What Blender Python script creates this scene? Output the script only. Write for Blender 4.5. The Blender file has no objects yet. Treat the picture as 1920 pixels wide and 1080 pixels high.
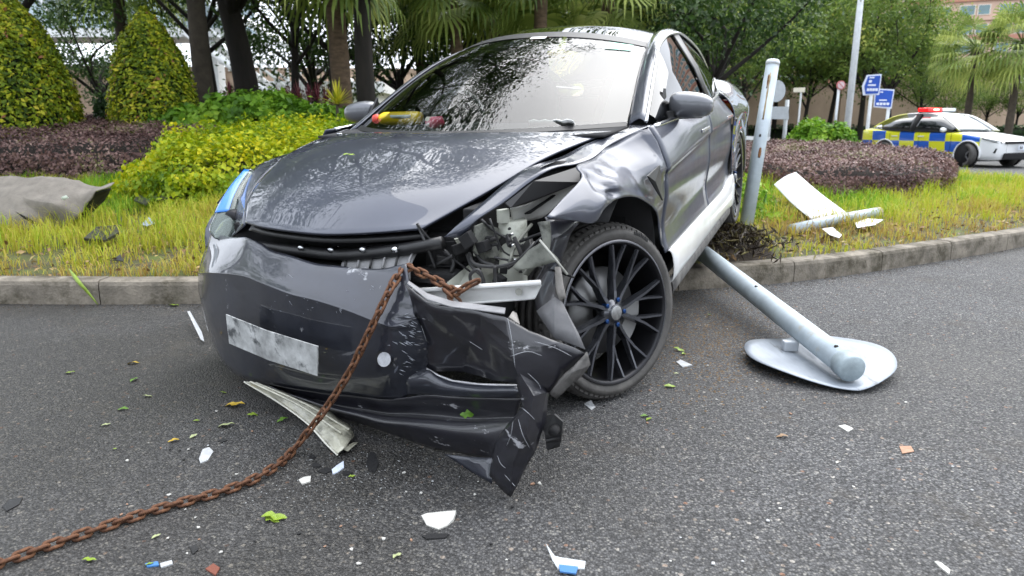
import bpy, bmesh, math, random
import numpy as np
from mathutils import Vector, Matrix, noise

rng = np.random.default_rng(7)
random.seed(7)
scene = bpy.context.scene
COL = scene.collection

# ---------------------------------------------------------------- camera
CAM_H, CAM_PITCH, FPX = 1.055, math.radians(13.0), 1300.0
cam_d = bpy.data.cameras.new('camera')
cam_d.sensor_width = 36.0
cam_d.lens = FPX / 1920 * 36.0
cam_d.clip_start = 0.05
cam_d.clip_end = 2000
cam_d.dof.use_dof = True
cam_d.dof.focus_distance = 2.75
cam_d.dof.aperture_fstop = 4.2
cam = bpy.data.objects.new('camera', cam_d)
COL.objects.link(cam)
cam.location = (0, 0, CAM_H)
cam.rotation_euler = (math.radians(90) - CAM_PITCH, 0, 0)
scene.camera = cam

# ---------------------------------------------------------------- overcast sky
SUN_EL, SUN_AZ = math.radians(58), math.radians(35)
world = bpy.data.worlds.new('World')
scene.world = world
world.use_nodes = True
wn, wl = world.node_tree.nodes, world.node_tree.links
wn.clear()
sky = wn.new('ShaderNodeTexSky')
sky.sky_type = 'NISHITA'
sky.sun_disc = False
sky.sun_elevation = SUN_EL
sky.sun_rotation = SUN_AZ
sky.air_density = 1.0
sky.dust_density = 4.0
sky.ozone_density = 1.0
hs = wn.new('ShaderNodeHueSaturation')      # cloud cover: the blue of the sky is almost gone
hs.inputs['Saturation'].default_value = 0.16
bgd = wn.new('ShaderNodeBackground')
bgd.inputs['Strength'].default_value = 0.15
wo = wn.new('ShaderNodeOutputWorld')
wl.new(sky.outputs[0], hs.inputs['Color'])
cl = wn.new('ShaderNodeMix'); cl.data_type = 'RGBA'       # an even cloud layer over most of it
cl.inputs[0].default_value = 0.72
cl.inputs[7].default_value = (7.1, 7.6, 8.5, 1)
wl.new(hs.outputs[0], cl.inputs[6])
wl.new(cl.outputs[2], bgd.inputs['Color'])
wl.new(bgd.outputs[0], wo.inputs['Surface'])

sun_d = bpy.data.lights.new('sun', 'SUN')
sun_d.energy = 1.2
sun_d.angle = math.radians(75)
sun_d.color = (1.0, 0.97, 0.92)
sun = bpy.data.objects.new('sun', sun_d)
COL.objects.link(sun)
sd = Vector((math.sin(SUN_AZ) * math.cos(SUN_EL), math.cos(SUN_AZ) * math.cos(SUN_EL), math.sin(SUN_EL)))
sun.rotation_euler = sd.to_track_quat('Z', 'Y').to_euler()
sun.location = (0, 0, 30)

vs = scene.view_settings
vs.view_transform = 'Standard'
vs.look = 'None'
vs.exposure = 1.35
vs.gamma = 1.0
vs.use_curve_mapping = False
scene.cycles.max_bounces = 6
scene.cycles.transparent_max_bounces = 12
scene.cycles.caustics_reflective = False
scene.cycles.caustics_refractive = False

# ---------------------------------------------------------------- where things stand
# c2w: camera axes (right, forward, up) to world; used to find the world place of a measured direction
_c, _s = math.cos(CAM_PITCH), math.sin(CAM_PITCH)
C2W = np.array([[1, 0, 0], [0, _c, _s], [0, -_s, _c]])
CAMP = np.array([0, 0, CAM_H])

def ray(u, v):
    return C2W @ np.array([(u - 960) / FPX, 1, (540 - v) / FPX])

def gnd(u, v, z=0.0):
    d = ray(u, v)
    return CAMP + d * ((z - CAM_H) / d[2])

def atY(u, v, Y):
    d = ray(u, v)
    return CAMP + d * (Y / d[1])

# the wrecked car: axes back, left, up in world coordinates (nose on the road, tail up on the verge)
CAR_R = np.array([[0.4132, 0.9096, -0.0443], [0.9063, -0.4154, -0.0771], [0.0886, 0.0083, 0.9960]])
CAR_T = np.array([-0.6994, 2.2187, -0.0068])

def c2w(p):
    return CAR_R @ np.asarray(p, float) + CAR_T

def w2c(p):
    return np.linalg.solve(CAR_R, np.asarray(p, float) - CAR_T)

def pc(u, v, **k):
    """point of the car (back, left, up) on a measured sight line at a known back/left/up coordinate"""
    o, d = w2c(CAMP), np.linalg.solve(CAR_R, ray(u, v))
    (a, val), = k.items()
    i = 'xyz'.index(a)
    p = o + d * ((val - o[i]) / d[i])
    w = c2w(p)
    if w[2] < 0.006:
        p = w2c(gnd(u, v, 0.006))
    return p
# ---------------------------------------------------------------- helpers
def tag(o, label=None, cat=None, group=None, kind=None):
    if label: o['label'] = label
    if cat: o['category'] = cat
    if group: o['group'] = group
    if kind: o['kind'] = kind
    return o

def empty(name, loc=(0, 0, 0), rz=0.0, parent=None):
    o = bpy.data.objects.new(name, None)
    COL.objects.link(o)
    o.location = loc
    o.rotation_euler = (0, 0, rz)
    o.empty_display_size = 0.1
    if parent is not None: o.parent = parent
    return o

def link(name, me, parent=None, loc=None, rot=None, scale=None):
    o = bpy.data.objects.new(name, me)
    COL.objects.link(o)
    if parent is not None: o.parent = parent
    if loc is not None: o.location = loc
    if rot is not None: o.rotation_euler = rot
    if scale is not None: o.scale = scale
    return o

def mesh(name, V, F, mat, smooth=True):
    me = bpy.data.meshes.new(name)
    me.from_pydata([tuple(map(float, p)) for p in V], [], [tuple(map(int, f)) for f in F])
    if mat is not None: me.materials.append(mat)
    if smooth and len(me.polygons):
        me.polygons.foreach_set('use_smooth', [True] * len(me.polygons))
    me.update()
    return me

def mk(name, V, F, mat, parent=None, smooth=True, thick=0, sub=0, bevel=0, fix=True, off=0.0):
    me = mesh(name, V, F, mat, smooth)
    if fix:
        bm = bmesh.new(); bm.from_mesh(me)
        bmesh.ops.remove_doubles(bm, verts=bm.verts, dist=1e-5)
        bmesh.ops.recalc_face_normals(bm, faces=bm.faces)
        bm.to_mesh(me); bm.free()
    o = link(name, me, parent)
    if sub:
        m = o.modifiers.new('sub', 'SUBSURF'); m.levels = m.render_levels = sub
    if thick:
        m = o.modifiers.new('thick', 'SOLIDIFY'); m.thickness = thick; m.offset = off
    if bevel:
        m = o.modifiers.new('bevel', 'BEVEL'); m.width = bevel; m.segments = 2; m.limit_method = 'ANGLE'; m.angle_limit = 0.6
        m.harden_normals = False
    return o

def crom(P, n):
    """n points along a Catmull-Rom curve through P"""
    P = np.asarray(P, float)
    k = len(P)
    if k == 2:
        t = np.linspace(0, 1, n)[:, None]
        return P[0] * (1 - t) + P[1] * t
    Q = np.vstack([2 * P[0] - P[1], P, 2 * P[-1] - P[-2]])
    t = np.linspace(0, k - 1, n)
    i = np.minimum(t.astype(int), k - 2)
    f = (t - i)[:, None]
    a, b, c, d = Q[i], Q[i + 1], Q[i + 2], Q[i + 3]
    return 0.5 * (2 * b + (c - a) * f + (2 * a - 5 * b + 4 * c - d) * f ** 2 + (3 * b - a - 3 * c + d) * f ** 3)

def arclen(P, n):
    """n points evenly spaced on the smooth curve through P"""
    D = crom(P, 40 * len(P))
    s = np.concatenate([[0], np.cumsum(np.linalg.norm(np.diff(D, axis=0), axis=1))])
    t = np.linspace(0, s[-1], n)
    return np.stack([np.interp(t, s, D[:, j]) for j in range(D.shape[1])], 1)

def catgrid(G, nu, nv):
    """smooth resampling of a grid of control points: nu along rows, nv along columns"""
    G = np.asarray(G, float)
    A = np.stack([crom(G[:, j], nu) for j in range(G.shape[1])], 1)
    return np.stack([crom(A[i], nv) for i in range(nu)], 0)

def gridfaces(nu, nv, closed_v=False):
    F = []
    for i in range(nu - 1):
        for j in range(nv - 1 + (1 if closed_v else 0)):
            j2 = (j + 1) % nv
            F.append((i * nv + j, i * nv + j2, (i + 1) * nv + j2, (i + 1) * nv + j))
    return F

def tube(P, R, seg=8, caps=True):
    """V,F of a tube along points P with radius R (number or list)"""
    P = np.asarray(P, float)
    n = len(P)
    R = np.full(n, R, float) if np.isscalar(R) else np.asarray(R, float)
    T = np.gradient(P, axis=0)
    T /= np.linalg.norm(T, axis=1)[:, None] + 1e-12
    up = np.array([0, 0, 1.0]) if abs(T[0][2]) < 0.9 else np.array([1.0, 0, 0])
    N = np.cross(up, T[0]); N /= np.linalg.norm(N)
    V = []
    for i in range(n):
        N = N - T[i] * np.dot(N, T[i]); N /= np.linalg.norm(N) + 1e-12
        Bn = np.cross(T[i], N)
        for k in range(seg):
            a = 2 * math.pi * k / seg
            V.append(P[i] + R[i] * (math.cos(a) * N + math.sin(a) * Bn))
    F = gridfaces(n, seg, True)
    if caps:
        F.append(tuple(range(seg))[::-1]); F.append(tuple((n - 1) * seg + k for k in range(seg)))
    return V, F

def lathe(prof, seg, axis='x'):
    """revolve (a, r) profile about an axis; a runs along the axis"""
    V = []
    for a, r in prof:
        for k in range(seg):
            t = 2 * math.pi * k / seg
            if axis == 'x': V.append((a, r * math.cos(t), r * math.sin(t)))
            elif axis == 'y': V.append((r * math.cos(t), a, r * math.sin(t)))
            else: V.append((r * math.cos(t), r * math.sin(t), a))
    return V, gridfaces(len(prof), seg, True)

def box(x0, x1, y0, y1, z0, z1):
    V = [(x, y, z) for x in (x0, x1) for y in (y0, y1) for z in (z0, z1)]
    F = [(0, 1, 3, 2), (4, 6, 7, 5), (0, 4, 5, 1), (2, 3, 7, 6), (0, 2, 6, 4), (1, 5, 7, 3)]
    return V, F

def join(*VF):
    V, F = [], []
    for v, f in VF:
        o = len(V)
        V += [tuple(p) for p in v]
        F += [tuple(i + o for i in q) for q in f]
    return V, F

def prism(poly, z0, z1):
    """upright prism from a 2D outline"""
    n = len(poly)
    V = [(p[0], p[1], z0) for p in poly] + [(p[0], p[1], z1) for p in poly]
    F = [tuple(range(n))[::-1], tuple(range(n, 2 * n))] + [(i, (i + 1) % n, n + (i + 1) % n, n + i) for i in range(n)]
    return V, F

def smoothstep(x): 
    x = np.clip(x, 0, 1); return x * x * (3 - 2 * x)

def copy_tree(o, parent=None):
    c = o.copy(); COL.objects.link(c)
    if parent is not None: c.parent = parent
    for ch in list(o.children): copy_tree(ch, c)
    return c

# ---------------------------------------------------------------- materials
MATS = {}
def mat(name, base, rough=0.5, metal=0.0, var=0.0, vscale=6.0, rvar=0.0, bump=0.0, bscale=60.0, coat=0.0, coatr=0.03,
        spec=0.5, alt=None, altscale=3.0, altlo=0.5, altsharp=0.1, emit=None, estr=0.0, trans=0.0, stretch=None):
    """principled material; var = brightness mottling, alt = second colour in noise patches (dirt, rust, wear)"""
    if name in MATS: return MATS[name]
    m = bpy.data.materials.new(name); m.use_nodes = True
    nt = m.node_tree; N, L = nt.nodes, nt.links
    b = N['Principled BSDF']
    b.inputs['Roughness'].default_value = rough
    b.inputs['Metallic'].default_value = metal
    b.inputs['Coat Weight'].default_value = coat
    b.inputs['Coat Roughness'].default_value = coatr
    b.inputs['Specular IOR Level'].default_value = spec
    b.inputs['Transmission Weight'].default_value = trans
    if emit:
        b.inputs['Emission Color'].default_value = (*emit, 1); b.inputs['Emission Strength'].default_value = estr
    tc = N.new('ShaderNodeTexCoord')
    src = tc.outputs['Object']
    if stretch:
        mp = N.new('ShaderNodeMapping'); mp.inputs['Scale'].default_value = stretch
        L.new(src, mp.inputs['Vector']); src = mp.outputs[0]
    col = None
    b.inputs['Base Color'].default_value = (*base, 1)
    if var:
        nz = N.new('ShaderNodeTexNoise'); nz.inputs['Scale'].default_value = vscale; nz.inputs['Detail'].default_value = 6
        nz.inputs['Roughness'].default_value = 0.65
        L.new(src, nz.inputs['Vector'])
        rp = N.new('ShaderNodeMapRange'); rp.inputs[1].default_value = 0.3; rp.inputs[2].default_value = 0.7
        rp.inputs[3].default_value = 1 - var; rp.inputs[4].default_value = 1 + var
        L.new(nz.outputs['Fac'], rp.inputs[0])
        mx = N.new('ShaderNodeMix'); mx.data_type = 'RGBA'; mx.blend_type = 'MULTIPLY'; mx.inputs[0].default_value = 1
        mx.inputs[6].default_value = (*base, 1); L.new(rp.outputs[0], mx.inputs[7])
        col = mx.outputs[2]
        if rvar:
            rr = N.new('ShaderNodeMapRange'); rr.inputs[1].default_value = 0.35; rr.inputs[2].default_value = 0.7
            rr.inputs[3].default_value = max(0.02, rough - rvar); rr.inputs[4].default_value = min(1, rough + rvar)
            L.new(nz.outputs['Fac'], rr.inputs[0]); L.new(rr.outputs[0], b.inputs['Roughness'])
    if alt:
        n2 = N.new('ShaderNodeTexNoise'); n2.inputs['Scale'].default_value = altscale; n2.inputs['Detail'].default_value = 8
        n2.inputs['Roughness'].default_value = 0.7
        L.new(src, n2.inputs['Vector'])
        r2 = N.new('ShaderNodeMapRange'); r2.inputs[1].default_value = altlo; r2.inputs[2].default_value = altlo + altsharp
        L.new(n2.outputs['Fac'], r2.inputs[0])
        m2 = N.new('ShaderNodeMix'); m2.data_type = 'RGBA'
        L.new(r2.outputs[0], m2.inputs[0])
        if col is None: m2.inputs[6].default_value = (*base, 1)
        else: L.new(col, m2.inputs[6])
        m2.inputs[7].default_value = (*alt, 1)
        col = m2.outputs[2]
    if col is not None: L.new(col, b.inputs['Base Color'])
    if bump:
        n3 = N.new('ShaderNodeTexNoise'); n3.inputs['Scale'].default_value = bscale; n3.inputs['Detail'].default_value = 5
        L.new(src, n3.inputs['Vector'])
        bp = N.new('ShaderNodeBump'); bp.inputs['Strength'].default_value = bump; bp.inputs['Distance'].default_value = 0.01
        L.new(n3.outputs['Fac'], bp.inputs['Height']); L.new(bp.outputs[0], b.inputs['Normal'])
    MATS[name] = m
    return m

def glassmat(name, tint, ior=1.5, rough=0.0, body=0.0, bodycol=(0, 0, 0)):
    """thin pane: fresnel reflection over a tinted see-through sheet (plus some diffuse body for dust or milky plastic)"""
    if name in MATS: return MATS[name]
    m = bpy.data.materials.new(name); m.use_nodes = True
    N, L = m.node_tree.nodes, m.node_tree.links
    N.clear()
    out = N.new('ShaderNodeOutputMaterial')
    fr = N.new('ShaderNodeFresnel'); fr.inputs['IOR'].default_value = ior
    tr = N.new('ShaderNodeBsdfTransparent'); tr.inputs[0].default_value = (*tint, 1)
    gl = N.new('ShaderNodeBsdfGlossy'); gl.inputs['Roughness'].default_value = rough
    df = N.new('ShaderNodeBsdfDiffuse'); df.inputs[0].default_value = (*bodycol, 1)
    m0 = N.new('ShaderNodeMixShader'); m0.inputs[0].default_value = body
    mx = N.new('ShaderNodeMixShader')
    L.new(tr.outputs[0], m0.inputs[1]); L.new(df.outputs[0], m0.inputs[2])
    L.new(fr.outputs[0], mx.inputs[0]); L.new(m0.outputs[0], mx.inputs[1]); L.new(gl.outputs[0], mx.inputs[2])
    L.new(mx.outputs[0], out.inputs['Surface'])
    MATS[name] = m
    return m

def leafmat(name, stops, rough=0.5, transl=0.35, spec=0.3):
    """foliage: colour picked per leaf from the 'tone' attribute, partly translucent"""
    if name in MATS: return MATS[name]
    m = bpy.data.materials.new(name); m.use_nodes = True
    N, L = m.node_tree.nodes, m.node_tree.links
    b = N['Principled BSDF']; out = N['Material Output']
    at = N.new('ShaderNodeAttribute'); at.attribute_name = 'tone'
    cr = N.new('ShaderNodeValToRGB')
    el = cr.color_ramp.elements
    el[0].position, el[0].color = stops[0][0], (*stops[0][1], 1)
    el[1].position, el[1].color = stops[-1][0], (*stops[-1][1], 1)
    for p, c in stops[1:-1]:
        e = el.new(p); e.color = (*c, 1)
    L.new(at.outputs['Fac'], cr.inputs[0]); L.new(cr.outputs[0], b.inputs['Base Color'])
    b.inputs['Roughness'].default_value = rough; b.inputs['Specular IOR Level'].default_value = spec
    ts = N.new('ShaderNodeBsdfTranslucent'); L.new(cr.outputs[0], ts.inputs[0])
    mx = N.new('ShaderNodeMixShader'); mx.inputs[0].default_value = transl
    L.new(b.outputs[0], mx.inputs[1]); L.new(ts.outputs[0], mx.inputs[2]); L.new(mx.outputs[0], out.inputs['Surface'])
    MATS[name] = m
    return m

def leafmesh(name, pos, nrm, size, mat_, tone, aspect=0.45, droop=None):
    """one small folded leaf (two triangles) for each position"""
    n = len(pos)
    nrm = nrm / (np.linalg.norm(nrm, axis=1)[:, None] + 1e-9)
    rv = rng.normal(size=(n, 3))
    if droop is not None: rv = rv * 0.6 + np.array([0, 0, -droop])
    t = rv - nrm * (rv * nrm).sum(1)[:, None]
    t /= np.linalg.norm(t, axis=1)[:, None] + 1e-9
    s = np.cross(nrm, t)
    L_ = np.asarray(size)[:, None]
    a = pos - t * L_ * 0.5
    c = pos + t * L_ * 0.5
    b = pos + s * L_ * aspect * 0.5 + nrm * L_ * 0.10
    d = pos - s * L_ * aspect * 0.5 + nrm * L_ * 0.10
    V = np.empty((n, 4, 3)); V[:, 0], V[:, 1], V[:, 2], V[:, 3] = a, b, c, d
    me = bpy.data.meshes.new(name)
    me.vertices.add(4 * n); me.vertices.foreach_set('co', V.ravel())
    I = np.arange(n)[:, None] * 4
    F = np.concatenate([I + [0, 1, 2], I + [0, 2, 3]], 1).reshape(-1)
    me.loops.add(len(F)); me.loops.foreach_set('vertex_index', F.astype(np.int32))
    me.polygons.add(2 * n); me.polygons.foreach_set('loop_start', np.arange(0, 6 * n, 3, dtype=np.int32))
    at = me.attributes.new('tone', 'FLOAT', 'FACE')
    at.data.foreach_set('value', np.repeat(np.clip(tone, 0, 1), 2).astype(np.float32))
    me.materials.append(mat_)
    me.update(calc_edges=True)
    return me
# ---------------------------------------------------------------- the setting: road, kerb, verge
FRONT = np.array([(-16, 5.2), (-8, 4.45), (-5, 4.2), (-3.1, 4.13), (-1.95, 4.13), (0, 4.25), (1.14, 4.5), (2.03, 4.78), (3.08, 5.31),
                  (4.68, 6.26), (6.2, 7.4), (7.8, 8.9), (9.0, 10.2), (9.6, 10.9)], float)
BACK = np.array([(-16, 75), (-3, 70), (0, 50), (2, 34), (4, 24), (6, 18), (7.5, 15), (8.2, 13.2), (8.6, 11.6), (9.2, 11.2), (9.6, 10.95)], float)
_fx = crom(FRONT, 400)
def yfront(x): return np.interp(x, _fx[:, 0], _fx[:, 1])
def yback(x): return np.interp(x, BACK[:, 0], BACK[:, 1])

def TZ(x, y):
    """height of the planted island"""
    x, y = np.asarray(x, float), np.asarray(y, float)
    d = np.maximum(y - yfront(x), 0)
    db = np.maximum(yback(x) - y, 0)
    z = 0.135 + 0.036 * np.minimum(d, 9) * smoothstep(np.minimum(db / 4, 1))
    z = z + 0.02 * np.sin(1.7 * x + 0.6) * np.sin(1.3 * y) * smoothstep(d / 1.5)
    m = np.exp(-(((x - 1.45) / 0.42) ** 2 + ((y - 5.15) / 0.38) ** 2))        # soil pushed up under the car's tail
    return z + 0.11 * m * smoothstep(d / 0.3)

def tg(u, v):
    """where a sight line meets the island"""
    z = 0.2
    for _ in range(12):
        p = gnd(u, v, z); z = 0.5 * z + 0.5 * float(TZ(p[0], p[1]))
    p = gnd(u, v, z); p[2] = float(TZ(p[0], p[1]))
    return p

# asphalt: loose-looking aggregate, damp patches, dirt, painted shade on the tree side
def asphalt():
    m = bpy.data.materials.new('asphalt'); m.use_nodes = True
    N, L = m.node_tree.nodes, m.node_tree.links
    b = N['Principled BSDF']
    tc = N.new('ShaderNodeTexCoord')
    def vor(scale, feat='F1'):
        v = N.new('ShaderNodeTexVoronoi'); v.feature = feat; v.inputs['Scale'].default_value = scale
        L.new(tc.outputs['Object'], v.inputs['Vector']); return v
    def noi(scale, det=4, ro=0.6):
        v = N.new('ShaderNodeTexNoise'); v.inputs['Scale'].default_value = scale; v.inputs['Detail'].default_value = det
        v.inputs['Roughness'].default_value = ro
        L.new(tc.outputs['Object'], v.inputs['Vector']); return v
    def ramp(src, stops, interp='LINEAR'):
        r = N.new('ShaderNodeValToRGB'); r.color_ramp.interpolation = interp
        e = r.color_ramp.elements
        e[0].position, e[0].color = stops[0][0], (*stops[0][1], 1)
        e[1].position, e[1].color = stops[-1][0], (*stops[-1][1], 1)
        for p, c in stops[1:-1]:
            q = e.new(p); q.color = (*c, 1)
        L.new(src, r.inputs[0]); return r.outputs[0]
    def mixc(f, a, c, mode='MIX'):
        x = N.new('ShaderNodeMix'); x.data_type = 'RGBA'; x.blend_type = mode
        if isinstance(f, float): x.inputs[0].default_value = f
        else: L.new(f, x.inputs[0])
        L.new(a, x.inputs[6])
        if isinstance(c, tuple): x.inputs[7].default_value = (*c, 1)
        else: L.new(c, x.inputs[7])
        return x.outputs[2]
    g = lambda v: (v, v, v * 1.02)
    v1 = vor(155); v2 = vor(58); v3 = vor(330)
    sep = N.new('ShaderNodeSeparateColor'); L.new(v1.outputs['Color'], sep.inputs[0])
    c1 = ramp(sep.outputs[0], [(0, g(0.030)), (0.35, g(0.050)), (0.62, g(0.078)), (0.85, g(0.115)), (0.96, (0.155, 0.15, 0.14)), (1, (0.22, 0.215, 0.20))])
    sep2 = N.new('ShaderNodeSeparateColor'); L.new(v2.outputs['Color'], sep2.inputs[0])
    rare = ramp(sep2.outputs[1], [(0, (0, 0, 0)), (0.93, (0, 0, 0)), (0.96, (1, 1, 1)), (1, (1, 1, 1))])
    rcol = ramp(sep2.outputs[0], [(0, (0.20, 0.10, 0.06)), (0.4, (0.16, 0.15, 0.13)), (0.7, (0.33, 0.31, 0.28)), (1, (0.22, 0.16, 0.12))])
    din = ramp(v2.outputs['Distance'], [(0, (1, 1, 1)), (0.34, (1, 1, 1)), (0.42, (0, 0, 0)), (1, (0, 0, 0))])
    rm = N.new('ShaderNodeMath'); rm.operation = 'MULTIPLY'; L.new(rare, rm.inputs[0]); L.new(din, rm.inputs[1])
    c2 = mixc(rm.outputs[0], c1, rcol)
    # bitumen between the stones
    gap = ramp(v1.outputs['Distance'], [(0, (1, 1, 1)), (0.42, (1, 1, 1)), (0.75, (0.45, 0.45, 0.45)), (1, (0.35, 0.35, 0.35))])
    c3 = mixc(1.0, c2, gap, 'MULTIPLY')
    big0 = noi(0.55, 5)                                         # damp patches; the gradient added below paints in tree shade
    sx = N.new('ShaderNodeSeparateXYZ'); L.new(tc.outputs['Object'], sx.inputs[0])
    gx = N.new('ShaderNodeMath'); gx.operation = 'MULTIPLY_ADD'; gx.inputs[1].default_value = 0.085; gx.inputs[2].default_value = -0.02; L.new(sx.outputs[0], gx.inputs[0])  # darker left, lighter right: tree shade and open sky put into the colour
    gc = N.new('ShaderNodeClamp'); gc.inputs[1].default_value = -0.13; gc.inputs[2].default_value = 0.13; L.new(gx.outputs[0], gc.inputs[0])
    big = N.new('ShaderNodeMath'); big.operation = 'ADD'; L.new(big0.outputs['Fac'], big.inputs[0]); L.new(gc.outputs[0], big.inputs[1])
    damp_shade = ramp(big.outputs[0], [(0.34, (0.58, 0.55, 0.50)), (0.66, (1.48, 1.48, 1.49))])
    c4 = mixc(1.0, c3, damp_shade, 'MULTIPLY')
    dirt = noi(2.6, 7, 0.7); df = ramp(dirt.outputs['Fac'], [(0.56, (0, 0, 0)), (0.75, (0.5, 0.5, 0.5))])
    c5 = mixc(df, c4, (0.075, 0.062, 0.045))
    L.new(c5, b.inputs['Base Color'])
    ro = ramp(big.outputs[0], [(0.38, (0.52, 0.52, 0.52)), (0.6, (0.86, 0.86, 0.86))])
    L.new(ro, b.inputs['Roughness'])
    b.inputs['Specular IOR Level'].default_value = 0.45
    hm = N.new('ShaderNodeMath'); hm.operation = 'MULTIPLY'; hm.inputs[1].default_value = -1
    L.new(v1.outputs['Distance'], hm.inputs[0])
    ha = N.new('ShaderNodeMath'); ha.operation = 'ADD'; L.new(hm.outputs[0], ha.inputs[0])
    hb = N.new('ShaderNodeMath'); hb.operation = 'MULTIPLY'; hb.inputs[1].default_value = 0.9; L.new(sep.outputs[1], hb.inputs[0])
    L.new(hb.outputs[0], ha.inputs[1])
    bp = N.new('ShaderNodeBump'); bp.inputs['Strength'].default_value = 0.8; bp.inputs['Distance'].default_value = 0.006
    L.new(ha.outputs[0], bp.inputs['Height']); L.new(bp.outputs[0], b.inputs['Normal'])
    return m
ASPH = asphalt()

def soil_mat():
    m = mat('soil', (0.06, 0.05, 0.025), 0.95, var=0.5, vscale=9, bump=0.6, bscale=30, alt=(0.09, 0.12, 0.02), altscale=4, altlo=0.42, altsharp=0.2)
    return m
SOIL = soil_mat()

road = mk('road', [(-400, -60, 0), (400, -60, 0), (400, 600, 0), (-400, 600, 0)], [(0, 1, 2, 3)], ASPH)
tag(road, kind='structure')

# verge sheet
nx, nt_ = 150, 90
xs = np.linspace(-16, 9.55, nx)
tt = np.linspace(0, 1, nt_) ** 1.9
Vv = []
for x in xs:
    y0, y1 = float(yfront(x)) + 0.10, float(yback(x)) - 0.08
    y1 = max(y1, y0 + 0.02)
    for t in tt:
        y = y0 + (y1 - y0) * t
        Vv.append((x, y, float(TZ(x, y)) - 0.012))
verge = mk('verge', Vv, gridfaces(nx, nt_), SOIL)
tag(verge, kind='structure')

# kerb: one stone after another, front round the corner and a little of the far side
KERB = mat('kerb_concrete', (0.205, 0.18, 0.145), 0.9, var=0.4, vscale=7, bump=0.6, bscale=70, alt=(0.070, 0.060, 0.040), altscale=5, altlo=0.46, altsharp=0.16)
kerb = empty('kerb'); tag(kerb, kind='structure')
def kerb_run(P, step, out):
    """stones along P (from left to right), kerb face towards 'out' side"""
    D = crom(P, 1500)
    s = np.concatenate([[0], np.cumsum(np.linalg.norm(np.diff(D, axis=0), axis=1))])
    n = int(s[-1] / step)
    for i in range(n):
        a, b_ = i * step + 0.004, (i + 1) * step - 0.004
        tsm = np.linspace(a, b_, 5)
        X = np.interp(tsm, s, D[:, 0]); Y = np.interp(tsm, s, D[:, 1])
        Tn = np.gradient(np.stack([X, Y], 1), axis=0); Tn /= np.linalg.norm(Tn, axis=1)[:, None]
        Nn = np.stack([-Tn[:, 1], Tn[:, 0]], 1) * out
        hz = 0.15 + random.uniform(-0.004, 0.004)
        prof = [(0, -0.05), (0.004, hz - 0.03), (0.012, hz - 0.008), (0.032, hz), (0.135, hz), (0.14, hz - 0.01), (0.14, -0.05)]
        V, F = [], []
        for k in range(5):
            for o_, z in prof:
                V.append((X[k] + Nn[k, 0] * o_, Y[k] + Nn[k, 1] * o_, z))
        F = gridfaces(5, len(prof))
        F += [tuple(range(len(prof))), tuple(4 * len(prof) + q for q in range(len(prof)))[::-1]]
        mk('kerb_stone', V, F, KERB, kerb, smooth=False)
kerb_run(FRONT[1:], 0.915, 1)
kerb_run(BACK[::-1][1:9], 0.915, -1)

# far pavement and garden strip beyond the second carriageway
PAVE = mat('pavement_concrete', (0.42, 0.40, 0.37), 0.85, var=0.2, vscale=1.5)
fp = [(10, 44), (17, 32), (60, 32), (140, 36), (140, 120), (9, 120)]
V, F = prism(fp, -0.05, 0.14)
tag(mk('pavement', V, F, PAVE, smooth=False), kind='structure')
V, F = prism([(9.5, 56), (24, 50), (140, 43), (140, 119), (9.5, 119)], 0.10, 0.19)
tag(mk('garden_bed', V, F, mat('garden_soil', (0.05, 0.06, 0.02), 0.95, var=0.4, vscale=1.0)), kind='structure')
# ---------------------------------------------------------------- the wrecked car
PAINT = mat('grey_car_paint', (0.042, 0.048, 0.070), 0.42, metal=0.45, var=0.16, vscale=2.5, rvar=0.06, coat=1.0, coatr=0.02)
PAINTD = mat('dusty_grey_car_paint', (0.046, 0.052, 0.074), 0.48, metal=0.4, var=0.25, vscale=5, rvar=0.08, coat=0.55, coatr=0.09)
BLACKP = mat('black_plastic', (0.012, 0.012, 0.013), 0.45, var=0.3, vscale=8)
MATTE = mat('matte_black', (0.008, 0.008, 0.009), 0.9, var=0.3, vscale=8)
BUMPM = mat('scuffed_bumper_paint', (0.024, 0.027, 0.039), 0.38, metal=0.3, var=0.3, vscale=6, rvar=0.10, coat=1.0, coatr=0.035,
            alt=(0.30, 0.31, 0.33), altscale=11, altlo=0.66, altsharp=0.05)
RAWB = mat('torn_bumper_plastic', (0.012, 0.012, 0.017), 0.35, var=0.4, vscale=9, coat=0.6, coatr=0.08,
           alt=(0.34, 0.34, 0.36), altscale=7, altlo=0.635, altsharp=0.03, stretch=(1.0, 1.0, 2.6))
SCUFF = mat('scuffed_grey_plastic', (0.11, 0.105, 0.10), 0.7, var=0.5, vscale=14, alt=(0.03, 0.03, 0.03), altscale=9, altlo=0.52, altsharp=0.12, bump=0.3, bscale=50)
WHITEP = mat('white_skirt_paint', (0.74, 0.74, 0.73), 0.35, var=0.10, vscale=4, coat=0.5, alt=(0.38, 0.37, 0.34), altscale=4, altlo=0.6, altsharp=0.15)
GREYM = mat('bare_grey_metal', (0.34, 0.34, 0.31), 0.5, metal=0.2, var=0.25, vscale=7, alt=(0.10, 0.10, 0.09), altscale=6, altlo=0.58, altsharp=0.12)
PANELD = mat('dull_inner_panel', (0.13, 0.135, 0.115), 0.6, var=0.4, vscale=9, alt=(0.03, 0.03, 0.028), altscale=6, altlo=0.5, altsharp=0.12)
PRIMER = mat('pale_primer', (0.36, 0.37, 0.32), 0.55, var=0.3, vscale=5, alt=(0.13, 0.13, 0.10), altscale=5, altlo=0.56, altsharp=0.14)
ALU = mat('aluminium_beam', (0.74, 0.74, 0.73), 0.45, metal=0.0, var=0.1, vscale=6, alt=(0.42, 0.41, 0.39), altscale=8, altlo=0.6, altsharp=0.1)
CHROME = mat('satin_chrome', (0.62, 0.63, 0.65), 0.18, metal=1.0)
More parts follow.
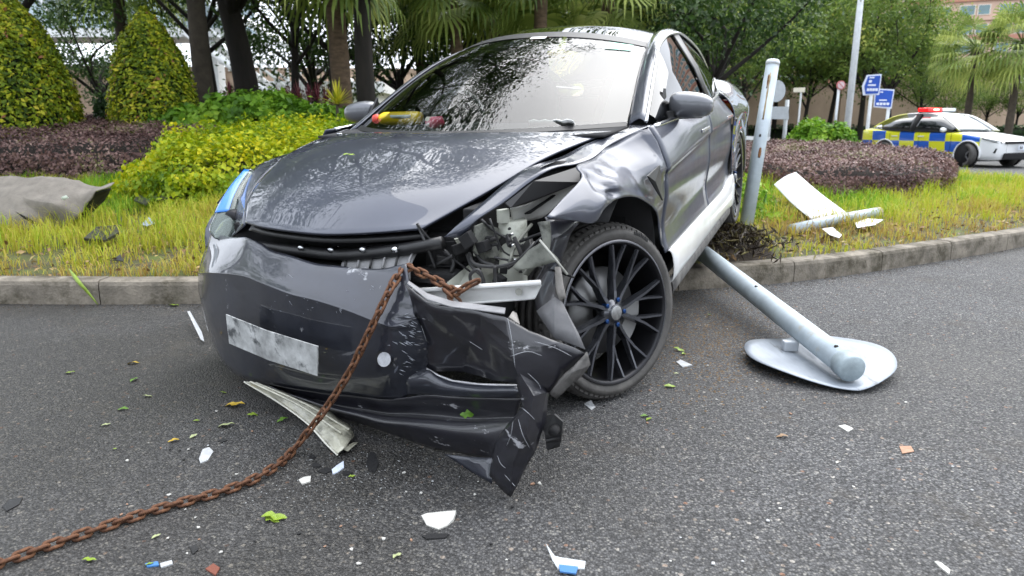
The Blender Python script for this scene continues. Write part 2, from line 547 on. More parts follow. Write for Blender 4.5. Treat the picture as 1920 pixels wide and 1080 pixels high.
RUBBER = mat('tyre_rubber', (0.070, 0.066, 0.062), 0.68, var=0.35, vscale=12, bump=0.2, bscale=120, alt=(0.10, 0.095, 0.085), altscale=5, altlo=0.56, altsharp=0.2)
RIMM = mat('gunmetal_rim', (0.075, 0.078, 0.09), 0.26, metal=0.75, var=0.2, vscale=12, coat=0.6, coatr=0.08)
RIMD = mat('dark_rim_barrel', (0.018, 0.018, 0.021), 0.35, metal=0.6)
BLUEM = mat('blue_lug', (0.012, 0.05, 0.17), 0.3, metal=0.7)
WGLASS = glassmat('windscreen_glass', (0.86, 0.93, 0.89), ior=1.68)
SGLASS = glassmat('side_window_glass', (0.13, 0.16, 0.15), ior=1.75)
RGLASS = glassmat('roof_glass', (0.02, 0.022, 0.022), ior=1.55)
LENS = glassmat('headlamp_lens', (0.75, 0.80, 0.76), ior=1.6, body=0.45, bodycol=(0.22, 0.27, 0.25))
BLUEF = mat('blue_film', (0.0, 0.17, 0.62), 0.25, coat=0.8, var=0.15, vscale=6)
DARKIN = mat('dark_cabin_fabric', (0.018, 0.018, 0.020), 0.85, var=0.2)
CREAM = mat('pale_cabin_trim', (0.10, 0.10, 0.10), 0.8, var=0.2)
TAIL = mat('red_tail_lamp', (0.45, 0.015, 0.015), 0.12, coat=1.0)

car = empty('wrecked_car')
car.matrix_world = Matrix([[CAR_R[i][1], CAR_R[i][0], CAR_R[i][2], CAR_T[i]] for i in range(3)] + [[0, 0, 0, 1]])
tag(car, 'dark grey crashed sedan with torn front bumper, its tail up on the verge', 'car')

def sw(V):
    return [(p[1], p[0], p[2]) for p in V]

def cm(name, V, F, m, parent=car, **k):
    return mk(name, sw(V), F, m, parent, **k)

def cpatch(name, G, nu, nv, m, parent=car, thick=0.004, **k):
    S = catgrid(G, nu, nv)
    return cm(name, S.reshape(-1, 3), gridfaces(nu, nv), m, parent, thick=thick, **k)

def loft(name, curves, n, m, rows=None, parent=car, thick=0.004, **k):
    """smooth panel through several curves, each evenly resampled"""
    G = np.stack([arclen(c, n) for c in curves], 0)
    r = rows or (4 * (len(curves) - 1) + 1)
    S = np.stack([crom(G[:, j], r) for j in range(n)], 1)
    return cm(name, S.reshape(-1, 3), gridfaces(r, n), m, parent, thick=thick, **k)

def mir(P): return [(p[0], -p[1], p[2]) for p in P]

def rumple(S, amp, sc, seed=0.0):
    """knead a point grid with smooth noise"""
    out = np.array(S, float)
    for idx in np.ndindex(out.shape[:-1]):
        p = Vector(out[idx]) * sc + Vector((seed, seed * 2.1, -seed))
        out[idx] += amp * np.array(noise.noise_vector(p))
    return out

# bonnet
HOOD = [
 [(.30,-.447,.69),(.245,-.30,.69),(.215,-.12,.69),(.213,0.0,.69),(.24,.10,.69),(.275,.22,.695),(.311,.33,.703)],
 [(.50,-.60,.755),(.46,-.42,.787),(.44,-.2,.801),(.435,0,.805),(.44,.17,.803),(.47,.32,.797),(.52,.46,.786)],
 [(.78,-.70,.845),(.74,-.5,.872),(.71,-.25,.888),(.70,0,.893),(.71,.2,.892),(.74,.40,.883),(.78,.57,.867)],
 [(1.0,-.73,.895),(.93,-.51,.919),(.88,-.25,.931),(.85,0,.935),(.87,.22,.934),(.93,.45,.925),(1.0,.645,.908)],
 [(1.25,-.745,.930),(1.11,-.51,.945),(1.03,-.25,.951),(.985,0,.952),(1.01,.25,.951),(1.08,.48,.946),(1.24,.715,.932)]]
hoodg = rumple(catgrid(HOOD, 33, 41), 0.0022, 4.0)
hood = cm('bonnet', hoodg.reshape(-1, 3), gridfaces(33, 41), PAINT, thick=0.012, off=0.0, bevel=0.004)
# black rubber seal and inner skin under the bonnet lip
lip = arclen([(p[0] + .012, p[1], p[2] - .030) for p in HOOD[0]], 30)
lipb = arclen([(p[0] + .035, p[1], p[2] - .012) for p in HOOD[0]], 30)
lipc = arclen([(p[0] + .09, p[1] * 1.02, p[2] - .055) for p in HOOD[0]], 30)
S = np.stack([lipb, lip, lipc], 0)
cm('bonnet_seal', S.reshape(-1, 3), gridfaces(3, 30), BLACKP, hood, thick=0.004)

# windscreen and glass roof
def screen(Ed, Ce, n, nv, exx=2.0, exz=2.3):
    E_, C_ = crom(Ed, n), crom(Ce, n)
    S = np.zeros((n, nv, 3))
    for j, s in enumerate(np.linspace(-1, 1, nv)):
        a = abs(s)
        S[:, j, 0] = C_[:, 0] + (E_[:, 0] - C_[:, 0]) * a ** exx
        S[:, j, 1] = E_[:, 1] * s
        S[:, j, 2] = C_[:, 2] + (E_[:, 2] - C_[:, 2]) * a ** exz
    return S
ED = [(1.42,.722,.940),(1.765,.672,1.108),(2.078,.625,1.235),(2.332,.585,1.310)]
CE = [(1.00,0,.945),(1.38,0,1.130),(1.75,0,1.278),(2.12,0,1.388)]
WS = screen(ED, CE, 21, 31)
glass = cm('windscreen', WS.reshape(-1, 3), gridfaces(21, 31), WGLASS, thick=0)
RE = [(2.338,.585,1.311),(2.66,.555,1.368),(3.05,.545,1.362),(3.4,.535,1.295),(3.75,.53,1.185),(4.08,.52,1.075)]
RC = [(2.13,0,1.390),(2.55,0,1.440),(3.0,0,1.436),(3.42,0,1.360),(3.85,0,1.225),(4.22,0,1.085)]
RS = screen(RE, RC, 25, 25)
cm('glass_roof', RS.reshape(-1, 3), gridfaces(25, 25), RGLASS, thick=0)
# black frit band round the windscreen
def band(name, S, rows, m, lift=0.002, parent=car):
    cm(name, (S[rows] + np.array([-lift, 0, lift])).reshape(-1, 3), gridfaces(S[rows].shape[0], S.shape[1]), m, parent, thick=0)
band('black_border', screen([ED[0], ED[0] + (np.array(ED[1]) - ED[0]) * .10], [CE[0], CE[0] + (np.array(CE[1]) - CE[0]) * .075], 3, 31), slice(0, 3), BLACKP, parent=glass)
band('header_band', screen([(2.24,.60,1.2845), ED[3]], [(2.02,0,1.3600), CE[3]], 3, 31), slice(0, 3), BLACKP, parent=glass)

for sl in (slice(0, 3), slice(28, 31)):
    Sb = WS[:, sl] + np.array([.004, 0, -.004]); cm('side_border', Sb.reshape(-1, 3), gridfaces(21, 3), BLACKP, glass, thick=0)
# roof pillars and rails, side windows, belt line: left side read from the photo, right side mirrored
OL = [pc(1209,228,y=.815), pc(1228,115,y=.735), pc(1232,90,y=.715), pc(1243,72.6,y=.695), pc(1256,64,y=.68), pc(1273,63,y=.675),
      pc(1292,77,y=.675), pc(1309,96,y=.685), pc(1322,122,y=.695), pc(1328,141,y=.70)]
EL = [(1.424,.728,.940)] + ED[1:] + RE[1:]
BELT = [(1.40,.845,.945),(1.8,.868,.955),(2.4,.873,.965),(3.0,.85,.985),(3.5,.785,1.012),(3.80,.712,1.075)]
def side(sgn):
    f = (lambda P: P) if sgn > 0 else mir
    g = 'left' if sgn > 0 else 'right'
    OO = OL if sgn > 0 else [tuple(np.array(a) * .5 + np.array(b) * .5 - [0, 0, .035]) for a, b in zip(arclen(OL, 10), arclen(EL, 10))]
    mid = [((a[0] + b[0]) / 2, (a[1] + b[1]) / 2 + .012, (a[2] + b[2]) / 2 + (.022 if sgn > 0 else .006)) for a, b in zip(arclen(EL, 24), arclen(OO, 24))]
    edge = [(p[0], p[1] + .004, p[2] + .004) for p in arclen(EL, 24)]
    loft('roof_pillar', [f(edge), f(mid), f([tuple(p) for p in OO])], 44, PAINT, rows=9, thick=0.006)
    # window in two panes split by the door post
    top = arclen(OO, 60); bot = arclen(BELT, 60)
    for a, b_, nm in ((2, 31, 'side_window'), (33, 58, 'side_window')):
        G = np.stack([top[a:b_], (top[a:b_] + bot[a:b_]) / 2 + [0, .018, 0], bot[a:b_]], 0) - [0, .008, 0]
        G[:, :, 1] *= sgn
        S = np.stack([crom(G[:, j], 7) for j in range(G.shape[1])], 1)
        cm(nm, S.reshape(-1, 3), gridfaces(7, G.shape[1]), SGLASS, thick=0)
    G = np.stack([top[30:35], (top[30:35] + bot[30:35]) / 2 + [0, .02, 0], bot[30:35]], 0); G[:, :, 1] *= sgn
    cm('door_post', G.reshape(-1, 3), gridfaces(3, 5), BLACKP, thick=0.006)
    V, F = tube(f([(p[0], p[1] + .006, p[2]) for p in arclen(OO, 50)]), 0.0085, 6); cm('window_trim', V, F, CHROME)
    V, F = tube(f([(p[0], p[1] + .008, p[2] - .004) for p in arclen(BELT, 40)]), 0.011, 6); cm('window_trim', V, F, CHROME)
    # doors
    st = [(1.316, 2.405, 'front_door'), (2.413, 3.30, 'rear_door')]
    bx = np.array([p[0] for p in BELT]); by = np.array([p[1] for p in BELT]); bz = np.array([p[2] for p in BELT])
    def col(x):
        b0 = (x, np.interp(x, bx, by), np.interp(x, bx, bz))
        zc = np.interp(x, [1.3, 2.4, 3.3, 4.4], [.775, .825, .85, .86])
        return [b0, (x, b0[1] + .038, b0[2] - .055), (x, .930, zc), (x, .917, zc - .03), (x, .922, .66), (x, .906, .53), (x, .915, .455), (x, .928, .405)]
    for a, b_, nm in st:
        G = np.array([col(x) for x in np.linspace(a, b_, 7)]); G[:, :, 1] *= sgn
        dr = cpatch(nm, G.transpose(1, 0, 2), 36, 17, PAINTD, thick=0.008)
        hx = b_ - .17
        V, F = box(hx - .11, hx + .11, .928 * sgn, .936 * sgn, .842, .862); cm('door_handle', V, F, CHROME, dr, smooth=False, bevel=.004)
    # rear quarter with wheel arch
    sx = [3.308,3.36,3.45,3.58,3.715,3.85,3.99,4.08,4.20,4.38,4.55,4.66]
    bt = [.405,.45,.565,.665,.70,.672,.58,.45,.36,.36,.38,.42]
    tpx = [(3.3,.822,1.0),(3.5,.785,1.012),(3.80,.712,1.075),(4.1,.69,1.055),(4.4,.64,1.03),(4.6,.57,1.01)]
    cols = []
    for x, zb in zip(sx, bt):
        ty = np.interp(x, [p[0] for p in tpx], [p[1] for p in tpx]); tz = np.interp(x, [p[0] for p in tpx], [p[2] for p in tpx])
        w = .935 - max(0, x - 4.10) ** 1.5 * .42
        cols.append([(x, ty, tz), (x, ty + (w - ty) * .55, tz - .045), (x, w, .86), (x, w - .008, max(zb + .10, .70)), (x, w, zb + .02), (x, w - .012, zb)])
    G = np.array(cols); G[:, :, 1] *= sgn
    cpatch('rear_quarter', G.transpose(1, 0, 2), 22, 40, PAINT, thick=0.008)
    # side skirt
    G = np.array([[(x, .918, .404), (x, .945, .395), (x, .958, .33), (x, .952, .265), (x, .925, .255)] for x in np.linspace(1.37, 3.33, 6)])
    G[-1, :, 2] += [.05, .05, .03, -.02, -.02]
    G[:, :, 1] *= sgn
    cpatch('side_skirt', G.transpose(1, 0, 2), 15, 18, WHITEP, thick=0.005)
    G = np.array([[(x, .935, .257), (x, .948, .235), (x, .94, .185), (x, .88, .17)] for x in np.linspace(1.40, 3.22, 6)])
    G[:, :, 1] *= sgn
    cpatch('skirt_lip', G.transpose(1, 0, 2), 10, 14, SCUFF, thick=0.005)
    # tail lamp
    G = np.array([[(4.38, .87, .86), (4.48, .82, .875), (4.62, .66, .885)], [(4.40, .875, .76), (4.50, .82, .77), (4.655, .66, .78)]])
    G[:, :, 1] *= sgn
    cpatch('tail_lamp', G, 5, 12, TAIL, thick=0.03)
side(1); side(-1)

# boot lid, rear bumper and underside (seen only from other sides)
G = [[(4.08,-.52,1.075),(4.22,0,1.087),(4.08,.52,1.075)],[(4.35,-.60,1.04),(4.42,0,1.06),(4.35,.60,1.04)],[(4.60,-.56,1.01),(4.66,0,1.04),(4.60,.56,1.01)],
     [(4.64,-.60,.93),(4.69,0,.93),(4.64,.60,.93)]]
cpatch('boot_lid', G, 15, 17, PAINT, thick=.008)
G = [[(4.655,-.70,.92),(4.70,0,.92),(4.655,.70,.92)],[(4.66,-.72,.70),(4.71,0,.70),(4.66,.72,.70)],[(4.64,-.70,.42),(4.69,0,.42),(4.64,.70,.42)]]
cpatch('rear_bumper', G, 9, 13, PAINT, thick=.008)
V, F = join(box(1.3, 4.6, -.84, .84, .17, .22), box(.75, 1.3, -.58, .58, .17, .30))
cm('underbody', V, F, MATTE, smooth=False)

# cabin
def bxo(name, a, m, parent=car, bev=.02, rot=None):
    V, F = box(*a)
    return cm(name, V, F, m, parent, smooth=False, bevel=bev)
G = [[(1.10,-.72,.93),(1.02,0,.938),(1.10,.72,.93)],[(1.55,-.74,.935),(1.5,0,.945),(1.55,.74,.935)],[(1.78,-.72,.90),(1.75,0,.905),(1.78,.72,.90)],[(1.80,-.72,.70),(1.78,0,.70),(1.80,.72,.70)]]
cpatch('dashboard', G, 13, 13, DARKIN, thick=.01)
bxo('cabin_floor', (1.2, 4.3, -.80, .80, .23, .30), DARKIN)
bxo('firewall', (1.20, 1.30, -.80, .80, .22, .90), MATTE)
bxo('rear_bulkhead', (3.75, 3.85, -.72, .72, .25, .98), DARKIN)
def seat(y):
    s = empty('seat', parent=car)
    V, F = box(2.15, 2.75, y - .25, y + .25, .45, .62); cm('cushion', V, F, CREAM, s, smooth=False, bevel=.05)
    G = np.array([[(2.70 + .22 * t, y + dy * w, .55 + .58 * t + .0) for dy in (-1, -.5, 0, .5, 1)] for t, w in ((0, .25), (.4, .26), (.8, .23), (1, .18))])
    cpatch('backrest', G, 13, 9, CREAM, s, thick=.12, bevel=.04)
    V, F = box(2.93, 3.03, y - .13, y + .13, 1.14, 1.30); cm('headrest', V, F, CREAM, s, smooth=False, bevel=.045)
seat(-.38); seat(.38)
a = np.linspace(0, 2 * math.pi, 25)
V, F = tube([(1.86 + .05 * math.sin(t), -.38 + .18 * math.cos(t), .93 + .165 * math.sin(t)) for t in a], .015, 6); cm('steering_wheel', V, F, BLACKP)
V, F = box(1.99, 2.02, -.10, .10, 1.265, 1.335); cm('interior_mirror', V, F, BLACKP, smooth=False, bevel=.012)
def on_screen(ca, ra, cb, rb, lift):
    """small rectangle lying on the inside of the windscreen: column/row fractions"""
    n, nv = WS.shape[:2]
    def at(c, r):
        i, j = r * (n - 1), c * (nv - 1); i0, j0 = min(int(i), n - 2), min(int(j), nv - 2); fi, fj = i - i0, j - j0
        return (WS[i0, j0] * (1 - fi) * (1 - fj) + WS[i0 + 1, j0] * fi * (1 - fj) + WS[i0, j0 + 1] * (1 - fi) * fj + WS[i0 + 1, j0 + 1] * fi * fj) + np.array([.003, 0, -.003]) * lift
    k = 4
    return [at(ca + (cb - ca) * i / k, ra + (rb - ra) * j / k) for j in range(k + 1) for i in range(k + 1)], gridfaces(k + 1, k + 1)
STK = mat('pale_green_paper', (0.50, 0.86, 0.70), 0.7, var=0.08, vscale=30)
STW = mat('white_paper', (0.85, 0.86, 0.84), 0.7)
V, F = on_screen(.865, .74, .955, .865, -1); cm('licence_sticker', V, F, STK, glass, thick=0)
V, F = on_screen(.53, .88, .60, .915, -1); cm('toll_tag', V, F, STW, glass, thick=0)

# outside mirrors
def wing(sgn):
    rings = []
    for t, cy in zip((0, .12, .35, .6, .85, 1.0), (.838, .855, .905, .96, 1.015, 1.042)):
        w = [.55, .85, 1, 1, .86, .45][int(round(t * 5)) if t in (0, 1) else [0, .12, .35, .6, .85, 1.0].index(t)]
        zc = 1.012 - .012 * t; hz = .066 * w * (1.03 - .18 * t); hx = .075 * w
        rings.append([(1.765 + hx * (math.copysign(abs(math.cos(a)) ** .7, math.cos(a)) * (1 if math.cos(a) < 0 else .55)), cy * sgn,
                       zc + hz * math.copysign(abs(math.sin(a)) ** .75, math.sin(a))) for a in np.linspace(0, 2 * math.pi, 20, endpoint=False)])
    V = [p for r in rings for p in r]
    F = gridfaces(6, 20, True) + [tuple(range(20)), tuple(100 + k for k in range(20))]
    w_ = cm('wing_mirror', V, F, mat('grey_mirror_cap', (0.13, 0.135, 0.15), 0.35, metal=0.5, coat=0.7), sub=1)
    V, F = join(tube([(1.78, .865 * sgn, .953), (1.77, .93 * sgn, .955), (1.765, .99 * sgn, .958)], .012, 8),
                prism([(1.66, .845 * sgn), (1.83, .85 * sgn), (1.80, .875 * sgn), (1.70, .872 * sgn)], .945, .985))
    cm('mirror_foot', V, F, BLACKP, w_, smooth=False)
    V, F = prism([(.0, 0), (.13, 0), (.125, .13)], -.006, .006)
    V = [(1.60 + p[0] + .03, (.825 + p[2] - .30 * max(0, p[1] - .0) * .3) * sgn, .955 + p[1]) for p in V]
    cm('mirror_sail', V, F, BLACKP, w_, smooth=False)
wing(1); wing(-1)

# left front wing: headlamp gone, rumpled over the wheel
f0 = [pc(833,444,y=.44), pc(885,399,y=.49), pc(947,345,y=.548), pc(985,318,y=.585), (.86,.628,.876), (1.02,.672,.905), (1.24,.735,.928), (1.36,.78,.935)]
f1 = [pc(866,446,y=.475), pc(893,414,y=.52), pc(947,378,y=.585), pc(989,345,y=.635), pc(1020,324,y=.675), pc(1047,313,y=.70), pc(1080,308,y=.735), pc(1112,296,y=.758), (1.05,.752,.897), (1.20,.792,.922), (1.312,.846,.947)]
fm = [tuple((np.array(a) + b) / 2 + [0, .004, .012]) for a, b in zip(arclen(f0, 12), arclen(f1, 12))]
fend = loft('front_wing', [f0[:8], f1], 40, PAINT, rows=5, thick=.006)
TB = [pc(1025,407,y=.862), pc(1055,373,y=.862), pc(1084,343,y=.860), pc(1091,327,y=.845), pc(1082,311,y=.800), pc(1112,298,y=.775), (1.05,.75,.893), (1.20,.79,.918), (1.312,.845,.944)]
AB = [pc(1026,410,y=.862), pc(1070,413,y=.885), pc(1112,418,y=.91), pc(1132,391,y=.918), pc(1158,373,y=.922), pc(1189,369,y=.925), pc(1215,381,y=.922), pc(1233,401,y=.92), pc(1239,427,y=.918), pc(1240,455,y=.918), pc(1241,468,y=.92)]
n = 60
A_, B_ = arclen(TB, n), arclen(AB, n)
# the rear edge of the wing stands upright along the door
rows = []
for t in np.linspace(0, 1, 19):
    r_ = A_ * (1 - t) + B_ * t
    r_ = r_ + np.array([0, 1, .05]) * (0.030 * math.sin(math.pi * t) * (0.35 + 0.65 * smoothstep(np.linspace(0, 1, n) * 2.2)))[:, None]
    rows.append(r_)
S = np.stack(rows, 0)
u_ = np.linspace(0, 1, n)[None, :]; t_ = np.linspace(0, 1, 19)[:, None]
def dent(S, uc, tc, ru, rt, dy, dz=0, dx=0):
    w = np.exp(-(((u_ - uc) / ru) ** 2 + ((t_ - tc) / rt) ** 2))
    S[..., 1] += dy * w; S[..., 2] += dz * w; S[..., 0] += dx * w
dent(S, .33, .45, .06, .25, -.040); dent(S, .40, .62, .045, .16, .018); dent(S, .26, .70, .05, .2, .014); dent(S, .47, .36, .06, .14, -.022)
dent(S, .36, .80, .03, .10, -.024); dent(S, .41, .50, .018, .08, .016); dent(S, .37, .60, .012, .05, -.018)
S[1:-1, 1:-1] = rumple(S[1:-1, 1:-1], 0.0028, 9, 3.0)
dcz, dcy = [.405, .455, .53, .66, .745, .775, .89, .945], [.928, .915, .906, .922, .917, .930, .883, .845]
wd = smoothstep((np.linspace(0, 1, n) - .55) / .42)[None, :] * np.where(np.linspace(0, 1, n)[None, :] > .97, 1, smoothstep(np.linspace(0, 1, 19)[:, None] * 3))
S[..., 1] = S[..., 1] * (1 - wd) + np.interp(S[..., 2], dcz, dcy) * wd
S[:, -1, 0] = 1.312; S[:, -2, 0] = np.minimum(S[:, -2, 0], 1.305)
low = cm('front_wing', S.reshape(-1, 3), gridfaces(19, n), PAINTD, thick=.005)
# filler between the wing and the door edge, up to the pillar foot
G = [[(1.24,.735,.930),(1.32,.76,.940),(1.42,.735,.945)],[(1.20,.79,.918),(1.312,.842,.942),(1.40,.842,.946)]]
cpatch('pillar_foot', G, 5, 7, PAINT, thick=.006)
# vent behind the wheel
V, F = [pc(1214,330,y=.944), pc(1236,310,y=.944), pc(1242,376,y=.942), pc(1228,340,y=.955)], [(0, 1, 3), (1, 2, 3), (0, 3, 2)]
cm('wing_vent', V, F, BLACKP, low, smooth=False, thick=.006)
# black wheel housing
prof = []
for a in np.linspace(.95, math.pi + .15, 22):
    prof.append((.84 + .44 * -math.cos(a), .33 + .45 * math.sin(a)))
V = [(x, y, z) for x, z in prof for y in (.50, .70, .895)]
F = gridfaces(22, 3)
cm('wheel_housing', V, F, MATTE, thick=.004)
V = [(x, .50, z) for x, z in prof] + [(.84, .50, .30)]
cm('wheel_housing', V, [tuple(range(23))], MATTE, thick=.004, smooth=False)
V = [(x, -y, z) for x, z in prof for y in (.50, .70, .895)]
cm('wheel_housing', V, F, MATTE, thick=.004)
for sg in (1, -1):
    V = [(3.715 + .42 * -math.cos(a), y * sg, .33 + .42 * math.sin(a)) for a in np.linspace(-.1, math.pi + .1, 18) for y in (.55, .90)]
    cm('wheel_housing', V, gridfaces(18, 2), MATTE, thick=.004)

# right front wing, complete
R0 = [(.36,-.50,.708),(.50,-.615,.748),(.78,-.715,.840),(1.0,-.745,.892),(1.25,-.76,.926),(1.40,-.79,.938)]
R1 = [pc(446,372,y=-.765),pc(476,318,y=-.85),pc(508,300,y=-.845),pc(549,285,y=-.83),pc(590,267,y=-.815),pc(655,243,y=-.80)]
R1 = [tuple(p) for p in R1]
R2 = [(.60,-.87,.70),(.82,-.905,.77),(1.0,-.915,.80),(1.15,-.92,.81),(1.28,-.92,.80),(1.316,-.915,.80)]
R3 = [(.47,-.885,.50),(.53,-.915,.61),(.72,-.925,.715),(.95,-.925,.715),(1.20,-.922,.60),(1.316,-.92,.41)]
loft('front_wing', [R0, R1], 30, PAINT, rows=7, thick=.005)
loft('front_wing', [R1[1:], R2, R3], 30, PAINT, rows=11, thick=.005)

# right headlamp with a strip of blue film at the top
ho = [pc(471,317,y=-.872), pc(441,347,y=-.855), pc(416,380,y=-.835), pc(398,412,y=-.815), pc(393,432,y=-.785), pc(404,446,y=-.745)]
hi = [pc(475,320,y=-.85), pc(458,348,y=-.80), pc(446,378,y=-.755), pc(441,405,y=-.72), pc(440,428,y=-.70), pc(430,448,y=-.70)]
hm_ = [tuple((np.array(a) + b) / 2 + np.array([-.022, -.012, .004])) for a, b in zip(ho, hi)]
HG = catgrid(np.stack([np.array(ho), np.array(hm_), np.array(hi)], 1), 31, 9)
hl = cm('headlamp', HG.reshape(-1, 3), gridfaces(31, 9), LENS, thick=.003)
k = 17
cm('blue_film', (HG[:k, 3:8] + np.array([-.006, -.006, .003])).reshape(-1, 3), gridfaces(k, 5), BLUEF, hl, thick=.002)
cm('lamp_bowl', (HG[13:30, :] + np.array([.055, .02, 0])).reshape(-1, 3), gridfaces(17, 9), mat('lamp_bowl', (0.10, 0.11, 0.11), 0.3, metal=0.6), hl, thick=.003)
V, F = lathe([(-.012, .001), (-.014, .028), (0, .036), (.03, .036)], 18)
ctr = np.array(pc(424, 412, y=-.74)); V = [(p[0] + ctr[0] + .03, p[1] + ctr[1], p[2] + ctr[2]) for p in V]
cm('projector', V, F, RIMD, hl)
# piece of wing between headlamp and bonnet
hb = [(.79,-.72,.842), (.62,-.665,.795), (.50,-.612,.748), (.42,-.555,.724), (.36,-.505,.705), (.33,-.48,.672)]
loft('wing_nose', [hi, hb], 24, PAINT, rows=7, thick=.004)
# side of the nose outside the headlamp
sd0 = [(.86,-.905,.79), (.70,-.90,.745), (.58,-.885,.69), (.52,-.872,.63), (.50,-.862,.58), (.50,-.855,.54)]
loft('wing_side', [ho, sd0], 20, PAINT, rows=5, thick=.004)
# ---------------------------------------------------------------- front bumper skin, hanging
def pg(rows):
    return np.array([[pc(u, v, x=x) for (u, v, x) in r] for r in rows])
T_ = [(396,438,.46),(418,447,.40),(440,449,.34),(462,449,.29),(489,461,.25),(510,474,.22),(547,484,.19),(589,497,.17),(631,503,.16),(672,508,.155),(714,509,.15),(745,503,.145),(762,499,.14)]
C_ = [(373,510,.40),(390,508,.30),(420,509,.235),(458,513,.185),(482,522,.155),(506,532,.13),(547,547,.10),(589,558,.085),(641,574,.07),(680,588,.062),(704,597,.058),(738,606,.055),(779,592,.075)]
M_ = [(373,548,.41),(386,578,.31),(412,605,.25),(440,628,.21),(470,640,.18),(500,650,.155),(545,660,.125),(590,670,.105),(640,680,.088),(690,690,.080),(725,692,.075),(765,678,.080),(804,645,.105)]
B_ = [(380,575,.44),(394,630,.36),(422,684,.30),(455,708,.25),(486,716,.22),(520,722,.20),(565,730,.18),(605,736,.16),(650,740,.145),(690,745,.135),(725,748,.125),(762,742,.118),(801,692,.115)]
TC = [(a[0] * .5 + b[0] * .5, a[1] * .5 + b[1] * .5, a[2] * .45 + b[2] * .55) for a, b in zip(T_, C_)]
CC = [(a[0] * .84 + b[0] * .16, a[1] * .84 + b[1] * .16, a[2] - .002) for a, b in zip(C_, M_)]
T0 = [(a[0] + 2, a[1] - 4, a[2] + .035) for a in T_]
bgrid = catgrid(pg([T0, T_, TC, C_, CC, M_, B_]), 46, 70)
bgrid = rumple(bgrid, 0.0018, 6, 1.0)
# scraped and buckled where the chain bears on it
for i in range(46):
    for j in range(70):
        y = bgrid[i, j, 1]
        w = math.exp(-((y - .40) / .05) ** 2 - ((bgrid[i, j, 2] - .40) / .14) ** 2)
        bgrid[i, j, 0] += 0.006 * w * math.sin(bgrid[i, j, 2] * 190)
bump_o = cm('bumper_skin', bgrid.reshape(-1, 3), gridfaces(46, 70), BUMPM, thick=.0045)

# lower lip
LB = [(486,716,.222),(565,730,.182),(650,740,.147),(725,748,.127),(794,741,.10),(860,744,.08),(920,746,.055),(978,746,.03)]
LC = [(498,721,.26),(570,743,.215),(655,763,.18),(728,773,.155),(801,776,.13),(870,782,.105),(925,783,.075),(966,782,.05)]
LR = [(502,722,.23),(572,746,.185),(657,769,.145),(727,782,.118),(799,789,.090),(868,794,.065),(922,795,.040),(962,793,.02)]
LE = [(505,725,.21),(575,752,.165),(660,779,.128),(723,796,.100),(794,806,.072),(865,817,.045),(912,826,.025),(931,831,.015)]
LU = [(515,730,.30),(588,764,.24),(670,792,.20),(738,815,.16),(806,838,.115),(868,851,.085),(910,858,.06),(926,861,.03)]
lgrid = rumple(catgrid(pg([LB, LC, LR, LE, LU]), 29, 50), 0.003, 8, 2.0)
cm('bumper_lip', lgrid.reshape(-1, 3), gridfaces(29, 50), RAWB, bump_o, thick=.004)
# bar under the side opening
OA = [(762,700,.112),(800,691,.112),(822,704,.11),(848,714,.10),(900,721,.08),(975,723,.03)]
OB = [(764,741,.118),(796,740,.10),(822,742,.095),(848,743,.085),(900,745,.062),(979,746,.028)]
OM = [((a[0] + b[0]) / 2, (a[1] + b[1]) / 2, (a[2] + b[2]) / 2 - .022) for a, b in zip(OA, OB)]
OI = [(a[0], a[1] + 2, a[2] + .05) for a in OA]
cm('bumper_bar', catgrid(pg([OI, OA, OM, OB]), 13, 30).reshape(-1, 3), gridfaces(13, 30), BUMPM, bump_o, thick=.004)
V, F = tube([pc(u, v, x=x - .004) for u, v, x in OA[1:]], .0035, 6); cm('opening_edge', V, F, mat('bright_edge', (.5, .5, .52), .3, metal=.3), bump_o)
# silver slat inside the opening
V, F = [pc(797,684,x=.20), pc(880,684,x=.17), pc(872,688,x=.17), pc(803,690,x=.20)], [(0, 1, 2, 3)]
cm('opening_slat', V, F, mat('pale_slat', (.55, .53, .48), .5), bump_o, thick=.004, smooth=False)

def shard(name, pts, faces, m, amp=.006, sc=9, cuts=3, thick=.004, parent=None, seed=0., smooth=False, sharp=True):
    """crumpled sheet: measured corner points joined by faces, then finely divided and kneaded"""
    me = mesh(name, sw([pc(u, v, x=x) for u, v, x in pts]), faces, m, False)
    bm = bmesh.new(); bm.from_mesh(me)
    bmesh.ops.triangulate(bm, faces=bm.faces)
    bmesh.ops.subdivide_edges(bm, edges=bm.edges, cuts=cuts, use_grid_fill=True)
    for v_ in bm.verts:
        q = v_.co * sc + Vector((seed, -seed, seed * .7))
        v_.co += amp * Vector(noise.noise_vector(q)) + amp * .4 * Vector(noise.noise_vector(q * 2.7))
    bmesh.ops.recalc_face_normals(bm, faces=bm.faces)
    for f in bm.faces: f.smooth = True
    if sharp:
        for e in bm.edges:
            if len(e.link_faces) == 2 and e.calc_face_angle(0) > .35: e.smooth = False
    bm.to_mesh(me); bm.free()
    o = link(name, me, parent or car)
    md = o.modifiers.new('thick', 'SOLIDIFY'); md.thickness = thick; md.offset = 0
    return o
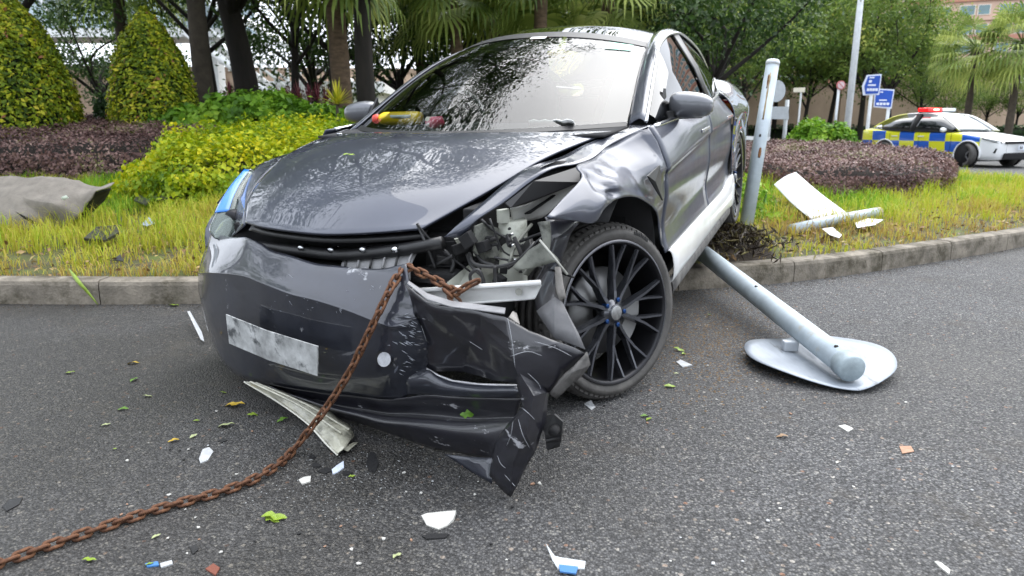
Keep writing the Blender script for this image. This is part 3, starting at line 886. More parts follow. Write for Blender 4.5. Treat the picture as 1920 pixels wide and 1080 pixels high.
# folded corner of the bumper
pts = [(764,533,.045),(800,563,.035),(845,577,.025),(900,584,.012),(945,592,-.015),(990,618,.01),(1050,640,.045),(1101,661,.08),   # 0-7 upper edge
       (785,600,.085),(806,645,.10),(789,657,.115),(806,692,.12),                                                              # 8-11 left edge
       (855,640,.07),(960,668,-.045),(1012,690,.0),(1032,737,.025),(978,722,-.035),(930,712,.04),(868,700,.095),               # 12-18
       (900,620,.03),(955,632,-.032),(1060,700,.05),(1005,650,.0)]
fcs = [(0,1,8),(1,2,12),(1,12,8),(8,12,9),(9,12,11),(9,11,10),(2,3,19),(2,19,12),(3,4,20),(3,20,19),(12,19,18),(12,18,11),(19,20,13),(19,13,17),(19,17,18),
       (13,16,17),(4,5,22),(4,22,20),(20,22,13),(22,14,13),(5,6,22),(6,21,22),(22,21,14),(6,7,21),(21,15,14),(13,14,16),(14,15,16)]
corner = shard('bumper_corner', pts, fcs, RAWB, .008, 8, 3, parent=bump_o, seed=1.)
# returned flange along the top of the torn corner, with clip slots
V, F = [], []
fl = [(764,531,.05),(800,561,.04),(845,575,.03),(900,582,.017),(946,588,-.01)]
for u, v, x in fl: V += [pc(u, v, x=x), pc(u + 2, v - 10 if u > 790 else v - 4, x=x + .055)]
F = [(2 * i, 2 * i + 1, 2 * i + 3, 2 * i + 2) for i in range(4)]
cm('bumper_flange', V, F, mat('grey_flange', (.24, .24, .25), .5, var=.3, vscale=9), bump_o, thick=.003, smooth=False)
for (a, b) in (((954, 593), (968, 588)),):
    V = [pc(a[0], a[1] + 2, x=.0), pc((a[0] + b[0]) / 2, b[1] - 4, x=.04), pc(b[0], b[1], x=.05), pc(b[0] + 6, a[1] + 16, x=.02), pc(a[0] + 14, a[1] + 12, x=.0)]
    cm('clip_tab', V, [(0, 1, 2, 3, 4)], mat('pale_torn_edge', (.24, .225, .21), .7, var=.4, vscale=20), bump_o, thick=.004, smooth=False)
# strip folded down to the road
pts = [(966,688,-.03),(1030,737,.02),(1022,792,.015),(1000,850,-.02),(958,932,-.05),(921,892,-.02),(927,832,.0),(979,762,-.04),(1000,742,-.05),(985,812,-.065),(962,868,-.06),(940,850,-.03)]
fcs = [(0,1,8),(0,8,7),(8,1,2),(8,2,9),(8,9,7),(7,9,11),(7,11,6),(9,2,3),(9,3,10),(9,10,11),(11,10,5),(11,5,6),(10,3,4),(10,4,5)]
shard('bumper_fold', pts, fcs, RAWB, .006, 12, 3, parent=bump_o, seed=5.)
pts = [(1102,661,.08),(1107,682,.075),(1085,708,.06),(1042,748,.03),(1031,738,.02),(1062,700,.03)]
shard('scuffed_end', pts, [(0,1,5),(1,2,5),(2,3,4),(2,4,5)], SCUFF, .004, 14, 2, parent=bump_o, thick=.01)
# glossy tongue under the lip
pts = [(832,851,.05),(880,856,.035),(925,859,.02),(923,907,-.005),(882,884,.02)]
shard('bumper_tongue', pts, [(0,1,4),(1,2,3),(1,3,4)], BUMPM, .003, 9, 3, parent=bump_o, seed=2.)
# white stress lines along the folds
for P in (((957,668,-.05),(990,659,-.02),(1016,667,.0)), ((978,764,-.05),(992,776,-.06),(1008,793,-.01)), ((972,786,-.05),(980,815,-.07),(993,840,-.03)), ((962,790,-.04),(958,815,-.05),(950,836,-.035)), ((931,848,-.01),(938,868,-.035),(948,878,-.05)),
          ((946,890,-.05),(966,912,-.055)), ((1002,640,.0),(1040,652,.03),(1072,668,.055)), ((952,596,-.025),(960,640,-.045),(966,690,-.05)), ((990,700,-.03),(1010,720,-.005),(1016,738,.01)), ((880,640,.05),(905,656,.04)), ((790,610,.085),(800,640,.10))):
    V, F = tube(arclen([pc(u, v, x=x - .008) for u, v, x in P], 10), [.0004] + [.0010] * 8 + [.0004], 5); cm('crease_mark', V, F, mat('stress_white', (.26, .27, .29), .6), corner)
# scraped paint where the chain and post rubbed the skin
gs = np.random.default_rng(4)
def on_skin(u, v):
    best, bd = None, 1e9
    o_c, d_c = w2c(CAMP), np.linalg.solve(CAR_R, ray(u, v))
    D = bgrid.reshape(-1, 3) - o_c; dn = d_c / np.linalg.norm(d_c); t = D @ dn
    k = np.argmin(np.linalg.norm(D - t[:, None] * dn, axis=1)); return o_c + dn * (t[k] - .004)
for k in range(46):
    u, v = gs.normal(762, 11), gs.uniform(585, 702); l = gs.uniform(4, 15); a = gs.normal(.35, .25)
    P = [on_skin(u + l * math.cos(a) * q, v + l * math.sin(a) * q) for q in (-.5, 0, .5)]
    V, F = tube(P, [.0004, gs.uniform(.0008, .0022), .0004], 5); cm('scratch', V, F, mat('scraped_paint', (.30, .32, .36), .6), bump_o)
for k in range(26):
    u, v = gs.uniform(470, 700), gs.uniform(500, 590); l = gs.uniform(3, 12); a = gs.normal(.5, .5)
    P = [on_skin(u + l * math.cos(a) * q, v + l * math.sin(a) * q) for q in (-.5, 0, .5)]
    V, F = tube(P, [.0003, .0008, .0003], 5); cm('scratch', V, F, MATS['scraped_paint'], bump_o)
# tow-eye cover and number plate
def disc_on(name, u, v, x, r, m, parent, n=24, th=.004, nrm=(-1, .15, .15)):
    c0 = np.array(pc(u, v, x=x)); nn = np.array(nrm, float); nn /= np.linalg.norm(nn)
    a_ = np.cross(nn, [0, 0, 1.]); a_ /= np.linalg.norm(a_); b2 = np.cross(a_, nn)
    V = [c0 + r * (math.cos(t) * a_ + math.sin(t) * b2) for t in np.linspace(0, 2 * math.pi, n, endpoint=False)]
    V2 = [p + nn * th for p in V]
    return cm(name, V + V2, [tuple(range(n)), tuple(range(n, 2 * n))] + [(i, (i + 1) % n, n + (i + 1) % n, n + i) for i in range(n)], m, parent, smooth=False)
disc_on('tow_eye_rim', 720, 672, .062, .0275, BLACKP, bump_o)
disc_on('tow_eye_cover', 721, 674, .054, .0235, mat('bare_cap', (.42, .43, .46), .35, metal=.2, var=.3, vscale=40), bump_o, nrm=(-1, .12, .45))
V = [pc(432,586,x=.130), pc(604,645,x=.015), pc(603,700,x=.02), pc(438,640,x=.135)]
V.append((np.array(V[0]) + V[1]) / 2 + [-.012, 0, 0]); V.append((np.array(V[2]) + V[3]) / 2 + [-.012, 0, 0])
V = [np.array(p) + [-.02, 0, 0] for p in V]
plate = cm('number_plate', V, [(0, 4, 5, 3), (4, 1, 2, 5)], mat('blank_plate', (.42, .43, .43), .45, var=.5, vscale=11, alt=(.07, .075, .08), altscale=12, altlo=.54, altsharp=.1), bump_o, thick=.004, smooth=False)

# ---------------------------------------------------------------- what shows behind the bumper
def bo(name, a, m, parent=car, bev=.006):
    V, F = box(*a); return cm(name, V, F, m, parent, smooth=False, bevel=bev)
bo('front_panel', (.40, .46, -.62, .50, .22, .66), MATTE)
bo('front_panel', (.46, .80, -.62, .48, .62, .68), MATTE)
bo('inner_side', (.40, 1.25, .44, .50, .22, .76), MATTE)
rad = bo('radiator', (.30, .36, -.55, .45, .24, .56), MATTE)
for i in range(9):
    bo('radiator_slat', (.285, .30, -.53, .43, .26 + i * .033, .272 + i * .033), BLACKP, rad, bev=0)
cross = [pc(480,462,x=.30), pc(560,470,x=.28), pc(640,478,x=.27), pc(740,470,x=.29), pc(830,455,x=.31)]
V, F = tube(arclen(cross, 20), .022, 8); cm('lock_carrier', V, F, BLACKP)
for u, v in ((566, 464), (622, 468), (681, 468), (741, 468)):
    p = pc(u, v, x=.262); V, F = lathe([(-.012, .001), (-.012, .009), (0, .012), (.03, .006)], 10)
    cm('bolt', [(q[0] + p[0], q[1] + p[1], q[2] + p[2]) for q in V], F, CHROME)
# ribbed grey duct
G = np.array([[pc(648,478,x=.31), pc(690,472,x=.31), pc(740,470,x=.31), pc(783,470,x=.32)], [pc(640,500,x=.25), pc(690,505,x=.25), pc(735,507,x=.25), pc(770,500,x=.26)],
              [pc(642,525,x=.25), pc(690,530,x=.25), pc(735,530,x=.25), pc(770,525,x=.26)]])
DUCT = mat('grey_duct_plastic', (.22, .22, .225), .55, var=.2, vscale=10)
duct = cpatch('air_duct', G, 9, 16, DUCT, thick=.006)
for k_ in range(6):
    t = .05 + k_ * .18
    a = np.array(pc(648 + 135 * t, 477 - 7 * t, x=.302)); b2 = np.array(pc(640 + 130 * t, 502 + 2 * t, x=.240))
    V, F = tube([a, (a + b2) / 2 + [-.004, 0, .006], b2], .0045, 5); cm('duct_rib', V, F, DUCT if k_ % 2 else BLACKP, duct)
# crash beam
f_ = [(770,546),(1012,529),(1016,534),(1003,561),(985,563),(862,573),(800,572)]
V = [pc(u, v, x=.17 if u < 900 else .20) for u, v in f_] + [pc(u, v, x=.26 if u < 900 else .29) for u, v in f_]
nn = len(f_)
beam = cm('crash_beam', V, [tuple(range(nn)), tuple(range(nn, 2 * nn))] + [(i, (i + 1) % nn, nn + (i + 1) % nn, nn + i) for i in range(nn)], ALU, smooth=False, bevel=.004)
V, F = tube([pc(772, 546, x=.155), pc(1013, 530, x=.185)], .009, 6); cm('beam_flange', V, F, ALU, beam)
disc_on('beam_hole', 973, 547, .188, .011, GREYM, beam, th=.003)
# strut tower, rail and pale inner panels
tw = []
for (u0, u1, v, y) in ((937,984,412,.60),(936,985,440,.60),(931,983,470,.60),(928,984,500,.60),(928,984,535,.60)):
    c0 = (np.array(pc(u0, v, y=y)) + pc(u1, v, y=y)) / 2; r = np.linalg.norm(np.array(pc(u0, v, y=y)) - pc(u1, v, y=y)) / 2 * .52
    tw.append([(c0[0] + r * math.sin(a) * .9, c0[1] + r * math.cos(a) * .9 , c0[2]) for a in np.linspace(0, 2 * math.pi, 18, endpoint=False)])
cm('strut_tower', [p for r in tw for p in r], gridfaces(5, 18, True) + [tuple(range(18))], PRIMER)
def pane_(name, pts, m, th=.006, cuts=2, amp=.004, seed=1.):
    return shard(name, pts, [tuple(range(len(pts)))], m, amp, 10, cuts, th, seed=seed)
def quadp(name, P, m, th=.01, sm=False):
    return cm(name, P, [tuple(range(len(P)))], m, thick=th, smooth=sm)
quadp('strut_cap', [pc(934,394,y=.58), pc(952,391,y=.60), pc(953,417,y=.60), pc(935,418,y=.58)], PRIMER, .02)
quadp('lamp_panel', [pc(890,424,y=.52), pc(905,418,y=.54), pc(935,428,y=.57), pc(932,495,y=.57), pc(905,490,y=.54), pc(888,470,y=.52)], PANELD)
quadp('lamp_panel', [pc(852,448,y=.45), pc(890,440,y=.50), pc(889,446,y=.50), pc(856,456,y=.45)], PRIMER)
quadp('lamp_panel', [pc(888,440,y=.50), pc(897,436,y=.51), pc(898,482,y=.51), pc(889,480,y=.50)], PRIMER)
quadp('rail_plate', [pc(838,530,y=.44), pc(885,492,y=.46), pc(935,505,y=.55), pc(930,545,y=.55), pc(850,552,y=.46)], PRIMER)
quadp('rail_plate', [pc(926,498,y=.57), pc(985,502,y=.62), pc(990,545,y=.62), pc(928,545,y=.57)], PANELD)
quadp('fan_frame', [pc(800,455,x=.36), pc(853,452,x=.36), pc(856,505,x=.36), pc(800,520,x=.36)], BLACKP)
# headlamp tray: pale wedge under the empty lamp opening, dark behind
hd = [pc(947,384,y=.60), pc(992,343,y=.66), pc(1022,322,y=.70), pc(1048,311,y=.72), pc(1086,310,y=.74), pc(1093,327,y=.77), pc(1086,345,y=.78), pc(1045,380,y=.75), pc(1000,412,y=.70), pc(955,418,y=.62)]
quadp('lamp_recess', [np.array(p) + [.10, -.05, 0] for p in hd], MATTE, .01)
G = np.array([[pc(957,389,y=.62), pc(986,383,y=.645), pc(1030,362,y=.69), pc(1086,342,y=.775)], [pc(958,396,y=.61), pc(987,392,y=.635), pc(1030,371,y=.685), pc(1084,347,y=.772)], [pc(961,416,y=.60), pc(1000,411,y=.63), pc(1028,400,y=.68), pc(1083,349,y=.77)]])
cpatch('lamp_tray', G, 9, 14, mat('lamp_tray_grey', (.50, .50, .48), .5, var=.2, vscale=8), thick=.006)
quadp('lamp_wall', [pc(947,381,y=.60), pc(1000,340,y=.67), pc(1086,312,y=.75), pc(1087,342,y=.78), pc(986,383,y=.65), pc(957,390,y=.62)], mat('dark_recess_plastic', (.014, .014, .015), .5), .006)
# bent bracket and liner remains
shard('lamp_bracket', [(1008,418,.20),(1030,415,.20),(1034,440,.20),(1018,452,.18),(1030,470,.18),(1050,490,.18),(1010,500,.16),(972,508,.15),(962,502,.15),(990,470,.17)],
      [(0,1,2,3),(3,2,4),(3,4,9),(4,5,6),(4,6,9),(6,7,8),(6,8,9)], PANELD, .004, 16, 2, .005)
shard('wheel_liner', [(1022,408,.26),(1088,414,.40),(1070,440,.42),(1052,480,.42),(1046,530,.40),(1050,575,.38),(1010,590,.25),(1000,540,.22),(1020,500,.22),(1035,450,.24)],
      [(0,1,2,9),(9,2,3,8),(8,3,4,7),(7,4,5,6)], RAWB, .008, 12, 3, .004, seed=3., smooth=True)
shard('liner_shard', [(1006,584,.16),(1040,558,.18),(1054,566,.18),(1098,655,.12),(1090,652,.11),(1040,634,.10)], [(0,1,5),(1,2,5),(2,3,4),(2,4,5)], mat('grey_liner', (.09, .09, .095), .6, var=.35, vscale=10), .003, 10, 2)
shard('torn_strip', [(1040,500,.20),(1050,500,.20),(1056,535,.19),(1062,560,.18),(1050,562,.18),(1044,540,.19)], [(0,1,2,5),(5,2,3,4)], mat('pale_torn_edge', (.40, .38, .36), .7), .003, 20, 2)
CABLE = mat('cable_black', (.015, .015, .016), .5)
for P in ([(880,475,.32),(890,495,.24),(930,500,.22),(965,492,.22),(990,470,.22),(1002,455,.25)], [(876,478,.34),(885,500,.27),(905,520,.24),(908,545,.22)],
          [(884,535,.20),(882,515,.20),(896,506,.20),(905,520,.20),(905,540,.2)], [(888,470,.34),(905,490,.30),(926,498,.28)], [(800,462,.33),(830,468,.32),(850,490,.32),(845,510,.31)],
          [(928,500,.2),(929,530,.2),(930,545,.2)], [(806,500,.32),(826,492,.31),(848,480,.31)]):
    V, F = tube(arclen([pc(u, v, x=x) for u, v, x in P], 24), .006, 6); cm('cable', V, F, CABLE)
V, F = tube([pc(1012,450,x=.15), pc(1035,478,x=.13), pc(1064,515,x=.12)], .0035, 5); cm('bent_wire', V, F, GREYM)
# smaller clutter of the torn-open bay: clips, connectors, hoses
gq = np.random.default_rng(17)
for k in range(46):
    u, v = gq.uniform(795, 1010), gq.uniform(440, 535)
    if v > 520 and u > 960: continue
    x = gq.uniform(.30, .42); c0 = np.array(pc(u, v, x=x)); mm = (BLACKP, MATTE, BLACKP, MATTE, PANELD, CABLE)[gq.integers(0, 6)]
    if k % 3 == 0:
        d = gq.normal(0, .05, 3); e = gq.normal(0, .05, 3)
        V, F = tube(arclen([c0 - d, c0 + e * .6, c0 + d], 10), gq.uniform(.003, .008), 6); cm('hose', V, F, mm)
    else:
        a, b, h2 = gq.uniform(.006, .026, 3); V, F = box(-a, a, -b, b, -h2, h2); t = gq.uniform(-.8, .8); t2 = gq.uniform(-.8, .8)
        V = [(p[0] * math.cos(t) - p[1] * math.sin(t), p[0] * math.sin(t) + p[1] * math.cos(t), p[2]) for p in V]; V = [(p[0], p[1] * math.cos(t2) - p[2] * math.sin(t2), p[1] * math.sin(t2) + p[2] * math.cos(t2)) for p in V]
        cm('connector', [np.array(p) + c0 for p in V], F, mm, smooth=False, bevel=.003)
for k in range(9):                                   # ridges and fixings on the tower and panels
    p = pc(gq.uniform(935, 982), gq.uniform(425, 495), y=.645); V, F = lathe([(-.004, .0005), (-.004, .004), (.004, .005)], 8); cm('rivet', [(q[0] + p[0], q[1] + p[1], q[2] + p[2]) for q in V], F, MATTE if k % 2 else CHROME)
# black bracket standing below the fold
V, F = lathe([(-.02, .001), (-.02, .012), (.01, .014), (.012, .001)], 10)
p0 = pc(1040, 806, x=.028)
cm('bracket_boss', [(q[0] + p0[0], q[1] + p0[1], q[2] + p0[2]) for q in V], F, MATTE)
quadp('bracket_wing', [pc(1024,826,x=.02), pc(1050,820,x=.02), pc(1050,836,x=.06), pc(1026,843,x=.05)], BLACKP, .006)
quadp('bracket_wing', [pc(1012,782,x=.05), pc(1040,776,x=.05), pc(1056,790,x=.05), pc(1052,830,x=.04), pc(1026,842,x=.03), pc(1022,812,x=.03)], BLACKP, .012)

# ---------------------------------------------------------------- things resting on the car's shelf
def thing_c(name, V, F, m, label, cat, **k):
    o = mk(name, [tuple(c2w(p)) for p in V], F, m, None, **k); return tag(o, label, cat)
dz = .945
YEL = mat('yellow_wrapper', (.95, .62, .01), .35, var=.12, vscale=12)
prof = [(-.125, .004), (-.122, .028), (-.10, .040), (-.05, .043), (.05, .043), (.10, .042), (.118, .036), (.122, .004)]
pk = empty('snack_pack'); tag(pk, 'yellow packet with white label lying on the dashboard behind the windscreen', 'packet')
ctr = np.array(pc(752, 224, x=1.36)) + np.array([0, 0, .004])
V, F = lathe(prof, 16, 'x'); V = [tuple(c2w(ctr + [p[1] * .7, p[0], p[2] * .8])) for p in V]
mk('wrapper', V, F, YEL, pk)
V = [tuple(c2w(ctr + [-.028 - .004 * (1 - abs(t)), .06 * t + .015, dz_])) for dz_ in (.004, .020) for t in (-1, -.5, 0, .5, 1)]
mk('label_strip', V, gridfaces(2, 5), STW, pk, thick=.001)
V, F = lathe([(-.155, .004), (-.15, .026), (-.127, .032), (-.122, .01)], 14, 'x'); V = [tuple(c2w(ctr + [p[1] * .7, p[0] - .012, p[2] * .8])) for p in V]
mk('red_end', V, F, mat('red_wrapper', (.62, .07, .05), .4, var=.2, vscale=20), pk)
V, F = lathe([(-.05, .003), (-.046, .03), (-.01, .042), (.03, .036), (.048, .004)], 14, 'x')
tc_ = pc(817, 230, x=1.34)
V = [(tc_[0] + p[1] * .8, tc_[1] + p[0], tc_[2] + p[2] * .8 + .006 * math.sin(p[0] * 90)) for p in V]
thing_c('soft_toy', V, F, mat('pink_red_plush', (.60, .06, .13), .9, var=.3, vscale=30, alt=(.75, .68, .60), altscale=16, altlo=.55, altsharp=.05), 'small pink and cream plush on the dashboard beside the yellow packet', 'soft toy')
V = []
for i in range(9):
    y = .33 + i * .026; V += [(1.27 + .01 * (i % 2), y, .956 + .004 * (i % 3)), (1.245, y, .982 + .006 * (i % 2))]
thing_c('paper_strip', V, [(2 * i, 2 * i + 1, 2 * i + 3, 2 * i + 2) for i in range(8)], STW, 'crinkled white paper strip on the dashboard near the left pillar', 'paper', thick=.003)
# ---------------------------------------------------------------- wheels of the wrecked car
def make_wheel(parent, Rt=.350, Rr=.280, w=.245):
    """wheel in its own axes: x outwards, tyre centre plane at x=-w/2"""
    wh = empty('wheel', parent=parent)
    hw = w / 2
    pr = []
    for a, r in ((-w+.012, Rr-.004), (-w+.004, Rr+.012), (-w-.004, (Rr+Rt)/2), (-w+.012, Rt-.022), (-w+.030, Rt-.006)): pr.append((a, r))
    tread = [-w+.030, -w+.052, -w+.055, -w+.064, -w+.067, -w+.095, -w+.098, -w+.108, -w+.111, -w+.135, -w+.138, -w+.148, -w+.151, -w+.180, -w+.183, -w+.192, -w+.195, -w+.215]
    gro = [0, 0, 1, 1, 0, 0, 1, 1, 0, 0, 1, 1, 0, 0, 1, 1, 0, 0]
    for a, g in zip(tread[1:], gro[1:]): pr.append((a, Rt - .007 * g - .004 * ((a + hw) / hw) ** 2))
    for a, r in ((-.020, Rt-.010), (-.006, Rt-.026), (.004, (Rr+Rt)/2+.008), (.005, (Rr+Rt)/2-.010), (-.001, Rr+.012), (-.006, Rr+.004), (-.012, Rr-.004)): pr.append((a, r))
    V, F = lathe(pr, 96)
    ty = mk('tyre', V, F, RUBBER, wh)
    # shoulder sipes cut as raised blocks on both shoulders
    Vs, Fs = [], []
    for k in range(72):
        t = 2 * math.pi * k / 72
        for a0, a1 in ((-.050, -.0095), (-w + .0125, -w + .048)):
            o = len(Vs)
            for a in (a0, a1):
                for dt in (-.030, .030):
                    for rr in (-.012, .002):
                        inner_end = (a == a0) if a0 > -.1 else (a == a1)
                        r_ = Rt + rr + (.0015 if inner_end else -.0155)
                        Vs.append((a, r_ * math.cos(t + dt), r_ * math.sin(t + dt)))
            Fs += [tuple(o + i for i in f) for f in ((0, 1, 3, 2), (4, 6, 7, 5), (0, 4, 5, 1), (2, 3, 7, 6), (1, 5, 7, 3))]
    tag(mk('tread_block', Vs, Fs, RUBBER, ty, smooth=False), kind='stuff')
    # rim: lip and barrel
    V, F = lathe([(-.012, Rr - .004), (-.002, Rr + .006), (.003, Rr + .002), (.001, Rr - .006), (-.008, Rr - .012), (-.03, Rr - .016), (-.06, Rr - .022), (-.12, Rr - .03), (-.20, Rr - .03), (-w + .01, Rr - .004)], 72)
    rim = mk('rim', V, F, RIMD, wh)
    V, F = lathe([(.0035, Rr - .004), (.0045, Rr + .002), (.001, Rr + .006)], 72); mk('rim_edge', V, F, mat('machined_edge', (.12, .12, .13), .25, metal=.9), rim)
    # ten split spokes set in five pairs
    def spoke(ang, lean):
        Vb, Fb = [], []
        def bar(P, wd, dp):
            o = len(Vb)
            for i, (x, r, t) in enumerate(P):
                a = ang + t; w_ = wd[i] / 2 / max(r, .02); d = dp[i]
                for s, dx in ((-1, -d), (-.45, 0), (.45, 0), (1, -d)):
                    Vb.append((x + dx, r * math.cos(a + s * w_), r * math.sin(a + s * w_)))
            for i in range(len(P) - 1):
                for j in range(3): Fb.append((o + i * 4 + j, o + i * 4 + j + 1, o + i * 4 + 5 + j, o + i * 4 + 4 + j))
                Fb.append((o + i * 4 + 3, o + i * 4, o + i * 4 + 4, o + i * 4 + 7))
            Fb.append((o, o + 1, o + 2, o + 3)); e = o + (len(P) - 1) * 4; Fb.append((e + 3, e + 2, e + 1, e))
        bar([(-.012, .040, 0), (-.016, .085, lean * .3), (-.018, .130, lean * .75), (-.012, .19, lean * 1.15), (-.002, Rr - .012, lean * 1.75)], [.037, .029, .026, .022, .019], [.03, .03, .028, .022, .014])
        bar([(-.020, .125, lean * .7), (-.016, .19, -lean * .1), (-.002, Rr - .012, -lean * .75)], [.020, .019, .017], [.022, .018, .012])
        mk('spoke', Vb, Fb, RIMM, rim, smooth=False)
    for k in range(5):
        c_ = 2 * math.pi * k / 5 + .30
        spoke(c_ - .22, -.105); spoke(c_ + .22, .105)
    V, F = lathe([(-.06, .001), (-.06, .055), (-.03, .060), (-.014, .050), (-.010, .034), (-.004, .033), (-.002, .031), (-.001, .001)], 32); mk('hub', V, F, RIMM, rim)
    V, F = lathe([(.0, .0005), (.0, .020), (-.002, .0285), (-.004, .031)], 28)
    cap = mk('hub_cap', V, F, mat('silver_cap', (.33, .33, .33), .3, metal=.8, var=.3, vscale=60), rim)
    for k in range(5):
        t = 2 * math.pi * k / 5 + .30
        V, F = lathe([(-.034, .010), (-.008, .0095), (-.006, .006), (-.006, .0005)], 8)
        mk('lug_nut', [(p[0] + .0, p[1] + .052 * math.cos(t), p[2] + .052 * math.sin(t)) for p in V], F, BLUEM, rim, smooth=False)
    V, F = lathe([(-.085, .05), (-.085, .175), (-.115, .175), (-.115, .05)], 40); mk('brake_disc', V, F, mat('brake_steel', (.17, .17, .17), .4, metal=.8), wh)
    pr = [(-.062, .115), (-.062, .19), (-.13, .19), (-.13, .115)]
    Vc = []
    for t in np.linspace(-.45, .45, 8):
        for a, r in pr: Vc.append((a, r * math.cos(t), r * math.sin(t)))
    mk('brake_caliper', Vc, gridfaces(8, 4, True) + [(0, 1, 2, 3), (28, 29, 30, 31)], mat('grey_caliper', (.26, .26, .26), .5, metal=.4), wh, smooth=False)
    V, F = lathe([(-.14, .001), (-.14, .16), (-.20, .14), (-.20, .001)], 28); mk('dust_shield', V, F, MATTE, wh)
    return wh

def set_axis(o, centre_w, axis_w, spin=0.0):
    """place a wheel (world centre of its outer face, outward axis) under the car root"""
    x = Vector(axis_w).normalized(); z0 = Vector((0, 0, 1)); y = z0.cross(x).normalized(); z = x.cross(y)
    Mx = Matrix((( x.x, y.x, z.x, centre_w[0]), (x.y, y.y, z.y, centre_w[1]), (x.z, y.z, z.z, centre_w[2]), (0, 0, 0, 1))) @ Matrix.Rotation(spin, 4, 'X')
    o.matrix_local = car.matrix_world.inverted() @ Mx
bpy.context.view_layer.update()
w1 = make_wheel(car)
hubc = gnd(1157, 587, .352)
ax = np.array([.60, -.79, .080]); ax /= np.linalg.norm(ax)
set_axis(w1, hubc, ax, -.35)
w2 = copy_tree(w1, car); set_axis(w2, c2w((3.715, .925, .365)), CAR_R @ np.array([0, 1, .03]), .5)
w3 = copy_tree(w1, car); set_axis(w3, c2w((3.715, -.925, .335)), CAR_R @ np.array([0, -1, 0]), .2)
w4 = copy_tree(w1, car); set_axis(w4, c2w((.84, -.92, .285)), CAR_R @ np.array([.35, -.93, 0]), .9)
# raised sidewall lettering on the near tyre (too blurred to read: only letter-like ribs)
Vt, Ft = [], []
Rl = .320
for k, (dt, hh, ww) in enumerate(((-4, .010, .006), (-3, .010, .004), (-2, .008, .005), (-1, .011, .005), (0, .011, .002), (1, .010, .005), (2, .008, .005), (3, .010, .006), (4, .010, .005))):
    t = math.radians(72) - dt * .030
    o = len(Vt)
    for a in (.003, .0068):
        for r_ in (Rl - hh / 2, Rl + hh / 2):
            for s in (-1, 1): Vt.append((a, r_ * math.cos(t + s * ww / Rl / 2 * 1.6), r_ * math.sin(t + s * ww / Rl / 2 * 1.6)))
    Ft += [tuple(o + i for i in f) for f in ((0, 1, 3, 2), (4, 6, 7, 5), (0, 4, 5, 1), (2, 3, 7, 6), (1, 5, 7, 3), (0, 2, 6, 4))]
tl = mk('tyre_lettering', Vt, Ft, mat('dark_letters', (.014, .014, .014), .6), [c for c in w1.children if c.name.startswith('tyre')][0], smooth=False)
tl.rotation_euler = (.35 + math.radians(-8), 0, 0)
# ---------------------------------------------------------------- vegetation
BARK = mat('dark_bark', (0.014, 0.011, 0.009), 0.95, var=0.5, vscale=5, bump=0.6, bscale=12, stretch=(1, 1, .25))
BARKB = mat('brown_palm_bark', (0.105, 0.070, 0.045), 0.95, var=0.5, vscale=6, bump=0.7, bscale=14, stretch=(1, 1, 2.5))
BARKG = mat('grey_bark', (0.050, 0.040, 0.030), 0.95, var=0.4, vscale=4, bump=0.5, bscale=10)
GRN = leafmat('tree_leaf', [(0, (.018, .042, .010)), (.5, (.045, .095, .018)), (.85, (.10, .16, .025)), (1, (.18, .23, .04))], transl=.3)
GRNL = leafmat('light_tree_leaf', [(0, (.045, .085, .018)), (.45, (.11, .18, .030)), (.8, (.20, .28, .05)), (1, (.36, .38, .08))], transl=.35)
TOP = leafmat('topiary_leaf', [(0, (.035, .075, .008)), (.36, (.16, .24, .012)), (.66, (.40, .44, .02)), (.92, (.62, .56, .04)), (1, (.30, .13, .06))], transl=.3)
PUR = leafmat('purple_hedge_leaf', [(0, (.045, .020, .020)), (.45, (.13, .072, .066)), (.8, (.24, .145, .13)), (.96, (.34, .24, .20)), (1, (.16, .16, .05))], transl=.15)
YEL_L = leafmat('golden_shrub_leaf', [(0, (.05, .12, .006)), (.4, (.20, .31, .008)), (.75, (.42, .47, .012)), (1, (.66, .58, .02))], transl=.35)
LIME = leafmat('lime_leaf', [(0, (.05, .13, .010)), (.5, (.14, .30, .02)), (1, (.30, .46, .04))], transl=.35)
DKG = leafmat('dark_shrub_leaf', [(0, (.012, .035, .010)), (.6, (.030, .07, .018)), (1, (.06, .11, .02))], transl=.25)
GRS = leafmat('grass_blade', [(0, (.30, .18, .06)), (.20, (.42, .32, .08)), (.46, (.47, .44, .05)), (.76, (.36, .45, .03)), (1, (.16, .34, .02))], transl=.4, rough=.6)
REDL = leafmat('cordyline_leaf', [(0, (.10, .02, .035)), (.6, (.23, .05, .08)), (1, (.35, .12, .12))], transl=.3)
SPK = leafmat('golden_spiky_leaf', [(0, (.25, .30, .02)), (.6, (.50, .46, .03)), (1, (.66, .58, .08))], transl=.3)
PALM = leafmat('palm_leaf', [(0, (.06, .11, .02)), (.5, (.20, .28, .06)), (1, (.45, .50, .14))], transl=.35)

def inpoly(P, X, Y):
    P = np.asarray(P); c = np.zeros(len(X), bool); n = len(P)
    for i in range(n):
        x0, y0 = P[i]; x1, y1 = P[(i + 1) % n]
        k = ((y0 > Y) != (y1 > Y)) & (X < (x1 - x0) * (Y - y0) / (y1 - y0 + 1e-12) + x0)
        c ^= k
    return c

def edgedist(P, X, Y):
    P = np.asarray(P, float); n = len(P); d = np.full(len(X), 1e9); nx = np.zeros(len(X)); ny = np.zeros(len(X))
    for i in range(n):
        a, b = P[i], P[(i + 1) % n]; ab = b - a; L2 = ab @ ab
        t = np.clip(((X - a[0]) * ab[0] + (Y - a[1]) * ab[1]) / L2, 0, 1)
        qx, qy = a[0] + t * ab[0], a[1] + t * ab[1]
        dd = np.hypot(X - qx, Y - qy); m = dd < d
        d[m] = dd[m]; nx[m] = (qx - X)[m]; ny[m] = (qy - Y)[m]
    return d, nx, ny

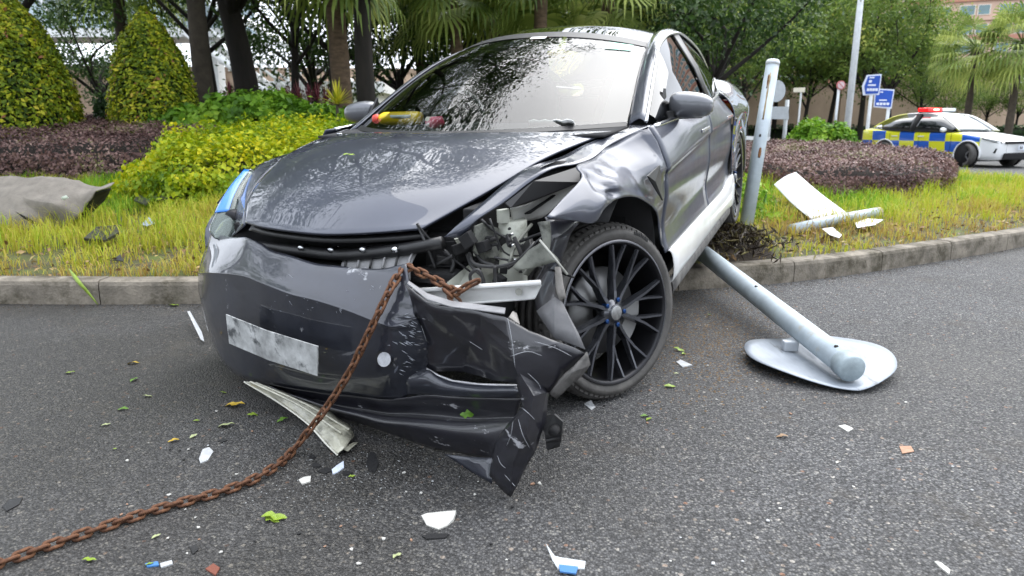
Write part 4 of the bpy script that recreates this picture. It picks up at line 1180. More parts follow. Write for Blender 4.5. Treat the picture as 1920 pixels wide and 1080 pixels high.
def hedge(name, poly, zbase, ztop, m, n, leaf, label, cat, rnd=.22, rough=.05, group=None, core=(.02, .015, .012), tones=None, aspect=.62, up=.6):
    """clipped planting with a leafy skin over a twiggy core; ztop is a function of x, y"""
    P = crom(np.array(list(poly) + [poly[0]], float), 70)[:-1]
    lo, hi = P.min(0), P.max(0)
    root = empty(name, (float(P[:, 0].mean()), float(P[:, 1].mean()), zbase)); tag(root, label, cat, group)
    o = np.array(root.location)
    # top leaves
    X = rng.uniform(lo[0], hi[0], n * 3); Y = rng.uniform(lo[1], hi[1], n * 3)
    k = inpoly(P, X, Y); X, Y = X[k][:n], Y[k][:n]
    d, nx, ny = edgedist(P, X, Y)
    zt = ztop(X, Y)
    e = np.clip(1 - d / rnd, 0, 1)
    wob = np.array([noise.noise(Vector((x * 2.2, y * 2.2, 1.3))) for x, y in zip(X, Y)]) * rough * 1.6
    Z = zt - (1 - np.sqrt(np.clip(1 - e ** 2, 0, 1))) * rnd + wob + rng.normal(0, rough * .5, len(X))
    Nn = np.stack([nx / (d + 1e-6) * e, ny / (d + 1e-6) * e, 1.15 - e], 1)
    # side leaves
    per = np.linalg.norm(np.roll(P, -1, 0) - P, axis=1); cum = per.cumsum() / per.sum()
    ns = n
    i = np.searchsorted(cum, rng.uniform(0, 1, ns)); f = rng.uniform(0, 1, ns)[:, None]
    Q = P[i] * (1 - f) + P[(i + 1) % len(P)] * f
    T = P[(i + 1) % len(P)] - P[i]; T /= np.linalg.norm(T, axis=1)[:, None] + 1e-9
    area = 0.5 * np.sum(P[:, 0] * np.roll(P[:, 1], -1) - np.roll(P[:, 0], -1) * P[:, 1])
    On = np.stack([T[:, 1], -T[:, 0]], 1) * (1 if area > 0 else -1)
    zs = ztop(Q[:, 0], Q[:, 1])
    tt_ = rng.uniform(0, 1, ns)
    zz = zbase - .04 + (zs - rnd * .30 - zbase) * tt_
    wob2 = np.array([noise.noise(Vector((a * 2.5, b * 2.5, c * 3))) for (a, b), c in zip(Q, zz)]) * rough * 2
    Q = Q + On * (wob2 - .03 + rng.normal(0, rough * .6, ns))[:, None]
    pos = np.concatenate([np.stack([X, Y, Z], 1), np.stack([Q[:, 0], Q[:, 1], zz], 1)]) - o
    nr = np.concatenate([Nn, np.stack([On[:, 0], On[:, 1], np.full(ns, .3)], 1)]) + rng.normal(0, .55, (len(X) + ns, 3))
    N_ = len(pos)
    tone = tones(pos + o) if tones else np.clip(rng.beta(2, 2, N_), 0, 1)
    link('foliage', leafmesh('foliage', pos, nr, leaf * rng.uniform(.6, 1.35, N_), m, tone, aspect), root)
    c_ = P.mean(0); Pi = c_ + (P - c_) * (1 - min(.4, .20 / max(.3, np.abs(hi - lo).min() / 2)))
    zt2 = ztop(Pi[:, 0], Pi[:, 1]) - rnd * 1.0
    V = [(p[0] - o[0], p[1] - o[1], -.1) for p in Pi] + [(p[0] - o[0], p[1] - o[1], z - o[2]) for p, z in zip(Pi, zt2)]
    V.append((c_[0] - o[0], c_[1] - o[1], float(ztop(c_[:1], c_[1:])[0]) - .07 - o[2]))
    L_ = len(Pi)
    F = [(a, (a + 1) % L_, L_ + (a + 1) % L_, L_ + a) for a in range(L_)] + [(L_ + a, L_ + (a + 1) % L_, 2 * L_) for a in range(L_)]
    mk('twigs', V, F, mat('twig_core_' + name, core, 1.0, var=.4, vscale=12), root)
    return root

def patchy(base_lo, base_hi, sc=1.5, seed=0):
    def f(p):
        w = np.array([noise.noise(Vector((a * sc + seed, b * sc, c * sc))) for a, b, c in p])
        return np.clip(base_lo + (base_hi - base_lo) * (0.5 + 0.9 * w) + rng.normal(0, .17, len(p)), 0, 1)
    return f

# clipped purple hedges
hedge('purple_hedge', [(-10.5, 9.0), (-7, 9.15), (-5.4, 9.2), (-4.75, 9.7), (-4.75, 11.2), (-5.3, 12.9), (-7, 13.4), (-10.5, 13.4)], .32,
      lambda x, y: .84 + (y - 9.2) * .085, PUR, 24000, .044, 'wide clipped purple-leaved hedge behind the crumpled grey panel', 'hedge', tones=patchy(.2, .9, 1.2))
hedge('purple_hedge', [(-12, 15.2), (-6.2, 15.2), (-5.6, 15.8), (-6, 16.8), (-12, 16.8)], .45, lambda x, y: 1.30 + 0 * x, PUR, 6000, .07,
      'low dark purple hedge between and behind the two clipped cones', 'hedge', tones=patchy(.05, .5, 1.2))
hedge('purple_hedge', [(3.55, 9.0), (3.95, 8.55), (5.0, 8.75), (6.2, 9.8), (6.75, 10.8), (7.4, 12.6), (7.0, 14.6), (5.2, 15.2), (3.9, 13.5), (3.3, 10.6)], .20,
      lambda x, y: .57 + np.clip(y - 8.8, 0, 8) * .032, PUR, 26000, .040, 'rounded purple-leaved hedge in front of the police car', 'hedge', tones=patchy(.2, .95, 1.3, 4), rnd=.18)
# golden shrub beside the wreck, lime perennials behind it
hedge('golden_shrub', [(-4.15, 7.75), (-3.3, 7.15), (-2.3, 7.6), (-1.7, 9.0), (-1.9, 11.6), (-4.2, 11.8), (-4.6, 10.2), (-4.35, 8.6)], .25,
      lambda x, y: .74 + np.clip(y - 7.2, 0, 5) * .075, YEL_L, 22000, .062, 'bright golden-yellow leafy shrub beside the car bonnet', 'shrub', rough=.15, rnd=.35, tones=patchy(.15, .85, 1.6, 2), core=(.03, .035, .008))
hedge('green_bush', [(-6.5, 12.6), (-4.6, 12.3), (-3.2, 12.6), (-2.9, 13.6), (-4.0, 14.6), (-6.4, 14.4)], .45,
      lambda x, y: 1.38 + .14 * np.sin(x * 2.3), LIME, 9000, .13, 'leafy lime-green bush beyond the golden shrub', 'bush', rough=.13, rnd=.35, tones=patchy(.1, .9, 1.4, 7), core=(.015, .03, .008))
hedge('pale_bush', [(-2.9, 12.1), (-1.9, 12.0), (-1.7, 13.0), (-2.8, 13.2)], .45, lambda x, y: 1.12 + 0 * x, YEL_L, 2500, .11,
      'small pale yellow bush beneath the golden spiky plant', 'bush', rough=.1, core=(.03, .035, .01))
hedge('green_bush', [(6.7, 16.6), (8.1, 16.5), (8.2, 17.6), (6.9, 17.8)], .25, lambda x, y: 1.15 - .55 * np.clip(np.abs(x - 7.4) - .15, 0, 1), LIME, 3000, .11,
      'round bright green bush behind the purple hedge near the leaning post', 'bush', rough=.12, rnd=.4, tones=patchy(.2, .9, 2, 5), core=(.02, .03, .01))

def cone(X, Y, zb, H, R, n, label, nm='clipped_cone'):
    root = empty(nm, (X, Y, zb)); tag(root, label, 'topiary', 'clipped cone shrubs' if H > 2 else 'small clipped shrubs far behind')
    t = rng.uniform(0, 1, n) ** .75
    def rad(t): return R * np.clip(1 - np.clip(t, 0, 1) ** 3.6, 0, 1) * np.where(t < .2, .88 + .6 * t, 1.0)
    a = rng.uniform(0, 2 * math.pi, n)
    wob = np.array([noise.noise(Vector((math.cos(b) * 2.4, math.sin(b) * 2.4, c * H * 1.6 + X))) for b, c in zip(a, t)])
    r = rad(t) * (1 + .10 * wob) - np.abs(rng.normal(0, .05, n)) + rng.normal(0, .02, n)
    pos = np.stack([r * np.cos(a), r * np.sin(a), t * H], 1)
    nr = np.stack([np.cos(a), np.sin(a), .45 + .5 * t], 1) + rng.normal(0, .5, (n, 3))
    tone = np.clip(.45 + .34 * wob + rng.normal(0, .24, n), 0, 1)
    link('foliage', leafmesh('foliage', pos, nr, rng.uniform(.045, .115, n) * (1 if H > 2 else 1.2), TOP, tone, .5), root)
    V, F = lathe([(-.1, R * .4)] + [(z * H, max(.01, float(rad(np.array(z))) * .84)) for z in np.linspace(.03, .97, 12)] + [(.98 * H, .005)], 20, 'z')
    mk('twigs', V, F, mat('twig_core_cone', (.012, .018, .006), 1.0, var=.5, vscale=9), root)
    V, F = tube([(0, 0, -.15), (0, 0, .5 * H)], [.06, .03], 7); mk('trunk', V, F, BARK, root)
    return root
cone(-6.68, 13.4, .40, 2.78, .78, 17000, 'tall clipped yellow-green cone shrub standing free beside the bare tree trunk')
cone(-8.50, 12.3, .38, 2.95, .95, 20000, 'broad clipped yellow-green cone shrub rising above the wide purple hedge')
for X, Y, H, R in ((-10.3, 27, 1.9, .55), (-9.0, 27.5, 1.5, .5), (-8.0, 27, 1.8, .55)):
    cone(X, Y, .5, H, R, 1500, 'small clipped cone shrub far behind between the dark trunks')
# dark round shrub between the cones
hedge('dark_shrub', [(-8.2, 14.0), (-7.5, 13.9), (-7.3, 14.6), (-8.1, 14.8)], .45, lambda x, y: 1.75 + 0 * x, DKG, 2500, .11, 'dark green round shrub between the two clipped cones', 'shrub', rnd=.4, core=(.006, .012, .005))

# spiky plants
def spiky(X, Y, Z, n, L, wd, m, label, cat, grp=None, stem=0.0, lift=.9):
    root = empty('spiky_plant', (X, Y, Z)); tag(root, label, cat, grp)
    V, F, tone = [], [], []
    for k in range(n):
        a = rng.uniform(0, 2 * math.pi); el = rng.uniform(.12, lift) * math.pi / 2
        d = np.array([math.cos(a) * math.cos(el), math.sin(a) * math.cos(el), math.sin(el)]); s = np.array([-math.sin(a), math.cos(a), 0])
        l = L * rng.uniform(.75, 1.1); o = len(V)
        for t, w in ((0, .6), (.35, 1), (.7, .7), (1, .05)):
            c = d * l * t + np.array([0, 0, stem - .22 * l * t * t * math.cos(el)])
            V += [c - s * wd * w, c + s * wd * w]
        F += [(o + 2 * i, o + 2 * i + 1, o + 2 * i + 3, o + 2 * i + 2) for i in range(3)]; tone += [rng.uniform(0, 1)] * 3
    me = mesh('leaves', V, F, m, False); at = me.attributes.new('tone', 'FLOAT', 'FACE'); at.data.foreach_set('value', tone)
    link('leaves', me, root)
    V, F = tube([(0, 0, -.1), (0, 0, stem + .03)], [.035, .025], 6); mk('stem', V, F, BARKG, root)
p = atY(632, 196, 12.4)
spiky(p[0], p[1], .45, 56, .50, .017, SPK, 'golden spiky rosette plant on a short stem beside the far mirror', 'plant', stem=p[2] - .45)
for i, (u, v) in enumerate(((430, 168), (452, 172), (520, 178), (541, 172), (560, 170), (578, 174), (596, 172), (610, 176))):
    p = atY(u, v, 16.5 + .4 * (i % 3)); spiky(p[0], p[1], .5, 34, .50, .012, REDL, 'dark red spiky-leaved plant in the row before the tree trunks', 'plant', 'red spiky plants under the trees', stem=p[2] - .72, lift=1)
# long arching weeds in the golden shrub
def weed(u, v, Y, n, L, label):
    p = atY(u, v, Y); z = float(TZ(p[0], p[1])); root = empty('tall_weed', (p[0], p[1], z)); tag(root, label, 'weed', 'tall weeds standing out of the shrubs')
    V, F, tone = [], [], []
    for k in range(n):
        a = rng.uniform(0, 2 * math.pi); l = L * rng.uniform(.6, 1.1); rch = rng.uniform(.15, .5) * l; o = len(V); s = np.array([-math.sin(a), math.cos(a), 0]) * .007
        for t in np.linspace(0, 1, 6):
            c = np.array([math.cos(a) * rch * t ** 1.6, math.sin(a) * rch * t ** 1.6, l * (t - .42 * t ** 3)]); w = 1.1 - t
            V += [c - s * w, c + s * w]
        F += [(o + 2 * i, o + 2 * i + 1, o + 2 * i + 3, o + 2 * i + 2) for i in range(5)]; tone += [rng.uniform(.45, 1)] * 5
    me = mesh('blades', V, F, GRS, False); at = me.attributes.new('tone', 'FLOAT', 'FACE'); at.data.foreach_set('value', tone); link('blades', me, root)
for u, v, Y, n, L in ((300, 300, 8.2, 12, .75), (262, 240, 9.5, 9, .8), (415, 230, 9.6, 12, .9), (365, 225, 10, 9, .8), (340, 260, 8.6, 8, .6), (160, 230, 11, 7, .7), (475, 260, 8.8, 8, .6)):
    weed(u, v, Y, n, L, 'tuft of tall arching grass weed growing out of the shrubs')
# leafy weed beside the leaning post
hedge('leafy_weed', [(2.12, 6.75), (2.42, 6.6), (2.75, 7.2), (2.8, 8.6), (2.4, 8.6), (2.15, 7.6)], .17, lambda x, y: .38 + .10 * np.sin(x * 6) * np.cos(y * 4), LIME, 1300, .10,
      'leafy green weeds between the leaning post and the white board', 'weed', rough=.13, rnd=.3, tones=patchy(.3, 1, 2), core=(.04, .06, .015), aspect=.35)

# ---------------------------------------------------------------- grass
def grass(n, xr, yr, keep, name, label, hb=(.07, .17)):
    X = rng.uniform(*xr, n); Y = rng.uniform(*yr, n)
    k = keep(X, Y); X, Y = X[k], Y[k]
    d = Y - yfront(X)
    cl = np.array([noise.noise(Vector((x * 2.6, y * 2.6, 0))) for x, y in zip(X, Y)]); c2 = np.array([noise.noise(Vector((x * .9 + 5, y * .9, 3))) for x, y in zip(X, Y)])
    keep2 = rng.uniform(0, 1, len(X)) < np.clip(.55 + .95 * cl, .07, 1)
    X, Y, d, cl, c2 = X[keep2], Y[keep2], d[keep2], cl[keep2], c2[keep2]
    m = len(X); Z = TZ(X, Y) - .015
    h = rng.uniform(*hb, m) * (.55 + .75 * smoothstep(d / 1.5)) * (1 + .8 * np.clip(cl, -.5, .8))
    a = rng.uniform(0, 2 * math.pi, m); ln = rng.uniform(.15, 1.0, m) * h
    s = np.stack([-np.sin(a), np.cos(a), 0 * a], 1) * (rng.uniform(.0022, .0052, m) * (.6 + .05 * Y))[:, None]
    dr = np.stack([np.cos(a), np.sin(a), 0 * a], 1)
    b = np.stack([X, Y, Z], 1); md = b + dr * (ln * .35)[:, None]; md[:, 2] += h * .62; tp = b + dr * ln[:, None]; tp[:, 2] += h * .95 - .25 * ln
    V = np.stack([b - s, b + s, md - s * .8, md + s * .8, tp], 1).reshape(-1, 3)
    I = np.arange(m)[:, None] * 5
    F = np.concatenate([I + [0, 1, 3], I + [0, 3, 2], I + [2, 3, 4]], 1).reshape(-1)
    me = bpy.data.meshes.new(name); me.vertices.add(5 * m); me.vertices.foreach_set('co', V.ravel())
    me.loops.add(len(F)); me.loops.foreach_set('vertex_index', F.astype(np.int32)); me.polygons.add(3 * m); me.polygons.foreach_set('loop_start', np.arange(0, 9 * m, 3, dtype=np.int32))
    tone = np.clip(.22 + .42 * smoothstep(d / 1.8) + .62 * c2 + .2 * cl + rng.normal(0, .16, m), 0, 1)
    at = me.attributes.new('tone', 'FLOAT', 'FACE'); at.data.foreach_set('value', np.repeat(tone, 3).astype(np.float32))
    me.materials.append(GRS); me.update(calc_edges=True)
    tag(link(name, me), label, 'grass', kind='stuff')
mound = lambda x, y: np.hypot((x - 1.45) / .42, (y - 5.15) / .38) < 1
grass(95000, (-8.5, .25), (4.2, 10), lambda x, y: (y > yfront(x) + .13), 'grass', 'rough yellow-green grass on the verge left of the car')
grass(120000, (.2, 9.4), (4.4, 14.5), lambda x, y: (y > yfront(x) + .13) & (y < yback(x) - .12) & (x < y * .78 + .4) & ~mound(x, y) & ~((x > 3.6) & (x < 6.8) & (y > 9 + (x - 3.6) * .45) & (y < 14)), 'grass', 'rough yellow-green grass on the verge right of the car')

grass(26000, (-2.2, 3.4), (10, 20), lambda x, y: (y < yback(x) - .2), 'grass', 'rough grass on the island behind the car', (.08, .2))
lx = np.concatenate([rng.uniform(-6, -.6, 1500), rng.uniform(.8, 7.5, 1900)]); ly = yfront(lx) + .12 + np.abs(rng.normal(0, 1.5, len(lx)))
kq = (ly < 9.5) & ~mound(lx, ly); lx, ly = lx[kq], ly[kq]
LIT = leafmat('leaf_litter', [(0, (.08, .045, .02)), (.6, (.24, .14, .06)), (1, (.40, .30, .12))], transl=.15)
tag(link('leaf_litter', leafmesh('leaf_litter', np.stack([lx, ly, TZ(lx, ly) + rng.uniform(.0, .05, len(lx))], 1), rng.normal(0, .5, (len(lx), 3)) + [0, 0, 1], rng.uniform(.02, .065, len(lx)), LIT, rng.uniform(0, 1, len(lx)), .5)), 'dry brown leaf litter lying in the verge grass', 'leaf litter', kind='stuff')
# ---------------------------------------------------------------- trees
def crown_mesh(name, clumps, per, spread, leaf, m, tone0=.5, droop=.3):
    C = np.asarray(clumps, float)
    n = len(C) * per
    idx = np.repeat(np.arange(len(C)), per)
    off = rng.normal(0, 1, (n, 3)) * np.array([1, 1, .62]) * spread * rng.uniform(.6, 1.25, len(C))[idx][:, None]
    pos = C[idx] + off
    nr = off + np.array([0, 0, spread * .8]) + rng.normal(0, spread * .7, (n, 3))
    ct = rng.normal(0, .16, len(C))
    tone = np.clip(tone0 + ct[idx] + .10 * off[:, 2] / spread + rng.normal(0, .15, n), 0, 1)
    return leafmesh(name, pos, nr, leaf * rng.uniform(.6, 1.4, n), m, tone, .5, droop)

def tree_parts(H, trunk_h, R, rt, nlimb, ncl, per, spread, leaf, m, bark, lean=(0, 0), flat=.5, low=.0, seed=1, tone0=.5, shift=(0, 0)):
    """trunk+limbs mesh and crown mesh of a broadleaf tree, base at origin"""
    g = np.random.default_rng(seed)
    top = np.array([lean[0], lean[1], trunk_h])
    TP = [np.array([0, 0, -.2]), np.array([lean[0] * .3 + g.normal(0, .05), lean[1] * .3, trunk_h * .4]), top]
    VF = [tube(arclen(TP, 9), np.linspace(rt * 1.15, rt * .72, 9), 9)]
    cl = []
    for k in range(nlimb):
        a = 2 * math.pi * (k + g.uniform(-.3, .3)) / nlimb; ro = R * g.uniform(.55, 1.0); zt = trunk_h + (H - trunk_h) * g.uniform(.25, .95)
        st = TP[1] + (top - TP[1]) * g.uniform(.35, 1.0)
        en = np.array([top[0] + shift[0] + ro * math.cos(a), top[1] + shift[1] + ro * math.sin(a), zt - low * ro])
        mid = (st + en) / 2 + np.array([0, 0, .12 * ro]) + g.normal(0, .12 * R, 3)
        Pl = arclen([st, mid, en], 8); VF.append(tube(Pl, np.linspace(rt * .5, rt * .09, 8), 6))
        for q in range(3):
            i = g.integers(3, 8); b0 = Pl[min(i, 7)]; b1 = b0 + g.normal(0, 1, 3) * R * .26 + np.array([0, 0, .05 * R]); VF.append(tube([b0, (b0 + b1) / 2 + g.normal(0, .05 * R, 3), b1], [rt * .13, rt * .09, rt * .04], 5)); cl.append(b1)
        cl.append(en)
    while len(cl) < ncl:
        d = g.normal(0, 1, 3); d /= np.linalg.norm(d); r = g.uniform(.45, 1) ** .6
        c = np.array([top[0] + shift[0] + d[0] * R * r, top[1] + shift[1] + d[1] * R * r, trunk_h + (H - trunk_h) * (.5 + .5 * d[2] * r) - low * R * (d[0] ** 2 + d[1] ** 2) * r])
        cl.append(c)
    V, F = join(*VF)
    return mesh('trunk', V, F, bark), crown_mesh('crown', cl[:ncl], per, spread, leaf, m, tone0)

def plant_tree(name, parts, loc, label, group=None, rz=0., sc=1.):
    r = empty(name, loc, rz); r.scale = (sc, sc, sc); tag(r, label, 'tree', group)
    link('trunk', parts[0], r); link('crown', parts[1], r)
    return r

# the island's own trees: dark trunks in frame, crowns spreading above it
def px_tree(u, v, Y): 
    p = atY(u, v, Y); return (float(p[0]), float(p[1]), float(TZ(p[0], p[1])))
tA = tree_parts(12.5, 4.6, 5.6, .27, 8, 84, 130, .62, .16, GRN, BARK, lean=(-.45, -.2), seed=3, tone0=.42)
tB = tree_parts(11.0, 4.6, 4.4, .20, 7, 78, 130, .55, .15, GRN, BARK, lean=(.25, -.3), seed=5, tone0=.45)
tC = tree_parts(10.0, 3.6, 4.0, .13, 7, 64, 130, .50, .15, GRN, BARK, lean=(.1, .2), seed=8, tone0=.5, low=.12)
tD = tree_parts(7.4, 2.4, 3.4, .16, 7, 66, 170, .46, .15, GRN, BARK, lean=(.1, .0), seed=11, tone0=.42, low=.12)
tO = tree_parts(10.8, 5.2, 6.0, .19, 10, 170, 240, .58, .15, GRN, BARK, lean=(.05, -.15), seed=15, tone0=.5, low=.10, shift=(-1.3, -1.8))
isl = 'trees on the island behind the wreck'
plant_tree('broadleaf_tree', tA, px_tree(466, 185, 16.5), 'thickest dark leaning tree trunk behind the golden shrub', isl)
plant_tree('broadleaf_tree', tO, px_tree(692, 185, 14.8), 'straight black tree trunk just behind the far wing mirror', isl, 0)
plant_tree('broadleaf_tree', tB, (-12.6, 8.6, .3), 'spreading tree over the purple hedge end of the verge', isl, .9, 1.0)
plant_tree('broadleaf_tree', tC, px_tree(405, 185, 19), 'slim black trunk beside the thickest leaning tree', isl, 2.0)
plant_tree('broadleaf_tree', tC, px_tree(558, 170, 19.5), 'slim straight trunk standing alone before the white stairs', isl, .6, .9)
plant_tree('broadleaf_tree', tD, px_tree(746, 170, 23), 'forked dark tree before the beige wall', isl, 0, 1.0)
plant_tree('broadleaf_tree', tD, px_tree(592, 170, 25), 'small tree with a side branch near the white stairs', isl, 2.5, 1.05)
plant_tree('broadleaf_tree', tC, px_tree(622, 170, 21), 'dark slender trunk left of the brown palm trunk', isl, 4.0, 1.1)
plant_tree('broadleaf_tree', tB, (-13.5, 19.5, .4), 'large tree shading the far left of the island', isl, .4, 1.1)
plant_tree('broadleaf_tree', tD, (-16.5, 29, .4), 'dark low tree glimpsed between the two clipped cones', isl, 1.9, 1.0)
plant_tree('broadleaf_tree', tC, (-.8, 27, .4), 'leafy tree standing behind the car roof', isl, 1.1, 1.05)
plant_tree('broadleaf_tree', tD, (2.0, 27, .3), 'small leafy tree behind the rear of the car roof', isl, 3.3, 1.1)

plant_tree('broadleaf_tree', tD, (6.2, 22.5, .2), 'dark-limbed leafy tree close behind the car tail', isl, 4.1, 1.15)
plant_tree('broadleaf_tree', tC, (4.0, 25, .3), 'slender leafy tree behind the rear of the car', isl, 5.1, 1.0)
# fan palms
def palm_parts(H, rt, R, nf, seed, bark, lean=(0, 0), skirt=True):
    g = np.random.default_rng(seed)
    Pt = arclen([(0, 0, -.2), (lean[0] * .3, lean[1] * .3, H * .5), (lean[0], lean[1], H)], 12)
    V, F = tube(Pt, np.linspace(rt * 1.2, rt * .85, 12) * (1 + .06 * (np.arange(12) % 2)), 10)
    top = Pt[-1]
    LV, LF, tone = [], [], []
    for k in range(nf):
        a = g.uniform(0, 2 * math.pi); el = math.radians(g.uniform(-55, 75)); pet = R * g.uniform(.45, .62)
        d = np.array([math.cos(a) * math.cos(el), math.sin(a) * math.cos(el), math.sin(el)]); sd_ = np.array([-math.sin(a), math.cos(a), 0.]); up = np.cross(d, sd_) * -1
        hub = top + d * pet + np.array([0, 0, -.10 * pet])
        v_, f_ = tube([top, (top + hub) / 2 + np.array([0, 0, .04]), hub], [.03, .022, .015], 4, False); o = len(LV); LV += list(v_); LF += [tuple(i + o for i in q) for q in f_]; tone += [.3] * len(f_)
        tn = g.uniform(.15, 1); ns = 17; fl = R * g.uniform(.42, .58)
        for s in range(ns):
            th = math.radians(-105 + 210 * s / (ns - 1)); dd = d * math.cos(th) + sd_ * math.sin(th); ll = fl * (1 - .25 * abs(th) / 1.8); wv = np.cross(dd, up); wv = wv / (np.linalg.norm(wv) + 1e-9) * .045
            o = len(LV); p1 = hub + dd * ll * .5 + up * .02; p2 = hub + dd * ll * .8 - np.array([0, 0, .12 * ll]); p3 = hub + dd * ll * .88 - np.array([0, 0, .48 * ll])
            LV += [hub, p1 - wv, p1 + wv, p2 - wv * .7, p2 + wv * .7, p3]
            LF += [(o, o + 1, o + 2), (o + 1, o + 3, o + 4, o + 2), (o + 3, o + 5, o + 4)]; tone += [np.clip(tn + g.normal(0, .1), 0, 1)] * 3
    me = mesh('crown', LV, LF, PALM, False); at = me.attributes.new('tone', 'FLOAT', 'FACE'); at.data.foreach_set('value', [float(t) for t in tone])
    return mesh('trunk', V, F, bark), me
pA = palm_parts(4.9, .20, 2.3, 38, 21, BARKB, (-.15, 0)); pB = palm_parts(4.4, .17, 2.1, 34, 22, BARKB, (.2, .1)); pC = palm_parts(5.6, .18, 2.3, 36, 23, BARKG, (.05, 0))
pg_ = 'fan palms'
plant_tree('fan_palm', pA, px_tree(643, 175, 15.6), 'brown-stemmed fan palm standing between the dark trunks', pg_, 0, .95)
plant_tree('fan_palm', pC, px_tree(383, 185, 15.2), 'smooth grey-brown palm trunk beside the free-standing clipped cone', pg_, 1)
plant_tree('fan_palm', pB, px_tree(862, 150, 19.5), 'fan palm with ragged red-brown trunk above the car windscreen', pg_, 2, 1.0)
plant_tree('fan_palm', pB, px_tree(795, 150, 23), 'fan palm with brown trunk left of the ragged palm', pg_, 3, .95)
plant_tree('fan_palm', pA, px_tree(925, 130, 22), 'fan palm with dark trunk right of the ragged palm', pg_, 4.5, 1.0)
plant_tree('fan_palm', pB, px_tree(1010, 130, 19), 'fan palm with drooping pale fronds above the car roof', pg_, .8, 1.05)
plant_tree('fan_palm', pA, px_tree(1130, 120, 21), 'fan palm whose pale fronds hang over the rear of the car roof', pg_, 2.8, .97)
plant_tree('fan_palm', pC, px_tree(236, 120, 21), 'dark palm behind the two clipped cones', pg_, 2.2, .95)
pD = palm_parts(5.2, .17, 2.6, 44, 31, BARKG)
for u, Y, sc, lb in ((1812, 40, 1.0, 'fan palm with pale drooping crown directly above the police car'), (1893, 38, 1.02, 'fan palm with pale crown right of the one above the police car')):
    p = atY(u, 230, Y); plant_tree('fan_palm', pD, (float(p[0]), Y, .1), lb, pg_, u * .01, sc)

# the row of trees across the second carriageway
fA = tree_parts(12.5, 4.4, 5.0, .20, 8, 80, 115, .70, .25, GRNL, BARK, seed=41, tone0=.5, low=.10)
fB = tree_parts(11.5, 4.0, 4.6, .16, 8, 76, 115, .66, .24, GRNL, BARK, lean=(.5, 0), seed=42, tone0=.45, low=.10)
fC = tree_parts(12.0, 4.4, 4.8, .18, 8, 76, 115, .68, .24, GRNL, BARK, lean=(-.4, 0), seed=43, tone0=.55, low=.10)
far = [(1268, 44, fA, 1.0), (1330, 40, fC, .95), (1400, 50, fB, 1.05), (1452, 58, fA, .95), (1505, 54, fB, .95), (1553, 55, fC, 1.0), (1612, 52, fA, 1.0), (1668, 50, fC, .9),
       (1722, 54, fB, .72), (1765, 56, fC, .48), (1845, 60, fB, .55), (1905, 58, fA, .52), (1480, 66, fC, 1.1), (1580, 66, fA, 1.1), (1350, 62, fB, 1.1), (1640, 64, fB, 1.05), (1990, 48, fC, .7), (1210, 56, fA, 1.1)]
names = ['beside the beige wall', 'with dark spreading limbs above the car tail', 'behind the leaning post', 'behind the grey round sign', 'with a bent trunk before the beige wall', 'near the no-stopping sign', 'behind the lamp post', 'behind the blue signs',
         'between the blue signs and the palms', 'behind the first palm', 'behind the second palm', 'below the apartment building', 'tall and far behind the wall', 'far behind the no-stopping sign', 'far behind the car tail', 'far behind the blue signs', 'at the right end of the row', 'far behind the car roof']
for i, ((u, Y, pt, sc), nm) in enumerate(zip(far, names)):
    p = atY(u, 240, Y); plant_tree('street_tree', pt, (float(p[0]), Y, .05), 'green roadside tree ' + nm, 'trees across the far road', 1.7 * i, sc)
# clipped green hedge along the far wall
q = [(13, 57.8), (27, 57.0), (60, 46.5), (90, 46.5), (90, 48), (60, 48), (27, 58.6), (13, 59.4)]
hedge('green_hedge', q, .15, lambda x, y: 1.15 + 0 * x, DKG, 9000, .30, 'long low green hedge along the far beige wall', 'hedge', rough=.12, core=(.012, .022, .008))

# unseen trees added round the junction, to darken the horizon mirrored in the paint
for i, (x, y) in enumerate([(33, 30), (31, 22), (32, 14), (30, 6), (31, -2), (28, -10), (22, -17), (14, -20), (6, -22), (-2, -21), (-10, -22), (-18, -19), (-25, -13), (-28, -4), (-27, 5), (-24, 13), (38, 40)]):
    plant_tree('street_tree', (fA, fB, fC)[i % 3], (x, y, 0.0), 'added unseen green roadside tree in the row lining the near side of the junction', 'unseen trees added round the junction', i * 1.3, .95)
# ---------------------------------------------------------------- walls and buildings far behind
BEIGE = mat('beige_wall', (0.46, 0.34, 0.25), 0.9, var=0.12, vscale=.7)
BEIGED = mat('beige_wall_band', (0.30, 0.22, 0.16), 0.9, var=0.12, vscale=.7)
WP = [(-34, 44), (-6, 47), (9, 50), (22, 62), (60, 64), (110, 52)]
wall = empty('boundary_wall', (22, 62, 0)); tag(wall, 'long beige boundary wall with pilasters behind the far trees', 'wall')
for i in range(len(WP) - 1):
    a, b = np.array(WP[i], float), np.array(WP[i + 1], float); d = (b - a) / np.linalg.norm(b - a); nrm = np.array([d[1], -d[0]]); L_ = np.linalg.norm(b - a)
    def seg(nm, s0, s1, off0, off1, z0, z1, m):
        c = [a + d * s0 + nrm * off0, a + d * s1 + nrm * off0, a + d * s1 + nrm * off1, a + d * s0 + nrm * off1]
        V, F = prism(c, z0, z1); mk(nm, [(p[0] - 22, p[1] - 62, p[2]) for p in V], F, m, wall, smooth=False)
    seg('wall_panel', 0, L_, -.3, 0, 0, 4.5, BEIGE); seg('coping', 0, L_, -.36, .07, 4.5, 4.8, BEIGED); seg('plinth', 0, L_, 0, .05, 0, .5, BEIGED)
    for k in range(int(L_ / 4.5)): seg('pilaster', 2 + k * 4.5, 2.5 + k * 4.5, 0, .14, 0, 4.5, BEIGE)

